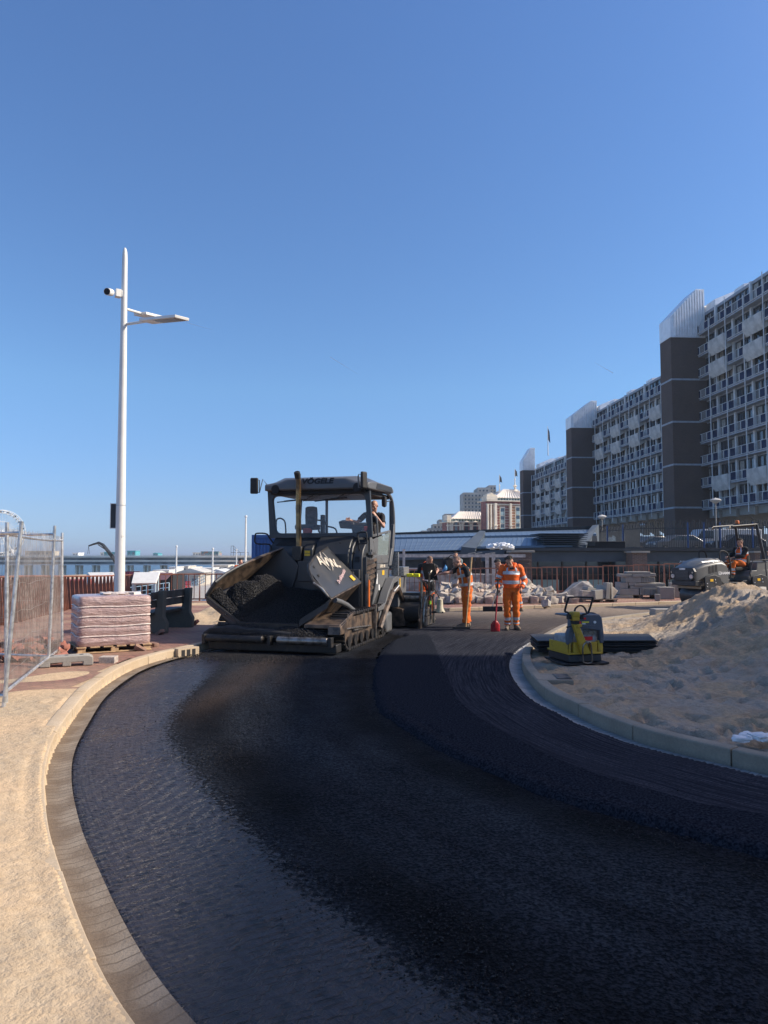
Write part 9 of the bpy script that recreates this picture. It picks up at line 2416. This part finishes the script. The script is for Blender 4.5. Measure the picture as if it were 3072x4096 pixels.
for k in range(36):
 a = k * math.pi / 18 + 0.06; p = V((fr_ * 0.94 * math.cos(a), 0, fr_ * 0.94 * math.sin(a)))
 mb = MB(); mb.rock(p + V((0, 0, -0.1)), (0.75, 1.5, 0.9), seed=k, rough=0.0, boxy=0.8); mb.build('gondola', M_dark if k % 2 else M_white, t)
mb = MB()
for s in (-1.9, 1.9):
 for q in (-5.5, 5.5): mb.tube([(0, s * 0.7, 0), (q, s, -fr_ - 1.2)], 0.22, 6)
mb.build('support_leg', M_white, t)
mb = MB(); mb.cyl((0, -2, 0), (0, 2, 0), 0.8); mb.build('hub', M_white, t)
# knuckle boom of a truck crane
CY_ = 120.0
def cc(u, v): return V((xat(u, CY_), 0, zat(v, CY_) + 3.5))
t = thing('crane', 'dark folding crane boom rising behind the lamp post', 'crane', (xat(490, CY_), CY_, -3.5)); o_ = V((xat(490, CY_), 0, 0))
P_ = [cc(356, 2184) - o_, cc(372, 2178) - o_, cc(396, 2171) - o_, cc(414, 2180) - o_, cc(458, 2234) - o_, cc(496, 2290) - o_, cc(500, 2350) - o_]
mb = MB(); mb.tube(P_[:4], [0.14, 0.16, 0.22, 0.26], 6); mb.build('boom', M_dark, t)
mb = MB(); mb.tube(P_[3:6], [0.26, 0.34, 0.36], 6); mb.tube([P_[2] + V((0, -0.3, -0.3)), P_[4] + V((0, -0.3, 0.6))], 0.09, 6); mb.build('boom_arm', M_dark, t)
mb = MB(); mb.tube(P_[5:], 0.4, 8); mb.b2((P_[6].x - 2.5, -1, 0), (P_[6].x + 2.5, 1.2, 1.2)); mb.build('base', mat('yellow_paint', (0.62, 0.42, 0.03), 0.4), t)
mb = MB(); mb.tube([P_[0], P_[0] + V((-0.15, 0, -1.3))], 0.03, 4); mb.tube([P_[0], P_[0] + V((0.15, 0, -1.3))], 0.03, 4); mb.build('chain', M_dark, t)
# flagpoles on the plaza
for u, vt, Y, w_, lab in ((707, 2183, 100, 0.10, 'white pole left of three on the plaza behind the railing'), (852, 2192, 100, 0.10, 'white pole middle of three on the plaza behind the railing'), (947, 2196, 110, 0.08, 'thin white pole right of three, just left of the tall mast'), (983, 2063, 62, 0.075, 'tall white mast rising directly left of the paver')):
 t = thing('pole', lab, 'pole', (xat(u, Y), Y, -3.45))
 mb = MB(); mb.tube([(0, 0, 0), (0, 0, zat(vt + 6, Y) + 3.45)], [w_ * 1.5, w_], 8); mb.build('shaft', M_white if u < 950 else M_post, t)
 mb = MB(); mb.ell((0, 0, zat(vt + 3, Y) + 3.45), w_ * 1.7, 8); mb.build('finial', M_white, t)
# red containers beyond the left railing
M_redc = mat('dark_red_cladding', (0.33, 0.075, 0.07), 0.6, var=0.12, vscale=0.8)
for i, (u0, u1, v0, Y, lab) in enumerate(((-120, 168, 2331, 48, 'long dark red container building left, behind the wire fence'), (172, 352, 2327, 52, 'dark red container building behind the railing left of the info board'))):
 t = thing('container_building', lab, 'container building', (xat(u0, Y), Y, -3.45))
 W = xat(u1, Y) - xat(u0, Y); H = zat(v0, Y) + 3.45
 mb = MB(); mb.b2((0, 0, H * 0.35), (W, 3, H)); mb.build('wall', M_redc, t)
 mb = MB(); mb.b2((0, 0.6, 0), (W, 2.9, H * 0.345)); mb.build('base', M_black, t)
 mb = MB()
 for k in range(int(W / 0.6)): mb.b2((k * 0.6, -0.05, H * 0.36), (k * 0.6 + 0.05, -0.002, H - 0.02))
 mb.b2((0, -0.12, H + 0.01), (W, 3, H + 0.12)); mb.build('cladding_rib', M_redc, t)
# pale fence with white posts under it
t = thing('terrace_fence', 'pale blue and white terrace fence in front of the dark red containers', 'fence', (xat(-100, 44), 44, -3.45))
for k in range(24): mb = MB(); mb.b2((k * 0.75, 0, 0), (k * 0.75 + 0.09, 0.09, 1.9 + 0.0)); mb.build('post', M_white, t)
mb = MB(); mb.b2((0, 0.1, 1.7), (18, 0.15, 1.78)); mb.b2((0, 0.1, 1.1), (18, 0.15, 1.16)); mb.build('rail', mat('pale_blue_paint', (0.5, 0.66, 0.72)), t)
# beach club with the purple-red sign
t = thing('beach_club', 'dark beach club with a dark red roof sign behind the right info board', 'beach club', (xat(490, 90), 90, -3.45))
W = xat(690, 90) - xat(490, 90); H = zat(2285, 90) + 3.45
mb = MB(); mb.b2((0, 0.5, 0), (W, 6, H - 0.4)); mb.build('wall', M_black, t)
mb = MB(); mb.b2((0, -0.2, H - 0.65), (2.2, 0.2, H)); sg = mb.build('sign_board', mat('burgundy', (0.11, 0.012, 0.02), 0.6), t)
mb = MB(); mb.text('ANZIBA', 0.52, Matrix.Translation(V((1.0, -0.21, H - 0.32))) @ Matrix.Rotation(R(90), 4, 'X'), 0.01); mb.build('lettering', mat('rose_letters', (0.42, 0.05, 0.09), 0.5), sg)
mb = MB(); mb.hexa([V((2.2, -2.4, 2.1)), V((W, -2.4, 2.1)), V((W, 0.4, 2.9)), V((2.2, 0.4, 2.9))], [V((2.2, -2.4, 2.16)), V((W, -2.4, 2.16)), V((W, 0.4, 2.96)), V((2.2, 0.4, 2.96))]); mb.build('awning', mat('burgundy_cloth', (0.13, 0.06, 0.07), 0.8), t)
# assorted low white buildings along the beach
specs = [(688, 2292, 800, 2336, 125, 'white shed with a broad pale gable behind the red barriers', 'gable', M_kiosk), (800, 2296, 905, 2345, 135, 'pale tent hall with a wide low gable on the plaza', 'gable', M_white),
         (880, 2284, 960, 2340, 150, 'large pale tent hall behind the paver hopper', 'gable', M_kiosk), (600, 2285, 662, 2300, 170, 'low white beach house left, on the beach', None, M_white), (664, 2272, 688, 2296, 180, 'white cube beach house with a flat roof', None, M_white),
         (714, 2268, 742, 2290, 190, 'cream tall beach house beside the left pole', None, M_kiosk), (742, 2272, 770, 2290, 200, 'cream beach house with two storeys in the middle', None, M_kiosk), (772, 2276, 838, 2288, 185, 'long low white beach house', None, M_white),
         (838, 2264, 905, 2288, 215, 'cream block of beach flats left of the middle pole', None, M_kiosk), (905, 2262, 985, 2284, 225, 'row of pale beach houses right of the middle pole', None, M_kiosk), (985, 2262, 1010, 2290, 225, 'pale house just left of the paver', None, M_white),
         (560, 2296, 604, 2316, 150, 'pale pavilion behind the right info board', 'gable', M_kiosk), (742, 2306, 778, 2345, 118, 'grey container kiosk with a dark door next to the red barriers', None, M_flat), (905, 2312, 1000, 2350, 128, 'pale container unit with painted front on the plaza', None, M_kiosk)]
for u0, v0, u1, v1, Y, lab, rf, m_ in specs:
 zb_ = max(-3.5, -7.2 + 0); t_ = kiosk('beach_house', lab, u0, v0, u1, max(v1, 2218 + (EYE + 3.5) / Y * F_PX), m_, Y, 8, rf, 'beach building')
# red plastic barriers
M_redp = mat('red_plastic', (0.62, 0.03, 0.035), 0.4, var=0.08)
for i in range(5):
 Y = 112 + i * 0.4; u = 690 + i * 15
 t = thing('road_barrier', 'red plastic barrier in the short row on the plaza', 'barrier', (xat(u, Y), Y, -3.42), R(4 * (-1) ** i), 'red plastic barriers on the plaza')
 mb = MB(); mb.b2((0, -0.05, 0.1), (0.56, 0.05, 0.22)); mb.b2((0, -0.05, 0.85), (0.56, 0.05, 1.0)); mb.b2((0, -0.05, 0.5), (0.56, 0.05, 0.6))
 for k in range(4): mb.b2((k * 0.17, -0.04, 0.2), (k * 0.17 + 0.05, 0.04, 0.86))
 mb.b2((0.0, -0.25, 0), (0.08, 0.25, 0.1)); mb.b2((0.48, -0.25, 0), (0.56, 0.25, 0.1)); mb.build('frame', M_redp, t)
# blue-white ramps
for (u0, v0, u1, v1, Y, lab) in ((500, 2352, 680, 2330, 85, 'pale blue stair railing behind the right info board'), (770, 2330, 822, 2300, 120, 'white zigzag ramp railing on the plaza')):
 t = thing('ramp_railing', lab, 'railing', (xat(u0, Y), Y, -3.45))
 mb = MB(); a = V((0, 0, zat(v0, Y) + 3.45)); b_ = V((xat(u1, Y) - xat(u0, Y), 0, zat(v1, Y) + 3.45))
 for dz in (0, -0.55, -1.0): mb.tube([a + V((0, 0, dz)), b_ + V((0, 0, dz))], 0.045, 4)
 for k in range(9): p = a.lerp(b_, k / 8); mb.tube([p, p - V((0, 0, min(1.2, p.z)))], 0.045, 4)
 mb.build('rails', M_teal if False else mat('pale_blue_paint', (0.5, 0.66, 0.72)), t)
# big parasol and its blue top near the railing, lower terrace
c = D(880, 2392, 46)
t = thing('parasol', 'grey blue parasol top just beyond the railing left of the hopper', 'parasol', (c.x, 46, -3.45))
mb = MB(); mb.lathe([(1.5, c.z + 3.1), (1.45, c.z + 3.2), (0.1, c.z + 3.75), (0.02, c.z + 3.8)], n=8); mb.build('canopy', mat('parasol_cloth', (0.28, 0.34, 0.42), 0.8, var=0.1), t, sharp=15)
mb = MB(); mb.tube([(0, 0, 0), (0, 0, c.z + 3.7)], 0.04, 8); mb.build('pole', M_white, t)
# blue site container left of the cab
M_bcont = mat('blue_container_paint', (0.02, 0.10, 0.30), 0.5, var=0.12, vscale=1.5)
CYb = 33.5
a = D(1007, 2140, CYb)
t = thing('shipping_container', 'blue steel container behind the paver cab', 'container', (a.x, CYb, -0.3))
Hc = a.z + 0.3
mb = MB(); mb.b2((0.06, 0.05, 0.1), (4.4, 2.4, Hc - 0.12))
for k in range(30): mb.b2((0.12 + k * 0.15, 0.0, 0.2), (0.19 + k * 0.15, 0.048, Hc - 0.2))
mb.build('wall', M_bcont, t)
mb = MB()
for z in (0, Hc - 0.13): mb.b2((0, -0.02, z), (4.5, 0.1, z + 0.14))
for x in (0, 4.36): mb.b2((x, -0.022, 0), (x + 0.14, 0.12, Hc))
mb.b2((0, 0.12, Hc - 0.1), (4.5, 2.45, Hc - 0.02)); mb.build('frame', M_bcont, t, bevel=0.01)
# vapour trails: very thin, very high streaks of ice cloud
M_trail = bpy.data.materials.new('vapour_trail'); M_trail.use_nodes = True
N, L, b = nodes(M_trail); b.inputs['Base Color'].default_value = (0.9, 0.93, 1, 1); b.inputs['Roughness'].default_value = 1.0
tc_ = N.new('ShaderNodeTexCoord'); uvx = N.new('ShaderNodeSeparateXYZ'); L.new(tc_.outputs['UV'], uvx.inputs[0])
edge_ = math2(N, L, 'MULTIPLY', math2(N, L, 'SUBTRACT', 1.0, math2(N, L, 'ABSOLUTE', math2(N, L, 'SUBTRACT', math2(N, L, 'MULTIPLY', uvx.outputs[1], 2.0), 1.0))), uvx.outputs[0])
L.new(math2(N, L, 'MULTIPLY', edge_, 0.75), b.inputs['Alpha'])
for i, (p0, p1, w_, lab) in enumerate((((745, 1290), (852, 1320), 3.2, 'short thin vapour trail right of the lamp heads'), ((1320, 1428), (1432, 1496), 3.0, 'short thin vapour trail above the paver'), ((2378, 1450), (2452, 1492), 4.0, 'short vapour trail left of the big stair tower'))):
 Yt = 12000
 a = D(*p0, Yt); c = D(*p1, Yt); d = (c - a).normalized(); n_ = V((-d.z, 0, d.x)) * (w_ / F_PX * Yt)
 ff = [(a, 1 if i == 2 else 1), (c, 0.15)] if i != 2 else [(a, 0.15), (c, 1)]
 if i < 2: ff = [(a, 1), (c, 0.12)]
 mb = MB(); mb.add([a - n_, c - n_, c + n_, a + n_], [(0, 1, 2, 3)]); mb.uv = [(ff[0][1], 0), (ff[1][1], 0), (ff[1][1], 1), (ff[0][1], 1)]
 o = mb.build('vapour_trail', M_trail); o['kind'] = 'structure'; o.visible_shadow = True
# ------------------------------------------------------------------ sea haze
hm = bpy.data.materials.new('haze'); hm.use_nodes = True; hm.node_tree.nodes.clear()
ho = hm.node_tree.nodes.new('ShaderNodeOutputMaterial'); hv = hm.node_tree.nodes.new('ShaderNodeVolumePrincipled')
hv.inputs['Color'].default_value = (0.74, 0.87, 1.0, 1); hv.inputs['Density'].default_value = 0.0003; hv.inputs['Anisotropy'].default_value = 0.3
hm.node_tree.links.new(hv.outputs[0], ho.inputs['Volume'])
mb = MB(); mb.b2((-9100, -400, -10), (9100, 14100, 40)); o = mb.build('haze', hm, smooth=False); o['kind'] = 'stuff'
